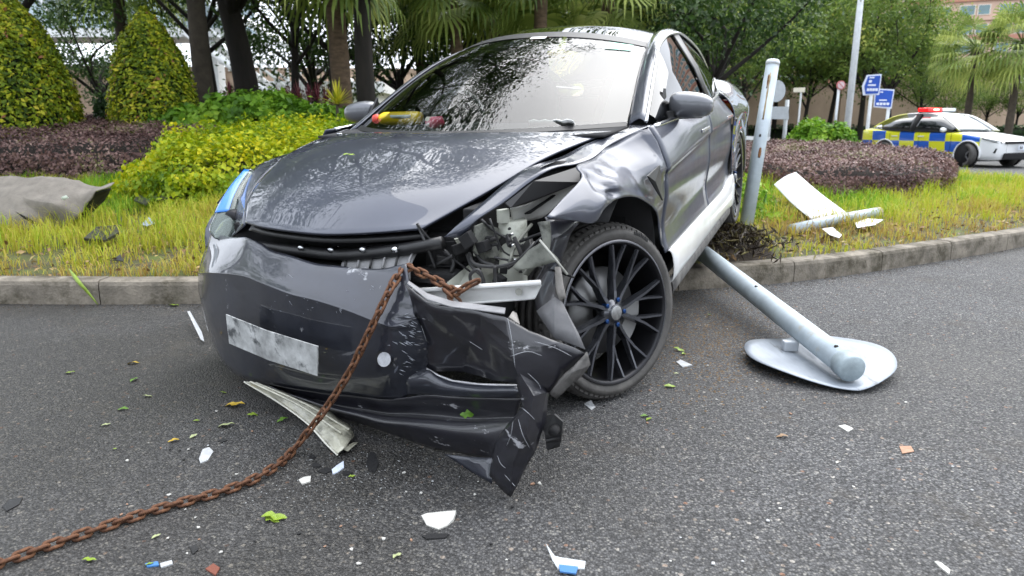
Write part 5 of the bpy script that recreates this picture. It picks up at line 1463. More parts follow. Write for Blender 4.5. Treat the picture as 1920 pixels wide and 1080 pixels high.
PINK = mat('pink_tile_facade', (0.52, 0.36, 0.28), 0.8, var=0.08, vscale=.4)
PINKD = mat('brick_red_band', (0.42, 0.20, 0.14), 0.8, var=0.1, vscale=.5)
FRAME = mat('cream_frame', (0.62, 0.55, 0.47), 0.7)
TEAL = mat('teal_window', (0.05, 0.13, 0.14), 0.08, coat=1.0, var=.3, vscale=.5)
def apartment(cx, cy, R, a0, a1, floors, label, z0=0., cell=5.5):
    b = empty('apartment_building', (cx, cy, 0)); tag(b, label, 'building')
    H = floors * 3.0
    n = 26; an = np.linspace(a0, a1, n)
    V = [(R * math.cos(t), R * math.sin(t), z) for t in an for z in (0, H)]; V += [((R - 9) * math.cos(t), (R - 9) * math.sin(t), z) for t in an for z in (0, H)]
    F = gridfaces(n, 2) + [tuple(2 * n + i for i in f) for f in gridfaces(n, 2)] + [(0, 1, 2 * n + 1, 2 * n), (2 * n - 2, 2 * n - 1, 4 * n - 1, 4 * n - 2)]
    F += [(2 * i + 1, 2 * i + 3, 2 * n + 2 * i + 3, 2 * n + 2 * i + 1) for i in range(n - 1)]
    mk('wall', V, F, PINK, b, smooth=False)
    step = cell / R
    for f in range(floors):
        zb = f * 3.0
        V = [(r * math.cos(t), r * math.sin(t), z) for t in an for r, z in ((R, zb + .15), (R + .35, zb + .15), (R + .35, zb + .75), (R, zb + .75))]
        mk('band', V, gridfaces(n, 4, True) + [(0, 1, 2, 3), tuple(4 * (n - 1) + i for i in range(4))], PINKD if f % 2 else PINK, b, smooth=False)
        if f < 3: continue
        t = a0 + step * .2
        while t + step * .7 < a1:
            for (s0, s1) in ((0, .42), (.46, .8)):
                tt2 = np.linspace(t + step * s0, t + step * s1, 4)
                V = [(r * math.cos(q), r * math.sin(q), z) for q in tt2 for r, z in ((R + .02, zb + .95), (R + .14, zb + .95), (R + .14, zb + 2.6), (R + .02, zb + 2.6))]
                w = mk('window', V, gridfaces(4, 4, True) + [(0, 1, 2, 3), (12, 13, 14, 15)], FRAME, b, smooth=False)
                t3 = np.linspace(t + step * (s0 + .03), t + step * (s1 - .03), 3)
                V = [((R + .16) * math.cos(q), (R + .16) * math.sin(q), z) for q in t3 for z in (zb + 1.08, zb + 2.48)]
                mk('pane', V, gridfaces(3, 2), TEAL, w, smooth=False)
            t += step
apartment(88, 152, 34, math.radians(178), math.radians(262), 15, 'curved pink apartment block with teal window bands above the fan palms')
apartment(20, 150, 30, math.radians(210), math.radians(330), 13, 'pink apartment block glimpsed through the far trees')

# white footbridge with covered stairs, far left
WHT = mat('white_painted_steel', (0.74, 0.75, 0.75), 0.5, var=0.06, vscale=.6)
GLZ = mat('pale_glazing', (0.42, 0.52, 0.58), 0.2, coat=.6, var=.15, vscale=.4)
fb = empty('footbridge', (-25, 42, 0)); tag(fb, 'white steel footbridge with diagonal bracing and covered stairs behind the trees', 'bridge')
def fbx(nm, x0, x1, y0, y1, z0, z1, m=WHT): 
    V, F = box(x0 + 25, x1 + 25, y0 - 42, y1 - 42, z0, z1); return mk(nm, V, F, m, fb, smooth=False)
def fbt(nm, P, r): 
    V, F = tube([(p[0] + 25, p[1] - 42, p[2]) for p in P], r, 6); mk(nm, V, F, WHT, fb)
fbx('deck', -48, -15, 40, 43, 5.9, 6.35); fbx('roof', -48, -15, 39.6, 43.4, 9.0, 9.25); fbx('glazing', -48, -15, 40.1, 40.16, 6.4, 7.6, GLZ); fbx('glazing', -48, -15, 42.9, 42.96, 6.4, 8.9, GLZ)
for x in np.arange(-47, -15, 3.2):
    fbt('brace', [(x, 40, 6.3), (x + 1.6, 40, 9.0)], .10); fbt('brace', [(x + 1.6, 40, 9.0), (x + 3.2, 40, 6.3)], .10)
for x in (-40, -27, -17): fbx('pier', x - .35, x + .35, 41, 42, 0, 5.9)
for i in range(2):
    y = 38.2 + i * 2.2; fbt('stair_beam', [(-17.5, y, 6.3), (-10.4, y, .9)], .22); fbt('handrail', [(-17.5, y, 7.4), (-10.4, y, 2.0)], .08)
    for k in range(6):
        t = k / 5; fbt('baluster', [(-17.5 + 7.1 * t, y, 6.3 - 5.4 * t), (-17.5 + 7.1 * t, y, 8.3 - 5.2 * t)], .07)
for k in range(16):
    t = k / 15; fbx('stair_tread', -17.5 + 7.1 * t - .3, -17.5 + 7.1 * t + .3, 38.2, 40.4, 6.1 - 5.3 * t, 6.25 - 5.3 * t)
sr = mk('stair_roof', [(-18 + 25, -4.3, 8.8), (-18 + 25, -1.2, 8.8), (-9 + 25, -1.2, 3.6), (-9 + 25, -4.3, 3.6)], [(0, 1, 2, 3)], WHT, fb, thick=.25, smooth=False)
fbx('kiosk', -13.5, -7.6, 41, 45, 0, 3.0); fbx('kiosk_roof', -14, -7.2, 40.4, 45.5, 3.0, 3.6); fbx('kiosk_opening', -12.2, -9.4, 40.96, 41.0, 0, 2.6, mat('brown_shutter', (.16, .09, .07), .7))

# ---------------------------------------------------------------- posts and signs across the road
POST = mat('white_post_paint', (0.62, 0.65, 0.67), 0.5, var=0.12, vscale=5)
BLUES = mat('blue_sign_face', (0.012, 0.075, 0.42), 0.35, var=0.08, vscale=2)
LETT = mat('sign_white', (0.72, 0.76, 0.85), 0.5)
SREAR = mat('grey_sign_back', (0.46, 0.49, 0.52), 0.5, metal=.2, var=.1)
def upost(name, u, Y, z1, r, label, cat, z0=.0, r1=None):
    p = atY(u, 262, Y); o = empty(name, (float(p[0]), Y, z0)); tag(o, label, cat)
    V, F = tube([(0, 0, 0), (0, 0, z1 * .5), (0, 0, z1)], [r, r * .95, r1 or r * .9], 10); mk('pole', V, F, POST, o); return o
def zat(v, Y): return float(atY(960, v, Y)[2])
YS = 34.
lamp = upost('lamp_post', 1586, YS, 10.5, .155, 'tall tapering white lamp post beside the blue direction signs', 'lamp post', .1, .08)
V, F = lathe([(0, .21), (.35, .20), (.45, .16)], 12, 'z'); mk('base_sleeve', V, F, mat('dark_sleeve', (.06, .06, .06), .6), lamp)
V, F = tube(arclen([(0, 0, 10.4), (.3, 0, 10.9), (1.6, 0, 11.1)], 10), .05, 6); mk('arm', V, F, POST, lamp)
V, F = box(1.5, 2.3, -.15, .15, 11.0, 11.16); mk('lantern', V, F, SREAR, lamp, smooth=False, bevel=.04)
s1 = upost('direction_sign', 1624, YS + .5, zat(176, YS + .5), .085, 'arrow-shaped blue direction sign with white border pointing left', 'road sign', .1)
def sgn_poly(o, Y, uv, m, nm, off, sc=1., ctr=None):
    P = [atY(u, v, Y) for u, v in uv]; L0 = o.location
    V = [(p[0] - L0.x, -off - .02, p[2] - L0.z) for p in P] + [(p[0] - L0.x, -off + .0, p[2] - L0.z) for p in P]; n = len(P)
    return mk(nm, V, [tuple(range(n)), tuple(range(n, 2 * n))[::-1]] + [(i, (i + 1) % n, n + (i + 1) % n, n + i) for i in range(n)], m, o, smooth=False)
Y1 = YS + .5
sgn_poly(s1, Y1, [(1623, 141), (1651, 139), (1646, 178), (1616, 179), (1614, 162)], LETT, 'border', .10)
sgn_poly(s1, Y1, [(1625, 143.5), (1648, 142), (1643.5, 175.5), (1620, 176.5), (1618, 162)], BLUES, 'panel', .14)
for (u0, u1, v, h) in ((1627, 1638, 146, 2.6), (1626, 1632, 153, 5), (1624, 1642, 160, 3), (1622, 1643, 168.5, 5)):
    k = max(1, int((u1 - u0) / (5 if h > 4 else 20)))
    for i in range(k):
        a, b = u0 + (u1 - u0) * i / k, u0 + (u1 - u0) * (i + .8) / k
        sgn_poly(s1, Y1, [(a + .6, v - h / 2), (b + .6, v - h / 2), (b - .2, v + h / 2), (a - .2, v + h / 2)], LETT, 'lettering', .165)
s2 = upost('direction_sign', 1659, YS + 2, zat(202, YS + 2), .085, 'rectangular blue direction sign partly behind the arrow-shaped one', 'road sign', .1)
Y2 = YS + 2
sgn_poly(s2, Y2, [(1638, 166), (1675, 168), (1669, 204), (1636, 201)], LETT, 'border', .10)
sgn_poly(s2, Y2, [(1640, 168.5), (1672, 170.5), (1667, 201), (1637.5, 199)], BLUES, 'panel', .14)
for (u0, u1, v, h) in ((1647, 1654, 173, 2), (1645, 1664, 188, 2.2), (1640, 1665, 195, 4.5)):
    k = max(1, int((u1 - u0) / (6 if h > 4 else 25)))
    for i in range(k):
        a, b = u0 + (u1 - u0) * i / k, u0 + (u1 - u0) * (i + .75) / k
        sgn_poly(s2, Y2, [(a, v - h / 2), (b, v - h / 2), (b, v + h / 2), (a, v + h / 2)], LETT, 'lettering', .165)
def disc_sign(o, u, v, Y, r, m, nm, off, th=.02, sq=1.):
    p = atY(u, v, Y); L0 = o.location; n = 24
    V = [(p[0] - L0.x + r * sq * math.cos(t), -off - (th if k else 0), p[2] - L0.z + r * math.sin(t)) for k in (0, 1) for t in np.linspace(0, 2 * math.pi, n, endpoint=False)]
    return mk(nm, V, [tuple(range(n)), tuple(range(n, 2 * n))[::-1]] + [(i, (i + 1) % n, n + (i + 1) % n, n + i) for i in range(n)], m, o, smooth=False)
REDS = mat('faded_red_sign', (.52, .16, .16), .5); PALE = mat('pale_pink_sign', (.60, .50, .52), .5)
s3 = upost('no_stopping_sign', 1563, YS, zat(166, YS), .065, 'small round red-ringed sign on a thin white post', 'road sign', .1)
disc_sign(s3, 1575, 160, YS, .21, REDS, 'ring', .08); disc_sign(s3, 1575, 160, YS, .155, PALE, 'face', .105)
p = atY(1575, 160, YS); L0 = s3.location; V, F = box(-.02, .02, -.135, -.128, -.15, .15)
c45, s45 = math.cos(.8), math.sin(.8)
mk('bar', [(x * c45 - z * s45 + p[0] - L0.x, y, x * s45 + z * c45 + p[2] - L0.z) for x, y, z in V], F, REDS, s3, smooth=False)
s4 = upost('round_sign', 1440, 21, zat(150, 21), .05, 'grey back of a round sign behind the leaning post', 'road sign', .1)
disc_sign(s4, 1454, 171, 21, .31, SREAR, 'disc', .06, sq=.85)
s5 = upost('box_sign', 1470, 24, zat(193, 24), .07, 'pale grey rectangular sign on a short white post', 'road sign', .1)
sgn_poly(s5, 24, [(1440, 200), (1476, 200), (1477, 224), (1441, 223)], SREAR, 'panel', .08)
s6 = upost('panel_sign', 1494, 48, zat(175, 48), .07, 'small cream rectangular sign before the beige wall', 'road sign', .1)
sgn_poly(s6, 48, [(1487, 165), (1509, 164), (1508, 173), (1486, 173)], mat('cream_sign', (.66, .62, .52), .6), 'panel', .09)
yb = atY(1541, 256, 36); bo_ = empty('yellow_bollard', (float(yb[0]), 36, .1)); tag(bo_, 'slanted yellow and black traffic bollard box before the far hedge', 'bollard')
V, F = prism([(-.20, -.1), (.16, -.1), (.24, .1), (-.12, .1)], .35, 1.05); mk('body', V, F, mat('signal_yellow', (.75, .40, .01), .5, var=.1), bo_, smooth=False, bevel=.03)
V, F = prism([(-.16, -.08), (.12, -.08), (.16, .08), (-.10, .08)], 0, .36); mk('foot', V, F, MATTE, bo_, smooth=False)
V, F = prism([(.10, -.115), (.17, -.115), (.20, -.102), (.12, -.102)], .42, .98); mk('black_edge', V, F, MATTE, bo_, smooth=False)

# ---------------------------------------------------------------- knocked-down posts near the car
GALV = mat('galvanised_post', (0.40, 0.46, 0.50), 0.5, metal=0.15, var=0.16, vscale=7, alt=(.40, .36, .27), altscale=5, altlo=.60, altsharp=.12)
RUST = mat('rusty_patch', (.16, .075, .03), .9, var=.5, vscale=30)
DENT = mat('dark_hole', (.03, .025, .022), .9)
b0, b1 = tg(1396, 440), atY(1449, 118, 6.22)
lp = empty('leaning_post', tuple(map(float, b0))); tag(lp, 'leaning pale grey post with rust streaks standing behind the rear wheel', 'post')
ax_ = np.array(b1) - b0; Lp = np.linalg.norm(ax_); ax_ /= Lp
V, F = tube([-ax_ * .15, ax_ * Lp * .5, ax_ * Lp], [.058, .056, .055], 24); mk('tube', V, F, GALV, lp)
V, F = tube([ax_ * (Lp - .02), ax_ * (Lp + .006), ax_ * (Lp + .02), ax_ * (Lp + .028)], [.0585, .0585, .050, .02], 24); mk('cap', V, F, POST, lp)
side_ = np.cross(ax_, [0, 1, 0]); side_ /= np.linalg.norm(side_); fr_ = np.cross(side_, ax_); fr_ = fr_ if fr_[1] < 0 else -fr_
def streak(a0, a1, ang, w, m, nm, rr=.0566):
    V = []
    for s in np.linspace(a0, a1, 8):
        ww = w * (.4 + .6 * abs(math.sin(s * 37)))
        for q in (-1, 0, 1):
            t = ang + q * ww; V.append(ax_ * Lp * s + rr * (math.cos(t) * fr_ + math.sin(t) * side_))
    mk(nm, V, gridfaces(8, 3), m, lp, thick=.001)
streak(.66, .93, .42, .14, mat('rust_stain', (.36, .27, .15), .8, var=.4, vscale=20), 'rust_streak'); streak(.84, .92, .62, .13, RUST, 'rust_streak'); streak(.56, .575, .45, .16, DENT, 'bolt_hole', .0574); streak(.44, .50, .1, .22, RUST, 'rust_streak', .0576)

p0, p1 = gnd(1312, 470, .235), gnd(1594, 689, .085)
fs = empty('fallen_sign', (float(p1[0]), float(p1[1]), 0)); tag(fs, 'knocked-down grey sign pole lying over the kerb on its bent round plate', 'road sign')
o_ = np.array(fs.location); dv = p1 - p0; Lf = np.linalg.norm(dv); dv /= Lf
V, F = tube([p0 - o_ + dv * .0, p0 - o_ + dv * .3 * Lf, p0 - o_ + dv * .7 * Lf, p1 - o_], [.056, .055, .055, .054], 24); mk('tube', V, F, GALV, fs)
V, F = tube([p0 - o_ - dv * .05, p0 - o_ + dv * .02, p0 - o_ + dv * .10], [.045, .062, .0575], 18); mk('torn_foot', V, F, mat('muddy_metal', (.07, .065, .06), .8, var=.5, vscale=12), fs)
V, F = tube([p1 - o_ - dv * .05, p1 - o_ + dv * .012, p1 - o_ + dv * .022], [.059, .059, .052], 24); mk('cap', V, F, mat('blue_grey_cap', (.30, .36, .39), .5, var=.25, vscale=14), fs)
for s, t in ((.50, .5), (.94, -.1)):
    c = p0 - o_ + dv * Lf * s + np.array([-.012, -.02, .050]); V, F = lathe([(-.004, .001), (-.004, .011), (.006, .008), (.007, .001)], 8, 'z'); mk('bolt_hole', [(q[0] + c[0], q[1] + c[1], q[2] + c[2]) for q in V], F, DENT, fs)
# bent round plate, creased along the pole
h = np.array([dv[0], dv[1], 0]); h /= np.linalg.norm(h); rt_ = np.array([-h[1], h[0], 0]); rt_ = rt_ if rt_[0] > 0 else -rt_
V, F = [], []; nr, na = 9, 64; Rp = .325; cc = np.array([p1[0], p1[1], 0]) - o_ - h * .27
for i in range(nr):
    for k in range(na):
        t = 2 * math.pi * k / na; r = Rp * i / (nr - 1)
        a, b = r * math.cos(t), r * math.sin(t)
        a += .03 * (i / (nr - 1)) * max(0, math.cos(t)) ** 12
        z = .016 + abs(b) * (.15 if b > 0 else .09) + .05 * max(0, -a) * .6 + .02 * b * b / Rp + .004 * math.sin(5 * t) * (i / nr)
        V.append(cc + h * a + rt_ * b * .97 + np.array([0, 0, z]))
plm = mat('scratched_sign_back', (0.25, 0.28, 0.32), 0.42, metal=.2, var=.14, vscale=9, alt=(.15, .16, .17), altscale=6, altlo=.60, altsharp=.06, stretch=(3, .7, 1))
mk('plate', V, gridfaces(nr, na, True), plm, fs, thick=.003)
V, F = box(-.035, .035, -.02, .02, 0, .05); c = p0 - o_ + dv * Lf * .80; mk('bracket', [(p[0] + c[0] - .07, p[1] + c[1], p[2] + .03) for p in V], F, SREAR, fs, smooth=False, bevel=.006)

wb = empty('fallen_board', tuple(map(float, tg(1560, 416)))); tag(wb, 'blank white sign board lying tilted on the grass', 'sign board')
o_ = np.array(wb.location)
A, Bq, Cq, Dq = atY(1451, 346, 7.35), atY(1492, 323, 7.6), tg(1590, 411) + [0, 0, .05], tg(1524, 420) + [0, 0, .03]
G = np.array([[A, (A + Bq) / 2 + [0, 0, .02], Bq], [(A + Dq) / 2 - [0, 0, .02], (A + Bq + Cq + Dq) / 4, (Bq + Cq) / 2 - [0, 0, .015]], [Dq, (Cq + Dq) / 2, Cq]]) - o_
S = catgrid(G, 9, 9); mk('board', S.reshape(-1, 3), gridfaces(9, 9), mat('white_board', (.64, .66, .68), .4, var=.04, vscale=6), wb, thick=.004)
q0, q1 = tg(1484, 439) + [0, 0, .04], tg(1645, 409) + [0, 0, .06]
fp_ = empty('fallen_post', tuple(map(float, q0))); tag(fp_, 'short grey post lying on the grass below the white board', 'post')
V, F = tube([np.zeros(3), (q1 - q0) * .5 + [0, 0, .01], q1 - q0], .048, 16); mk('tube', V, F, GALV, fp_)
V, F = tube([q1 - q0 - (q1 - q0) * .03, q1 - q0 + (q1 - q0) * .006], .0505, 16); mk('rusty_end', V, F, mat('cream_rust', (.42, .36, .25), .8, var=.4, vscale=20), fp_)
def flat(name, uv, zf, m, label, cat, lift=.012, th=.004, group=None, tilt=0):
    P = [zf(u, v) for u, v in uv]; P = [np.array([p[0], p[1], p[2] + lift + tilt * i * .01]) for i, p in enumerate(P)]; c = np.mean(P, 0); c[2] = min(p[2] for p in P)
    o = mk(name, [tuple(p - c) for p in P], [tuple(range(len(P)))], m, None, thick=th, smooth=False); o.location = tuple(c); return tag(o, label, cat, group)
WB = MATS['white_board']
flat('board_shard', [(1602, 428), (1625, 420), (1655, 422), (1640, 432), (1606, 438)], tg, WB, 'thin white board piece at the rusty end of the short fallen post', 'fragment', .05)
flat('board_shard', [(1540, 440), (1560, 437), (1577, 452), (1572, 458), (1555, 452)], tg, WB, 'ragged white board piece in the grass below the short fallen post', 'fragment', .05)
flat('white_slab', [(1398, 255), (1444, 257), (1440, 264), (1398, 262)], lambda u, v: atY(u, v, 11.), WB, 'white slab just behind the rear wheel and the leaning post', 'slab', 0, .05)
# churned soil under the tail
V, F = [], []; nr, na = 10, 26
for i in range(nr):
    for k in range(na):
        t = 2 * math.pi * k / na; r = .46 * i / (nr - 1); x, y = 1.50 + r * math.cos(t) * 1.05, 5.12 + r * math.sin(t) * .85
        z = float(TZ(x, y)) + .07 * (1 - (i / (nr - 1)) ** 2) - .02 + .10 * noise.noise(Vector((x * 9, y * 9, 2))) * (1 - i / nr); V.append((x, y, z))
heap = tag(mk('soil_heap', V, gridfaces(nr, na, True), mat('dark_churned_soil', (.035, .026, .018), 1., var=.6, vscale=14, bump=1.0, bscale=40)), 'heap of dark churned soil under the car between skirt and rear wheel', 'soil')

hx = rng.normal(1.52, .20, 1500); hy = rng.normal(5.06, .17, 1500); hz = TZ(hx, hy) + .04 + rng.uniform(0, .09, 1500)
link('roots', leafmesh('roots', np.stack([hx, hy, hz], 1), rng.normal(0, 1, (1500, 3)), rng.uniform(.03, .12, 1500), leafmat('torn_roots', [(0, (.015, .011, .008)), (.7, (.05, .035, .02)), (1, (.16, .14, .05))], transl=.1), rng.uniform(0, 1, 1500), .16), heap)
# crumpled grey undertray on the verge
GP = mat('grey_felt_panel', (.20, .18, .155), .95, var=.25, vscale=10, bump=.6, bscale=110, alt=(.10, .085, .07), altscale=5, altlo=.55, altsharp=.2)
up_ = empty('crumpled_panel', tuple(map(float, tg(60, 436)))); tag(up_, 'crumpled grey felt-like car panel lying on the grass before the purple hedge', 'car panel')
o_ = np.array(up_.location)
pts = [(-80, 338, 6.35), (-10, 331, 6.3), (78, 330, 6.25), (135, 338, 6.2), (182, 347, 6.12), (211, 341, 6.15), (209, 350, 6.05), (178, 360, 5.95), (150, 408, 5.92), (118, 427, 5.88), (60, 431, 5.86), (-10, 436, 5.85), (-80, 440, 5.85),
       (-40, 385, 6.0), (40, 372, 5.98), (100, 380, 5.82), (140, 366, 5.98), (30, 400, 5.86), (85, 412, 5.93)]
fcs = [(0, 1, 13), (1, 2, 14), (1, 14, 13), (2, 3, 14), (3, 16, 14), (3, 4, 16), (4, 7, 16), (4, 5, 6), (4, 6, 7), (14, 16, 15), (16, 7, 8), (16, 8, 15), (15, 8, 9), (15, 9, 18), (14, 15, 18), (14, 18, 17), (18, 9, 10), (17, 18, 10), (17, 10, 11), (13, 14, 17), (13, 17, 11), (13, 11, 12), (0, 13, 12)]
def wshard(name, pts, fcs, m, parent, o, amp, sc, cuts, th):
    me = mesh(name, [tuple(atY(u, v, Y) - o) for u, v, Y in pts], fcs, m, False); bm = bmesh.new(); bm.from_mesh(me)
    bmesh.ops.subdivide_edges(bm, edges=bm.edges, cuts=cuts, use_grid_fill=True)
    for v_ in bm.verts: v_.co += amp * Vector(noise.noise_vector(v_.co * sc)) + amp * .45 * Vector(noise.noise_vector(v_.co * sc * 2.6)) + amp * .2 * Vector(noise.noise_vector(v_.co * sc * 7))
    bmesh.ops.recalc_face_normals(bm, faces=bm.faces)
    for f in bm.faces: f.smooth = True
    for e in bm.edges:
        if len(e.link_faces) == 2 and e.calc_face_angle(0) > 1.1: e.smooth = False
    bm.to_mesh(me); bm.free(); ob = link(name, me, parent); md = ob.modifiers.new('t', 'SOLIDIFY'); md.thickness = th; md.offset = 0; return ob
sh_ = wshard('sheet', pts, fcs, GP, up_, o_, .026, 5, 7, .008)
bm = bmesh.new(); bm.from_mesh(sh_.data)
for _ in range(5): bmesh.ops.smooth_vert(bm, verts=[v for v in bm.verts if not v.is_boundary], factor=.5, use_axis_x=True, use_axis_y=True, use_axis_z=True)
bm.to_mesh(sh_.data); bm.free()
wshard('torn_underside', [(209, 352, 6.07), (178, 362, 6.0), (150, 410, 5.95), (165, 405, 6.05), (196, 375, 6.15)], [(0, 1, 4), (1, 2, 3), (1, 3, 4)], BLACKP, up_, o_, .008, 12, 2, .01)
wshard('slit', [(28, 396, 5.80), (60, 412, 5.85), (84, 424, 5.85), (70, 424, 5.85), (45, 410, 5.82)], [(0, 1, 4), (1, 2, 3), (1, 3, 4)], MATTE, up_, o_, .0, 9, 1, .004)
wshard('cream_patch', [(114, 370, 5.84), (124, 366, 5.84), (129, 371, 5.84), (118, 376, 5.83)], [(0, 1, 2, 3)], mat('mint_patch', (.45, .50, .42), .7), up_, o_, 0, 9, 1, .003)
# ---------------------------------------------------------------- police car
def police_mat():
    m = bpy.data.materials.new('police_livery'); m.use_nodes = True
    N, L = m.node_tree.nodes, m.node_tree.links; b = N['Principled BSDF']
    b.inputs['Roughness'].default_value = .3; b.inputs['Coat Weight'].default_value = .6
    tc = N.new('ShaderNodeTexCoord'); sp = N.new('ShaderNodeSeparateXYZ'); L.new(tc.outputs['Object'], sp.inputs[0])
    def M_(op, a, b_=None, c=None):
        n = N.new('ShaderNodeMath'); n.operation = op
        for i, v in enumerate((a, b_, c)):
            if v is None: continue
            if isinstance(v, (int, float)): n.inputs[i].default_value = v
            else: L.new(v, n.inputs[i])
        return n.outputs[0]
    X, Y, Z = sp.outputs[1], sp.outputs[0], sp.outputs[2]       # along the car, across, up
    cx = M_('FLOOR', M_('DIVIDE', M_('ADD', X, M_('MULTIPLY', Z, -.10)), .50)); cz = M_('FLOOR', M_('DIVIDE', M_('SUBTRACT', Z, .105), .29))
    ck = M_('FLOORED_MODULO', M_('ADD', cx, cz), 2.0)
    side = M_('MULTIPLY', M_('GREATER_THAN', M_('ABSOLUTE', Y), .70), M_('MULTIPLY', M_('GREATER_THAN', X, .56), M_('GREATER_THAN', Z, .34)))
    nogreen = M_('LESS_THAN', Z, .97)
    sidem = M_('MULTIPLY', side, nogreen)
    up = M_('MULTIPLY', M_('GREATER_THAN', M_('MULTIPLY', Z, M_('GREATER_THAN', X, 3.15)), .97), M_('GREATER_THAN', M_('ABSOLUTE', Y), .53))
    m1 = N.new('ShaderNodeMix'); m1.data_type = 'RGBA'; L.new(ck, m1.inputs[0]); m1.inputs[6].default_value = (.72, .72, .02, 1); m1.inputs[7].default_value = (.012, .10, .50, 1)
    m2 = N.new('ShaderNodeMix'); m2.data_type = 'RGBA'; L.new(sidem, m2.inputs[0]); m2.inputs[6].default_value = (.80, .81, .82, 1); L.new(m1.outputs[2], m2.inputs[7])
    m3 = N.new('ShaderNodeMix'); m3.data_type = 'RGBA'; L.new(up, m3.inputs[0]); L.new(m2.outputs[2], m3.inputs[6]); m3.inputs[7].default_value = (.74, .74, .06, 1)
    L.new(m3.outputs[2], b.inputs['Base Color'])
    return m
POL = police_mat(); PWHT = mat('police_white', (.80, .81, .82), .3, coat=.6)
PGL = mat('police_window', (.010, .012, .013), .06, coat=1.0); PGW = mat('police_screen', (.10, .12, .12), .05, coat=1.0)
pol = empty('police_car', (0, 0, 0)); tag(pol, 'white police sedan with blue and yellow checks and a lit red light bar', 'police car')
th = math.radians(-69); fwd = np.array([math.cos(th), math.sin(th), 0])     # heading
def pm(name, V, F, m, parent=pol, **k): return mk(name, sw(V), F, m, parent, **k)
def ppatch(name, G, nu, nv, m, parent=pol, thick=.004, **k):
    S = catgrid(G, nu, nv); return pm(name, S.reshape(-1, 3), gridfaces(nu, nv), m, parent, thick=thick, **k)
stn = [(.02,.58,.26,.60,.66,.68),(.12,.76,.22,.66,.72,.74),(.40,.86,.20,.70,.79,.82),(.86,.895,.20,.72,.86,.90),(1.35,.90,.20,.74,.92,.97),(2.0,.90,.20,.75,.93,.95),(2.8,.90,.20,.77,.945,.96),(3.5,.90,.20,.79,.97,.99),(3.95,.885,.21,.81,1.00,1.05),(4.35,.85,.25,.82,1.01,1.075),(4.60,.74,.30,.80,.99,1.06)]
rows = []
for x, w, zb, zm, zs, zt in stn:
    half = [(x, w * .92, zb), (x, w * .985, zb + .10), (x, w, (zb + zm) / 2), (x, w * .995, zm), (x, w * .965, zs - .03), (x, w * .88, zs + .005), (x, w * .55, (zs + zt) / 2 + .012), (x, 0, zt)]
    rows.append(half + [(p[0], -p[1], p[2]) for p in half[-2::-1]])
ppatch('body', rows, 45, 60, POL, thick=0)
pm('nose', [(p[0] - .004, p[1], p[2]) for p in rows[0]], [tuple(range(15))], PWHT, smooth=False); pm('tail', rows[-1], [tuple(range(15))], POL, smooth=False)
# greenhouse
for sg in (1, -1):
    top = [(1.22,.80,.975),(1.62,.72,1.22),(1.98,.64,1.40),(2.45,.60,1.465),(3.05,.60,1.465),(3.55,.62,1.39),(3.90,.68,1.24),(4.15,.74,1.08)]
    inn = [(1.36,.72,.985),(1.74,.65,1.23),(2.10,.58,1.415),(2.5,.55,1.480),(3.05,.55,1.48),(3.6,.56,1.405),(4.02,.58,1.24),(4.32,.60,1.085)]
    f = (lambda P: P) if sg > 0 else mir
    G = np.stack([arclen(f(inn), 30), arclen(f(top), 30)], 0); S = np.stack([crom(G[:, j], 4) for j in range(30)], 1); pm('roof_rail', S.reshape(-1, 3), gridfaces(4, 30), POL, thick=.02)
    bel = [(1.36,.845,.945),(2.0,.875,.955),(2.8,.88,.965),(3.5,.86,.985),(4.0,.77,1.045)]
    a, b_ = arclen(f(top), 40), arclen(f(bel), 40)
    for i0, i1 in ((2, 20), (21, 37)):
        pm('side_window', np.stack([a[i0:i1], b_[i0:i1]], 0).reshape(-1, 3), gridfaces(2, i1 - i0), PGL, thick=.004)
    pm('door_post', np.stack([a[19:22], b_[19:22]], 0).reshape(-1, 3) + [0, .004 * sg, 0], gridfaces(2, 3), MATTE, thick=.006)
    V, F = tube([tuple(p) for p in b_], .012, 5); pm('belt_trim', V, F, MATTE)
    # wing mirror, handles, lamps
    V, F = lathe([(-.11, .004), (-.10, .06), (0, .085), (.08, .075), (.10, .004)], 14, 'y'); pm('wing_mirror', [(1.62 + p[0] * .6, (.96 + p[1]) * sg, 1.0 + p[2] * .8) for p in V], F, PWHT)
    for hx in (2.35, 3.25):
        V, F = box(hx - .10, hx + .10, .895 * sg, .912 * sg, .80, .83); pm('door_handle', V, F, PWHT, smooth=False, bevel=.005)
    for gx in (1.40, 2.42, 3.42):
        V, F = tube([(gx, .896 * sg, .36), (gx - .01, .905 * sg, .62), (gx + .01, .890 * sg, .90)], .005, 5); pm('door_gap', V, F, MATTE)
    ppatch('headlamp', [[(.09, .70 * sg, .70), (.26, .80 * sg, .745), (.55, .875 * sg, .80)], [(.07, .69 * sg, .64), (.23, .815 * sg, .675), (.50, .885 * sg, .765)]], 5, 12, mat('police_lamp', (.12, .13, .13), .1, coat=1.), thick=.03)
    ppatch('fog_recess', [[(.055, .60 * sg, .50), (.16, .79 * sg, .52)], [(.06, .62 * sg, .36), (.20, .815 * sg, .40)]], 4, 4, MATTE, thick=.03)
ppatch('roof', [[(2.10,-.58,1.415),(2.0,0,1.445),(2.10,.58,1.415)],[(2.5,-.55,1.48),(2.48,0,1.505),(2.5,.55,1.48)],[(3.05,-.55,1.48),(3.06,0,1.503),(3.05,.55,1.48)],[(3.6,-.56,1.405),(3.62,0,1.43),(3.6,.56,1.405)]], 13, 13, PWHT, thick=.01)
ppatch('windscreen', [[(1.36,-.72,.985),(1.10,0,.985),(1.36,.72,.985)],[(1.74,-.65,1.23),(1.54,0,1.255),(1.74,.65,1.23)],[(2.10,-.58,1.417),(2.0,0,1.447),(2.10,.58,1.417)]], 11, 13, PGW, thick=.004)
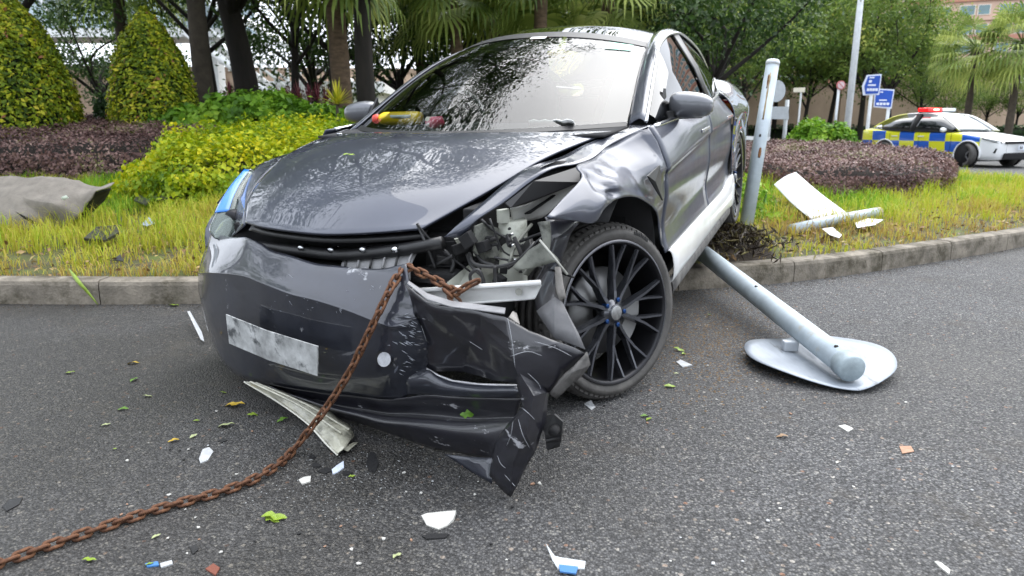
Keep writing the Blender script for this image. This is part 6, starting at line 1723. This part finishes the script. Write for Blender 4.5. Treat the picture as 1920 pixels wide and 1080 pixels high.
ppatch('rear_screen', [[(3.6,-.56,1.405),(3.62,0,1.43),(3.6,.56,1.405)],[(4.32,-.60,1.085),(4.36,0,1.095),(4.32,.60,1.085)]], 5, 9, PGL, thick=.004)
ppatch('grille', [[(.02,-.66,.70),(-.035,0,.71),(.02,.66,.70)],[(.005,-.66,.64),(-.05,0,.645),(.005,.66,.64)]], 4, 13, MATTE, thick=.03)
ppatch('lower_grille', [[(-.005,-.66,.40),(-.055,0,.41),(-.005,.66,.40)],[(.0,-.72,.23),(-.05,0,.22),(.0,.72,.23)]], 5, 13, MATTE, thick=.04)
V, F = box(-.085, -.07, -.26, .26, .48, .60); pl = pm('number_plate', V, F, LETT, smooth=False)
for k in range(7):
    if k == 2: continue
    V, F = box(-.089, -.085, -.22 + k * .064, -.18 + k * .064, .505, .575); pm('plate_character', V, F, mat('plate_ink', (.05, .05, .05), .6), pl, smooth=False)
V, F = box(.9, 4.3, -.82, .82, .14, .24); pm('underbody', V, F, MATTE, smooth=False)
# wheels
for xw in (.88, 3.58):
    for sg in (1, -1):
        V, F = lathe([(0, .001), (0, .355), (.012, .36), (.012, .001)], 30, 'y'); pm('wheel_arch', [(p[0] + xw, .8915 * sg + p[1] * sg, p[2] + .335) for p in V], F, MATTE)
        ring = [(xw + .375 * math.cos(t), .896 * sg, .335 + .375 * math.sin(t)) for t in np.linspace(-.30, math.pi + .30, 28)]; V, F = tube(ring, .022, 6); pm('arch_lip', V, F, PWHT)
        wc = empty('wheel', parent=pol); steer = -.42 if xw < 1 else 0
        wc.location = (.80 * sg, xw, .322); wc.rotation_euler = (0, 0, steer)
        V, F = lathe([(-.10, .20), (-.11, .29), (-.07, .322), (.09, .322), (.125, .29), (.118, .215), (.10, .21)], 36, 'x'); mk('tyre', [(p[0] * sg, p[1], p[2]) for p in V], F, RUBBER, wc)
        V, F = lathe([(.105, .215), (.07, .20), (.06, .06), (.085, .04), (.085, .001)], 30, 'x'); rm_ = mk('rim', [(p[0] * sg, p[1], p[2]) for p in V], F, RIMD, wc)
        for k in range(5):
            t0 = 2 * math.pi * k / 5; V, F = box(.085, .105, .03, .205, -.022, .022); mk('spoke', [(x * sg, y * math.cos(t0) - z * math.sin(t0), y * math.sin(t0) + z * math.cos(t0)) for x, y, z in V], F, mat('police_spoke', (.16, .16, .17), .4, metal=.6), rm_, smooth=False)
# light bar: one half flashing red
lb = empty('light_bar', parent=pol)
V, F = box(2.50, 2.80, -.56, .56, 1.51, 1.535); pm('bar_foot', V, F, MATTE, lb, smooth=False)
V, F = box(2.48, 2.82, .03, .58, 1.537, 1.63); pm('clear_lens', V, F, mat('clear_lamp_lens', (.55, .62, .64), .15, coat=.8), lb, smooth=False, bevel=.02)
V, F = box(2.48, 2.82, -.58, .00, 1.537, 1.63); pm('red_lens', V, F, mat('lit_red_lamp', (.8, .03, .02), .3, emit=(1., .0, .004), estr=1.3), lb, smooth=False, bevel=.02)
V, F = box(2.475, 2.825, -.36, -.12, 1.562, 1.607); pm('bright_cell', V, F, mat('lit_cell', (1, .5, .3), .3, emit=(1., .22, .18), estr=3.), lb, smooth=False, bevel=.005)
# place: front wheel contact measured on the far road
back = -fwd; left = np.array([-fwd[1], fwd[0], 0])     # driver's left of the heading
wpt = gnd(1813, 313)
org = wpt - back * .88 + left * .80
pol.matrix_world = Matrix(((left[0], back[0], 0, org[0]), (left[1], back[1], 0, org[1]), (0, 0, 1, 0), (0, 0, 0, 1)))
# ---------------------------------------------------------------- rusty tow chain
RUSTC = mat('chain_rust', (.105, .046, .024), .75, metal=.35, var=.5, vscale=45, alt=(.19, .088, .042), altscale=60, altlo=.5, altsharp=.12, bump=.3, bscale=200)
cp_ = [gnd(-60, 1080, .014), gnd(0, 1056, .014), gnd(100, 1020, .014), gnd(200, 986, .014), gnd(300, 953, .014), gnd(400, 926, .014), gnd(468, 902, .015), gnd(520, 872, .02)]
cp_ += [atY(u, v, Y) for u, v, Y in ((548, 846, 2.11), (585, 800, 2.10), (622, 750, 2.085), (655, 698, 2.075), (684, 640, 2.07), (712, 582, 2.075), (738, 530, 2.11), (757, 505, 2.16))]
cp_ += [c2w(pc(u, v, x=x)) for u, v, x in ((768, 501, .16), (790, 512, .155), (815, 524, .15), (838, 538, .145), (856, 548, .14), (866, 562, .13))]
def make_link():
    V, F = [], []; n, sg = 20, 7; hl, r, rw = .0117, .0104, .0052
    path = []
    for k in range(n):
        t = 2 * math.pi * k / n; path.append((hl * (1 if math.cos(t) > 0 else -1) + r * math.cos(t), r * math.sin(t), 0))
    for k in range(n):
        a, b = np.array(path[k - 1]), np.array(path[(k + 1) % n]); T = b - a; T /= np.linalg.norm(T); Nn = np.array([-T[1], T[0], 0])
        for j in range(sg):
            q = 2 * math.pi * j / sg; V.append(np.array(path[k]) + rw * (math.cos(q) * Nn + math.sin(q) * np.array([0, 0, 1])))
    F = gridfaces(n, sg, True) + [((n - 1) * sg + j, (n - 1) * sg + (j + 1) % sg, (j + 1) % sg, j) for j in range(sg)]
    return mesh('chain_link', V, F, RUSTC)
LK = make_link()
ch = empty('tow_chain', tuple(map(float, cp_[1]))); tag(ch, 'rusty iron chain running over the road up to the broken bumper', 'chain')
def string(P):
    D = crom(np.array(P, float), 900); s = np.concatenate([[0], np.cumsum(np.linalg.norm(np.diff(D, axis=0), axis=1))]); pitch = .0322; o = np.array(ch.location)
    for i in range(int(s[-1] / pitch)):
        a, b = [np.array([np.interp(i * pitch + e, s, D[:, j]) for j in range(3)]) for e in (0, pitch)]
        x = Vector(b - a).normalized(); up = Vector((0, 0, 1)) if abs(x.z) < .8 else Vector((0, -1, 0)); y = up.cross(x).normalized(); z = x.cross(y)
        R_ = Matrix((x, y, z)).transposed().to_4x4() @ Matrix.Rotation(math.radians((50 if i % 2 else -42) + random.uniform(-10, 10)), 4, 'X')
        l = link('chain_link', LK, ch); l.matrix_local = Matrix.Translation(Vector((a + b) / 2 - o)) @ R_
string(cp_)
string([c2w(pc(u, v, x=x)) for u, v, x in ((848, 552, .135), (862, 545, .135), (878, 535, .14), (896, 527, .16))])
string([c2w(pc(u, v, x=x)) for u, v, x in ((834, 545, .135), (850, 560, .12), (862, 570, .13))])

# ---------------------------------------------------------------- pieces on the road
def leafshape(m, L=.04, W=.016, curl=.006, seed=0):
    g = np.random.default_rng(seed); V, F = [], []; n = 7
    for i in range(n):
        t = i / (n - 1); w = W * math.sin(math.pi * min(1, t * .96 + .03)) ** .8; z = curl * (math.sin(t * math.pi * g.uniform(.8, 1.4)) + .1); bend = .006 * math.sin(t * 3) * g.uniform(-1, 1)
        V += [((t - .5) * L, -w + bend, z + .5 * curl * g.uniform(.4, 1)), ((t - .5) * L, bend, z * .6), ((t - .5) * L, w + bend, z + .5 * curl * g.uniform(.2, 1))]
    return mesh('leaf', V, gridfaces(n, 3), m)
LM = {k: mat('fallen_leaf_' + k, c, .45, var=.25, vscale=40, spec=.4) for k, c in dict(lime=(.20, .29, .03), green=(.09, .19, .02), yellow=(.46, .31, .03), pale=(.36, .40, .20), brown=(.22, .13, .06)).items()}
LS = {k: [leafshape(m, .042, .0105, .004, i) for i in range(3)] for k, m in LM.items()}
lab = dict(lime='lime green', green='fresh green', yellow='yellow', pale='pale green', brown='brown')
lv = [(131, 699, 'lime', 1.0, .3), (250, 681, 'yellow', 1.3, .1), (252, 712, 'green', 1.1, 1.4), (276, 743, 'pale', .9, .2), (231, 767, 'green', 1.0, .1), (198, 797, 'pale', .8, .4), (440, 760, 'yellow', 1.9, .05), (474, 778, 'lime', 1.0, .5),
      (368, 789, 'lime', .6, .2), (424, 798, 'pale', 1.4, .3), (326, 826, 'yellow', .9, .6), (363, 818, 'pale', .7, 1.0), (418, 736, 'lime', .7, .0), (530, 787, 'green', 1.1, .8), (215, 842, 'lime', .4, 0), (515, 971, 'lime', 1.7, .2), (510, 974, 'lime', 1.1, -.3),
      (293, 1006, 'pale', .6, .9), (167, 1050, 'lime', .8, .2), (1209, 780, 'green', .9, .4), (1217, 786, 'lime', .7, .7), (1273, 656, 'lime', 1.3, -.4), (1282, 663, 'lime', .9, .9), (1256, 725, 'lime', 1.2, .1), (325, 573, 'lime', 1.6, .1), (1467, 818, 'brown', 1.0, .0),
      (280, 1058, 'lime', .5, .4), (745, 1042, 'pale', .7, 1.0), (1268, 700, 'pale', .5, 0), (1330, 590, 'lime', .8, 1.2), (660, 893, 'lime', .5, .3), (1160, 668, 'lime', .5, .3)]
nearb = {131: 'alone near the left kerb', 250: 'above the fresh green one left of the number plate', 252: 'pointing at the road edge left of the car', 276: 'between two green ones left of the car', 231: 'left of the white chips', 198: 'alone left of the fallen leaves', 440: 'long and curled, near the torn lamp housing', 474: 'next to the long curled yellow leaf',
         424: 'torn, beside white chips', 326: 'alone near the large grey shard', 530: 'beside the torn lamp housing', 515: 'torn, above the chain end', 325: 'lying against the kerb foot'}
for i, (u, v, k, s, a) in enumerate(lv):
    p = gnd(u, v, .004); o = link('fallen_leaf', LS[k][i % 3], None, (p[0], p[1], .004), (random.uniform(-.2, .2), random.uniform(-.2, .2), a), (s, s, s))
    side_txt = ' '.join(['fallen', lab[k], 'leaf', nearb.get(u, 'on the asphalt ' + ('left of the car' if u < 760 else 'right of the front wheel' if u > 1120 else 'before the bumper'))])
    tag(o, side_txt, 'leaf', 'fallen leaves on the road')
p = c2w(pc(876, 777, x=.075)); o = link('fallen_leaf', LS['green'][1], None, tuple(p + np.array([0, -.01, .004])), (.9, .1, .3), (1.1, 1.1, 1.1)); tag(o, 'bright green leaf stuck on the torn bumper lip', 'leaf', 'fallen leaves on the road')
for u, v, s in ((1418 // 2, 350, .8), (655, 297, 1.0), (812, 268, .8)):
    p = c2w(pc(u, v, z=.89)); 
    if u == 655: o = link('fallen_leaf', LS['lime'][0], None, tuple(p + np.array([0, 0, .012])), (.2, 0, .4), (1.2, 1.2, 1.2)); tag(o, 'slender lime leaf lying on the car bonnet', 'leaf', 'fallen leaves on the road')

CH = dict(white=mat('white_chip', (.52, .51, .475), .6, var=.12, vscale=30), grey=mat('grey_chip', (.45, .46, .47), .5, var=.2, vscale=30), black=mat('black_chip', (.014, .014, .015), .5), tan=mat('tan_chip', (.34, .20, .13), .8, var=.3, vscale=40), blue=mat('blue_chip', (.06, .18, .42), .4), clear=mat('clear_plastic_chip', (.50, .52, .53), .2, coat=.6), red=mat('rust_chip', (.16, .05, .03), .8))
def chip(uv, m, label, cat='fragment', z=.004, th=.004, grp='broken pieces on the road', lift=None, name='fragment'):
    P = [gnd(u, v, z + (lift[i] if lift else 0)) for i, (u, v) in enumerate(uv)]; c = np.mean(P, 0); c[2] = z
    me = mesh(name, [tuple(p - c) for p in P], [tuple(range(len(P)))], m, False)
    o = link(name, me, None, tuple(c)); md = o.modifiers.new('t', 'SOLIDIFY'); md.thickness = th; md.offset = 1; tag(o, label, cat, grp); return o
def blob(u, v, w, h, n=7, jag=.3, seed=0):
    g = np.random.default_rng(seed + int(u)); return [(u + w * (1 + g.uniform(-jag, jag)) * math.cos(t), v + h * (1 + g.uniform(-jag, jag)) * math.sin(t)) for t in np.linspace(0, 2 * math.pi, n, endpoint=False)]
chip([(790, 966), (800, 962), (838, 958), (855, 957), (850, 972), (838, 985), (822, 992), (800, 984)], CH['white'], 'largest white plaster-like chip on the road before the bumper', th=.010, lift=[0, .003, .012, .014, .006, 0, 0, 0])
chip([(790, 1004), (815, 999), (842, 1001), (835, 1008), (800, 1010)], CH['black'], 'thin black plastic sliver below the largest white chip')
chip([(1023, 1018), (1040, 1042), (1052, 1045), (1098, 1052), (1096, 1066), (1046, 1066), (1036, 1050)], CH['clear'], 'clear plastic shard with a blue strip', lift=[.02, .006, 0, .004, 0, 0, 0])
chip([(1048, 1058), (1084, 1062), (1080, 1075), (1050, 1071)], CH['blue'], 'blue strip on the clear plastic shard', z=.009)
chip([(373, 860), (380, 842), (392, 838), (400, 846), (390, 862), (376, 868)], CH['grey'], 'pale grey pointed shard on the dark road')
chip([(560, 899), (570, 894), (583, 892), (582, 902), (566, 907)], CH['white'], 'white chip below the torn lamp housing', th=.008)
chip([(622, 880), (632, 872), (644, 864), (645, 876), (634, 884), (624, 888)], mat('iced_chip', (.62, .68, .80), .3), 'bluish white chip in the black crumbs', th=.006)
chip([(4, 948), (20, 936), (42, 932), (36, 945), (12, 958)], CH['black'], 'black plastic piece left of the chain', th=.008)
chip([(408, 826), (420, 821), (426, 825), (416, 829)], CH['black'], 'small black sliver near the pale shard')
chip([(356, 1026), (368, 1020), (372, 1030), (362, 1038)], CH['black'], 'black crumb below the chain', th=.008)
chip([(686, 868), (694, 846), (704, 850), (710, 868), (704, 884), (692, 882)], CH['black'], 'black rubber lump beneath the bumper lip', th=.02)
chip([(1572, 798), (1585, 796), (1600, 803), (1590, 809)], CH['white'], 'white oval chip right of the fallen sign', th=.005)
chip([(1095, 757), (1108, 750), (1116, 762), (1108, 768)], CH['grey'], 'curved silver chip behind the bumper fold', th=.006, lift=[0, .02, 0, 0])
chip([(1752, 1052), (1764, 1054), (1782, 1068), (1780, 1076), (1762, 1062)], CH['white'], 'curled white chip on the open asphalt', th=.005)
chip([(1686, 836), (1708, 836), (1714, 846), (1692, 850)], CH['tan'], 'flat tan smear-like flake on the open asphalt', th=.002)
chip([(272, 1056), (296, 1052), (298, 1059), (276, 1062)], CH['blue'], 'blue plastic sliver below the chain')
chip([(300, 1056), (322, 1050), (324, 1056), (302, 1063)], CH['grey'], 'grey plastic sliver beside the blue one')
chip([(385, 1066), (400, 1056), (412, 1064), (404, 1078)], CH['red'], 'rusty brown flake below the chain', th=.006)
chip([(1268, 678), (1276, 674), (1298, 684), (1280, 688)], CH['grey'], 'pale triangular chip beside the front tyre')
chip([(1008, 905), (1012, 902), (1016, 908)], CH['white'], 'tiny white chip beside the bumper tip')
# scattered crumbs that share a few shapes
crumb = []
for i, k in enumerate(('white', 'white', 'grey', 'black', 'tan', 'white')):
    g = np.random.default_rng(i); P = [(.008 * (1 + g.uniform(-.4, .4)) * math.cos(t), .006 * (1 + g.uniform(-.4, .4)) * math.sin(t)) for t in np.linspace(0, 2 * math.pi, 6, endpoint=False)]
    V, F = prism(P, 0, .004); crumb.append((k, mesh('crumb', V, F, CH[k], False)))
g = np.random.default_rng(99)
zones = [((150, 760, 480, 1060), 24, 'scattered on the dark road left of the chain bumper'), ((560, 850, 1000, 1060), 20, 'scattered before the torn bumper'), ((1130, 560, 1700, 800), 26, 'scattered between front tyre and fallen sign'), ((1100, 800, 1850, 1060), 12, 'scattered on the open asphalt')]
for (u0, v0, u1, v1), n, txt in zones:
    for i in range(n):
        u, v = g.uniform(u0, u1), g.uniform(v0, v1); k, me = crumb[g.integers(0, 6)]; p = gnd(u, v); s = g.uniform(.3, .8)
        o = link('crumb', me, None, (p[0], p[1], .002), (0, 0, g.uniform(0, 6)), (s, s, s)); tag(o, f'tiny {k} crumb {txt}', 'crumb', 'crumbs on the road')
# torn milky lamp housing under the bumper
HS = mat('milky_lamp_plastic', (.40, .39, .31), .28, coat=.8, var=.45, vscale=11, alt=(.085, .08, .06), altscale=8, altlo=.53, altsharp=.14, bump=.2, bscale=40)
lh = empty('lamp_housing', tuple(map(float, gnd(600, 800)))); tag(lh, 'torn milky yellowish headlamp housing lying under the bumper', 'lamp housing'); o_ = np.array(lh.location)
rows_ = [[(458, 716, .10), (470, 716, .11), (486, 719, .10)], [(520, 752, .05), (535, 742, .075), (552, 744, .06)], [(575, 792, .02), (592, 772, .05), (612, 770, .04)], [(612, 832, .012), (632, 806, .045), (652, 796, .03)], [(632, 852, .01), (648, 838, .03), (664, 818, .02)]]
G = np.array([[gnd(u, v, z) - o_ for u, v, z in r] for r in rows_]); S = catgrid(G, 25, 9)
for i in range(25):
    for j in range(9): S[i, j, 2] = max(.004, S[i, j, 2] + .006 * noise.noise(Vector((i * .35, j * .6, 1))))
mk('shell', S.reshape(-1, 3), gridfaces(25, 9), HS, lh, thick=.003)
V, F = tube(arclen([gnd(u, v, z) - o_ for u, v, z in ((458, 716, .10), (520, 753, .05), (575, 793, .02), (612, 833, .012), (633, 853, .008))], 20), .0035, 6); mk('rim_edge', V, F, mat('pale_plastic_edge', (.66, .65, .58), .4), lh)
for rr in ((470, 716, .115, 640, 812, .05), (480, 718, .11, 655, 806, .04)):
    V, F = tube(arclen([gnd(rr[0], rr[1], rr[2]) - o_, gnd((rr[0] + rr[3]) / 2 + 6, (rr[1] + rr[4]) / 2 - 4, .085) - o_, gnd(rr[3], rr[4], rr[5]) - o_], 12), .0045, 6); mk('shell_rib', V, F, HS, lh)
mk('torn_tab', [gnd(u, v, z) - o_ for u, v, z in ((640, 842, .02), (662, 830, .03), (671, 829, .02), (652, 846, .01))], [(0, 1, 2, 3)], HS, lh, thick=.003, smooth=False)
chip([(351, 584), (356, 583), (378, 622), (383, 640), (376, 636)], CH['grey'], 'long pale sliver standing beside the plate end of the bumper', lift=[.05, .05, .02, 0, 0], z=.02)
# black crumbs beneath it
for i, (u, v, w, h_) in enumerate(((610, 882, 14, 5), (592, 872, 9, 4), (650, 886, 10, 4), (585, 856, 6, 3))):
    chip(blob(u, v, w, h_, 8, .35, i), CH['black'], 'flat black plastic crumb under the torn lamp housing', th=.006)
# things in the verge grass
def vchip(uv, m, label, lift=.03, th=.006):
    P = [tg(u, v) + [0, 0, lift + .02 * (i % 2)] for i, (u, v) in enumerate(uv)]; c = np.mean(P, 0); me = mesh('fragment', [tuple(p - c) for p in P], [tuple(range(len(P)))], m, False)
    o = link('fragment', me, None, tuple(c)); md = o.modifiers.new('t', 'SOLIDIFY'); md.thickness = th; tag(o, label, 'fragment', 'broken pieces in the grass')
vchip([(160, 466), (185, 448), (220, 440), (228, 458), (200, 470)], BLACKP, 'crumpled black plastic piece in the grass below the grey panel', .06, .02)
vchip([(284, 388), (300, 374), (338, 380), (340, 392), (300, 396)], BLACKP, 'black plastic piece in the grass before the golden shrub', .10, .02)
vchip([(254, 396), (262, 388), (284, 398), (276, 410)], BLACKP, 'dark angular plastic piece left of the black one by the golden shrub', .10, .015)
vchip([(268, 440), (282, 430), (292, 438), (278, 448)], mat('blue_grey_chip', (.30, .36, .46), .4), 'blue-grey plastic chip in the grass', .08)
vchip([(213, 500), (228, 494), (232, 502), (220, 506)], BLACKP, 'small black chip in the short grass near the kerb', .04)
# long blade hanging over the kerb
P = [tg(132, 518) + [0, 0, .05], atY(148, 529, 4.115), atY(166, 549, 4.10), atY(184, 571, 4.085)]; Dn = arclen(P, 12); V = []
for i, p in enumerate(Dn):
    w = .013 * math.sin(math.pi * (i + .6) / 12.2); V += [p + [-w, -.004, 0], p + [w, -.004, w * .6]]
ob = mk('grass_leaf', [tuple(q - Dn[0]) for q in V], gridfaces(12, 2), LM['lime'], None, thick=.001); ob.location = tuple(Dn[0]); tag(ob, 'long yellow-green blade hanging over the kerb edge', 'leaf')
p = c2w(pc(378, 541, y=-.86)); V, F = prism(blob(0, 0, .018, .012, 6, .3, 3), 0, .004); ob = mk('fragment', V, F, CH['blue'], None, smooth=False); ob.location = (float(gnd(376, 541, .15)[0]), float(yfront(-1.9)) + .02, .152); tag(ob, 'small blue plastic chip on the kerb beside the bumper', 'fragment', 'broken pieces in the grass')

# soil and grit flung on the road between the tyre and the fallen sign, and along the kerb foot
def grit(n, place, sizes, m, name, label):
    V, F = [], []; g = np.random.default_rng(5)
    for i in range(n):
        x, y = place(g); r = g.uniform(*sizes); o = len(V); a0 = g.uniform(0, 6)
        for k in range(5): V.append((x + r * math.cos(a0 + k * 1.2566) * g.uniform(.6, 1.2), y + r * math.sin(a0 + k * 1.2566) * g.uniform(.6, 1.2), .0005))
        V.append((x, y, r * g.uniform(.5, .9))); F += [(o + k, o + (k + 1) % 5, o + 5) for k in range(5)]
    tag(mk(name, V, F, m, None, smooth=False, fix=False), label, 'grit', kind='stuff')
def pl1(g):
    p = gnd(g.normal(1335, 70), g.normal(620, 60)); return p[0], p[1]
def pl2(g):
    x = g.uniform(-5, 6); return x, float(yfront(x)) - abs(g.normal(0, .07)) - .01
grit(2600, pl1, (.002, .007), mat('brown_soil_grit', (.17, .115, .065), .95, var=.6, vscale=60), 'soil_grit', 'brown soil crumbs on the road between front tyre and fallen sign')
grit(1500, pl2, (.002, .007), mat('kerb_dirt', (.05, .04, .028), .95, var=.6, vscale=60), 'soil_grit', 'dark dirt crumbs along the foot of the kerb')
def pl3(g):
    p = gnd(g.normal(640, 160), g.normal(880, 50)); return p[0], p[1]
grit(600, pl3, (.001, .003), mat('glass_crumb', (.28, .29, .29), .3, var=.5, vscale=80), 'glass_grit', 'fine pale glass and plastic grit below the torn bumper')
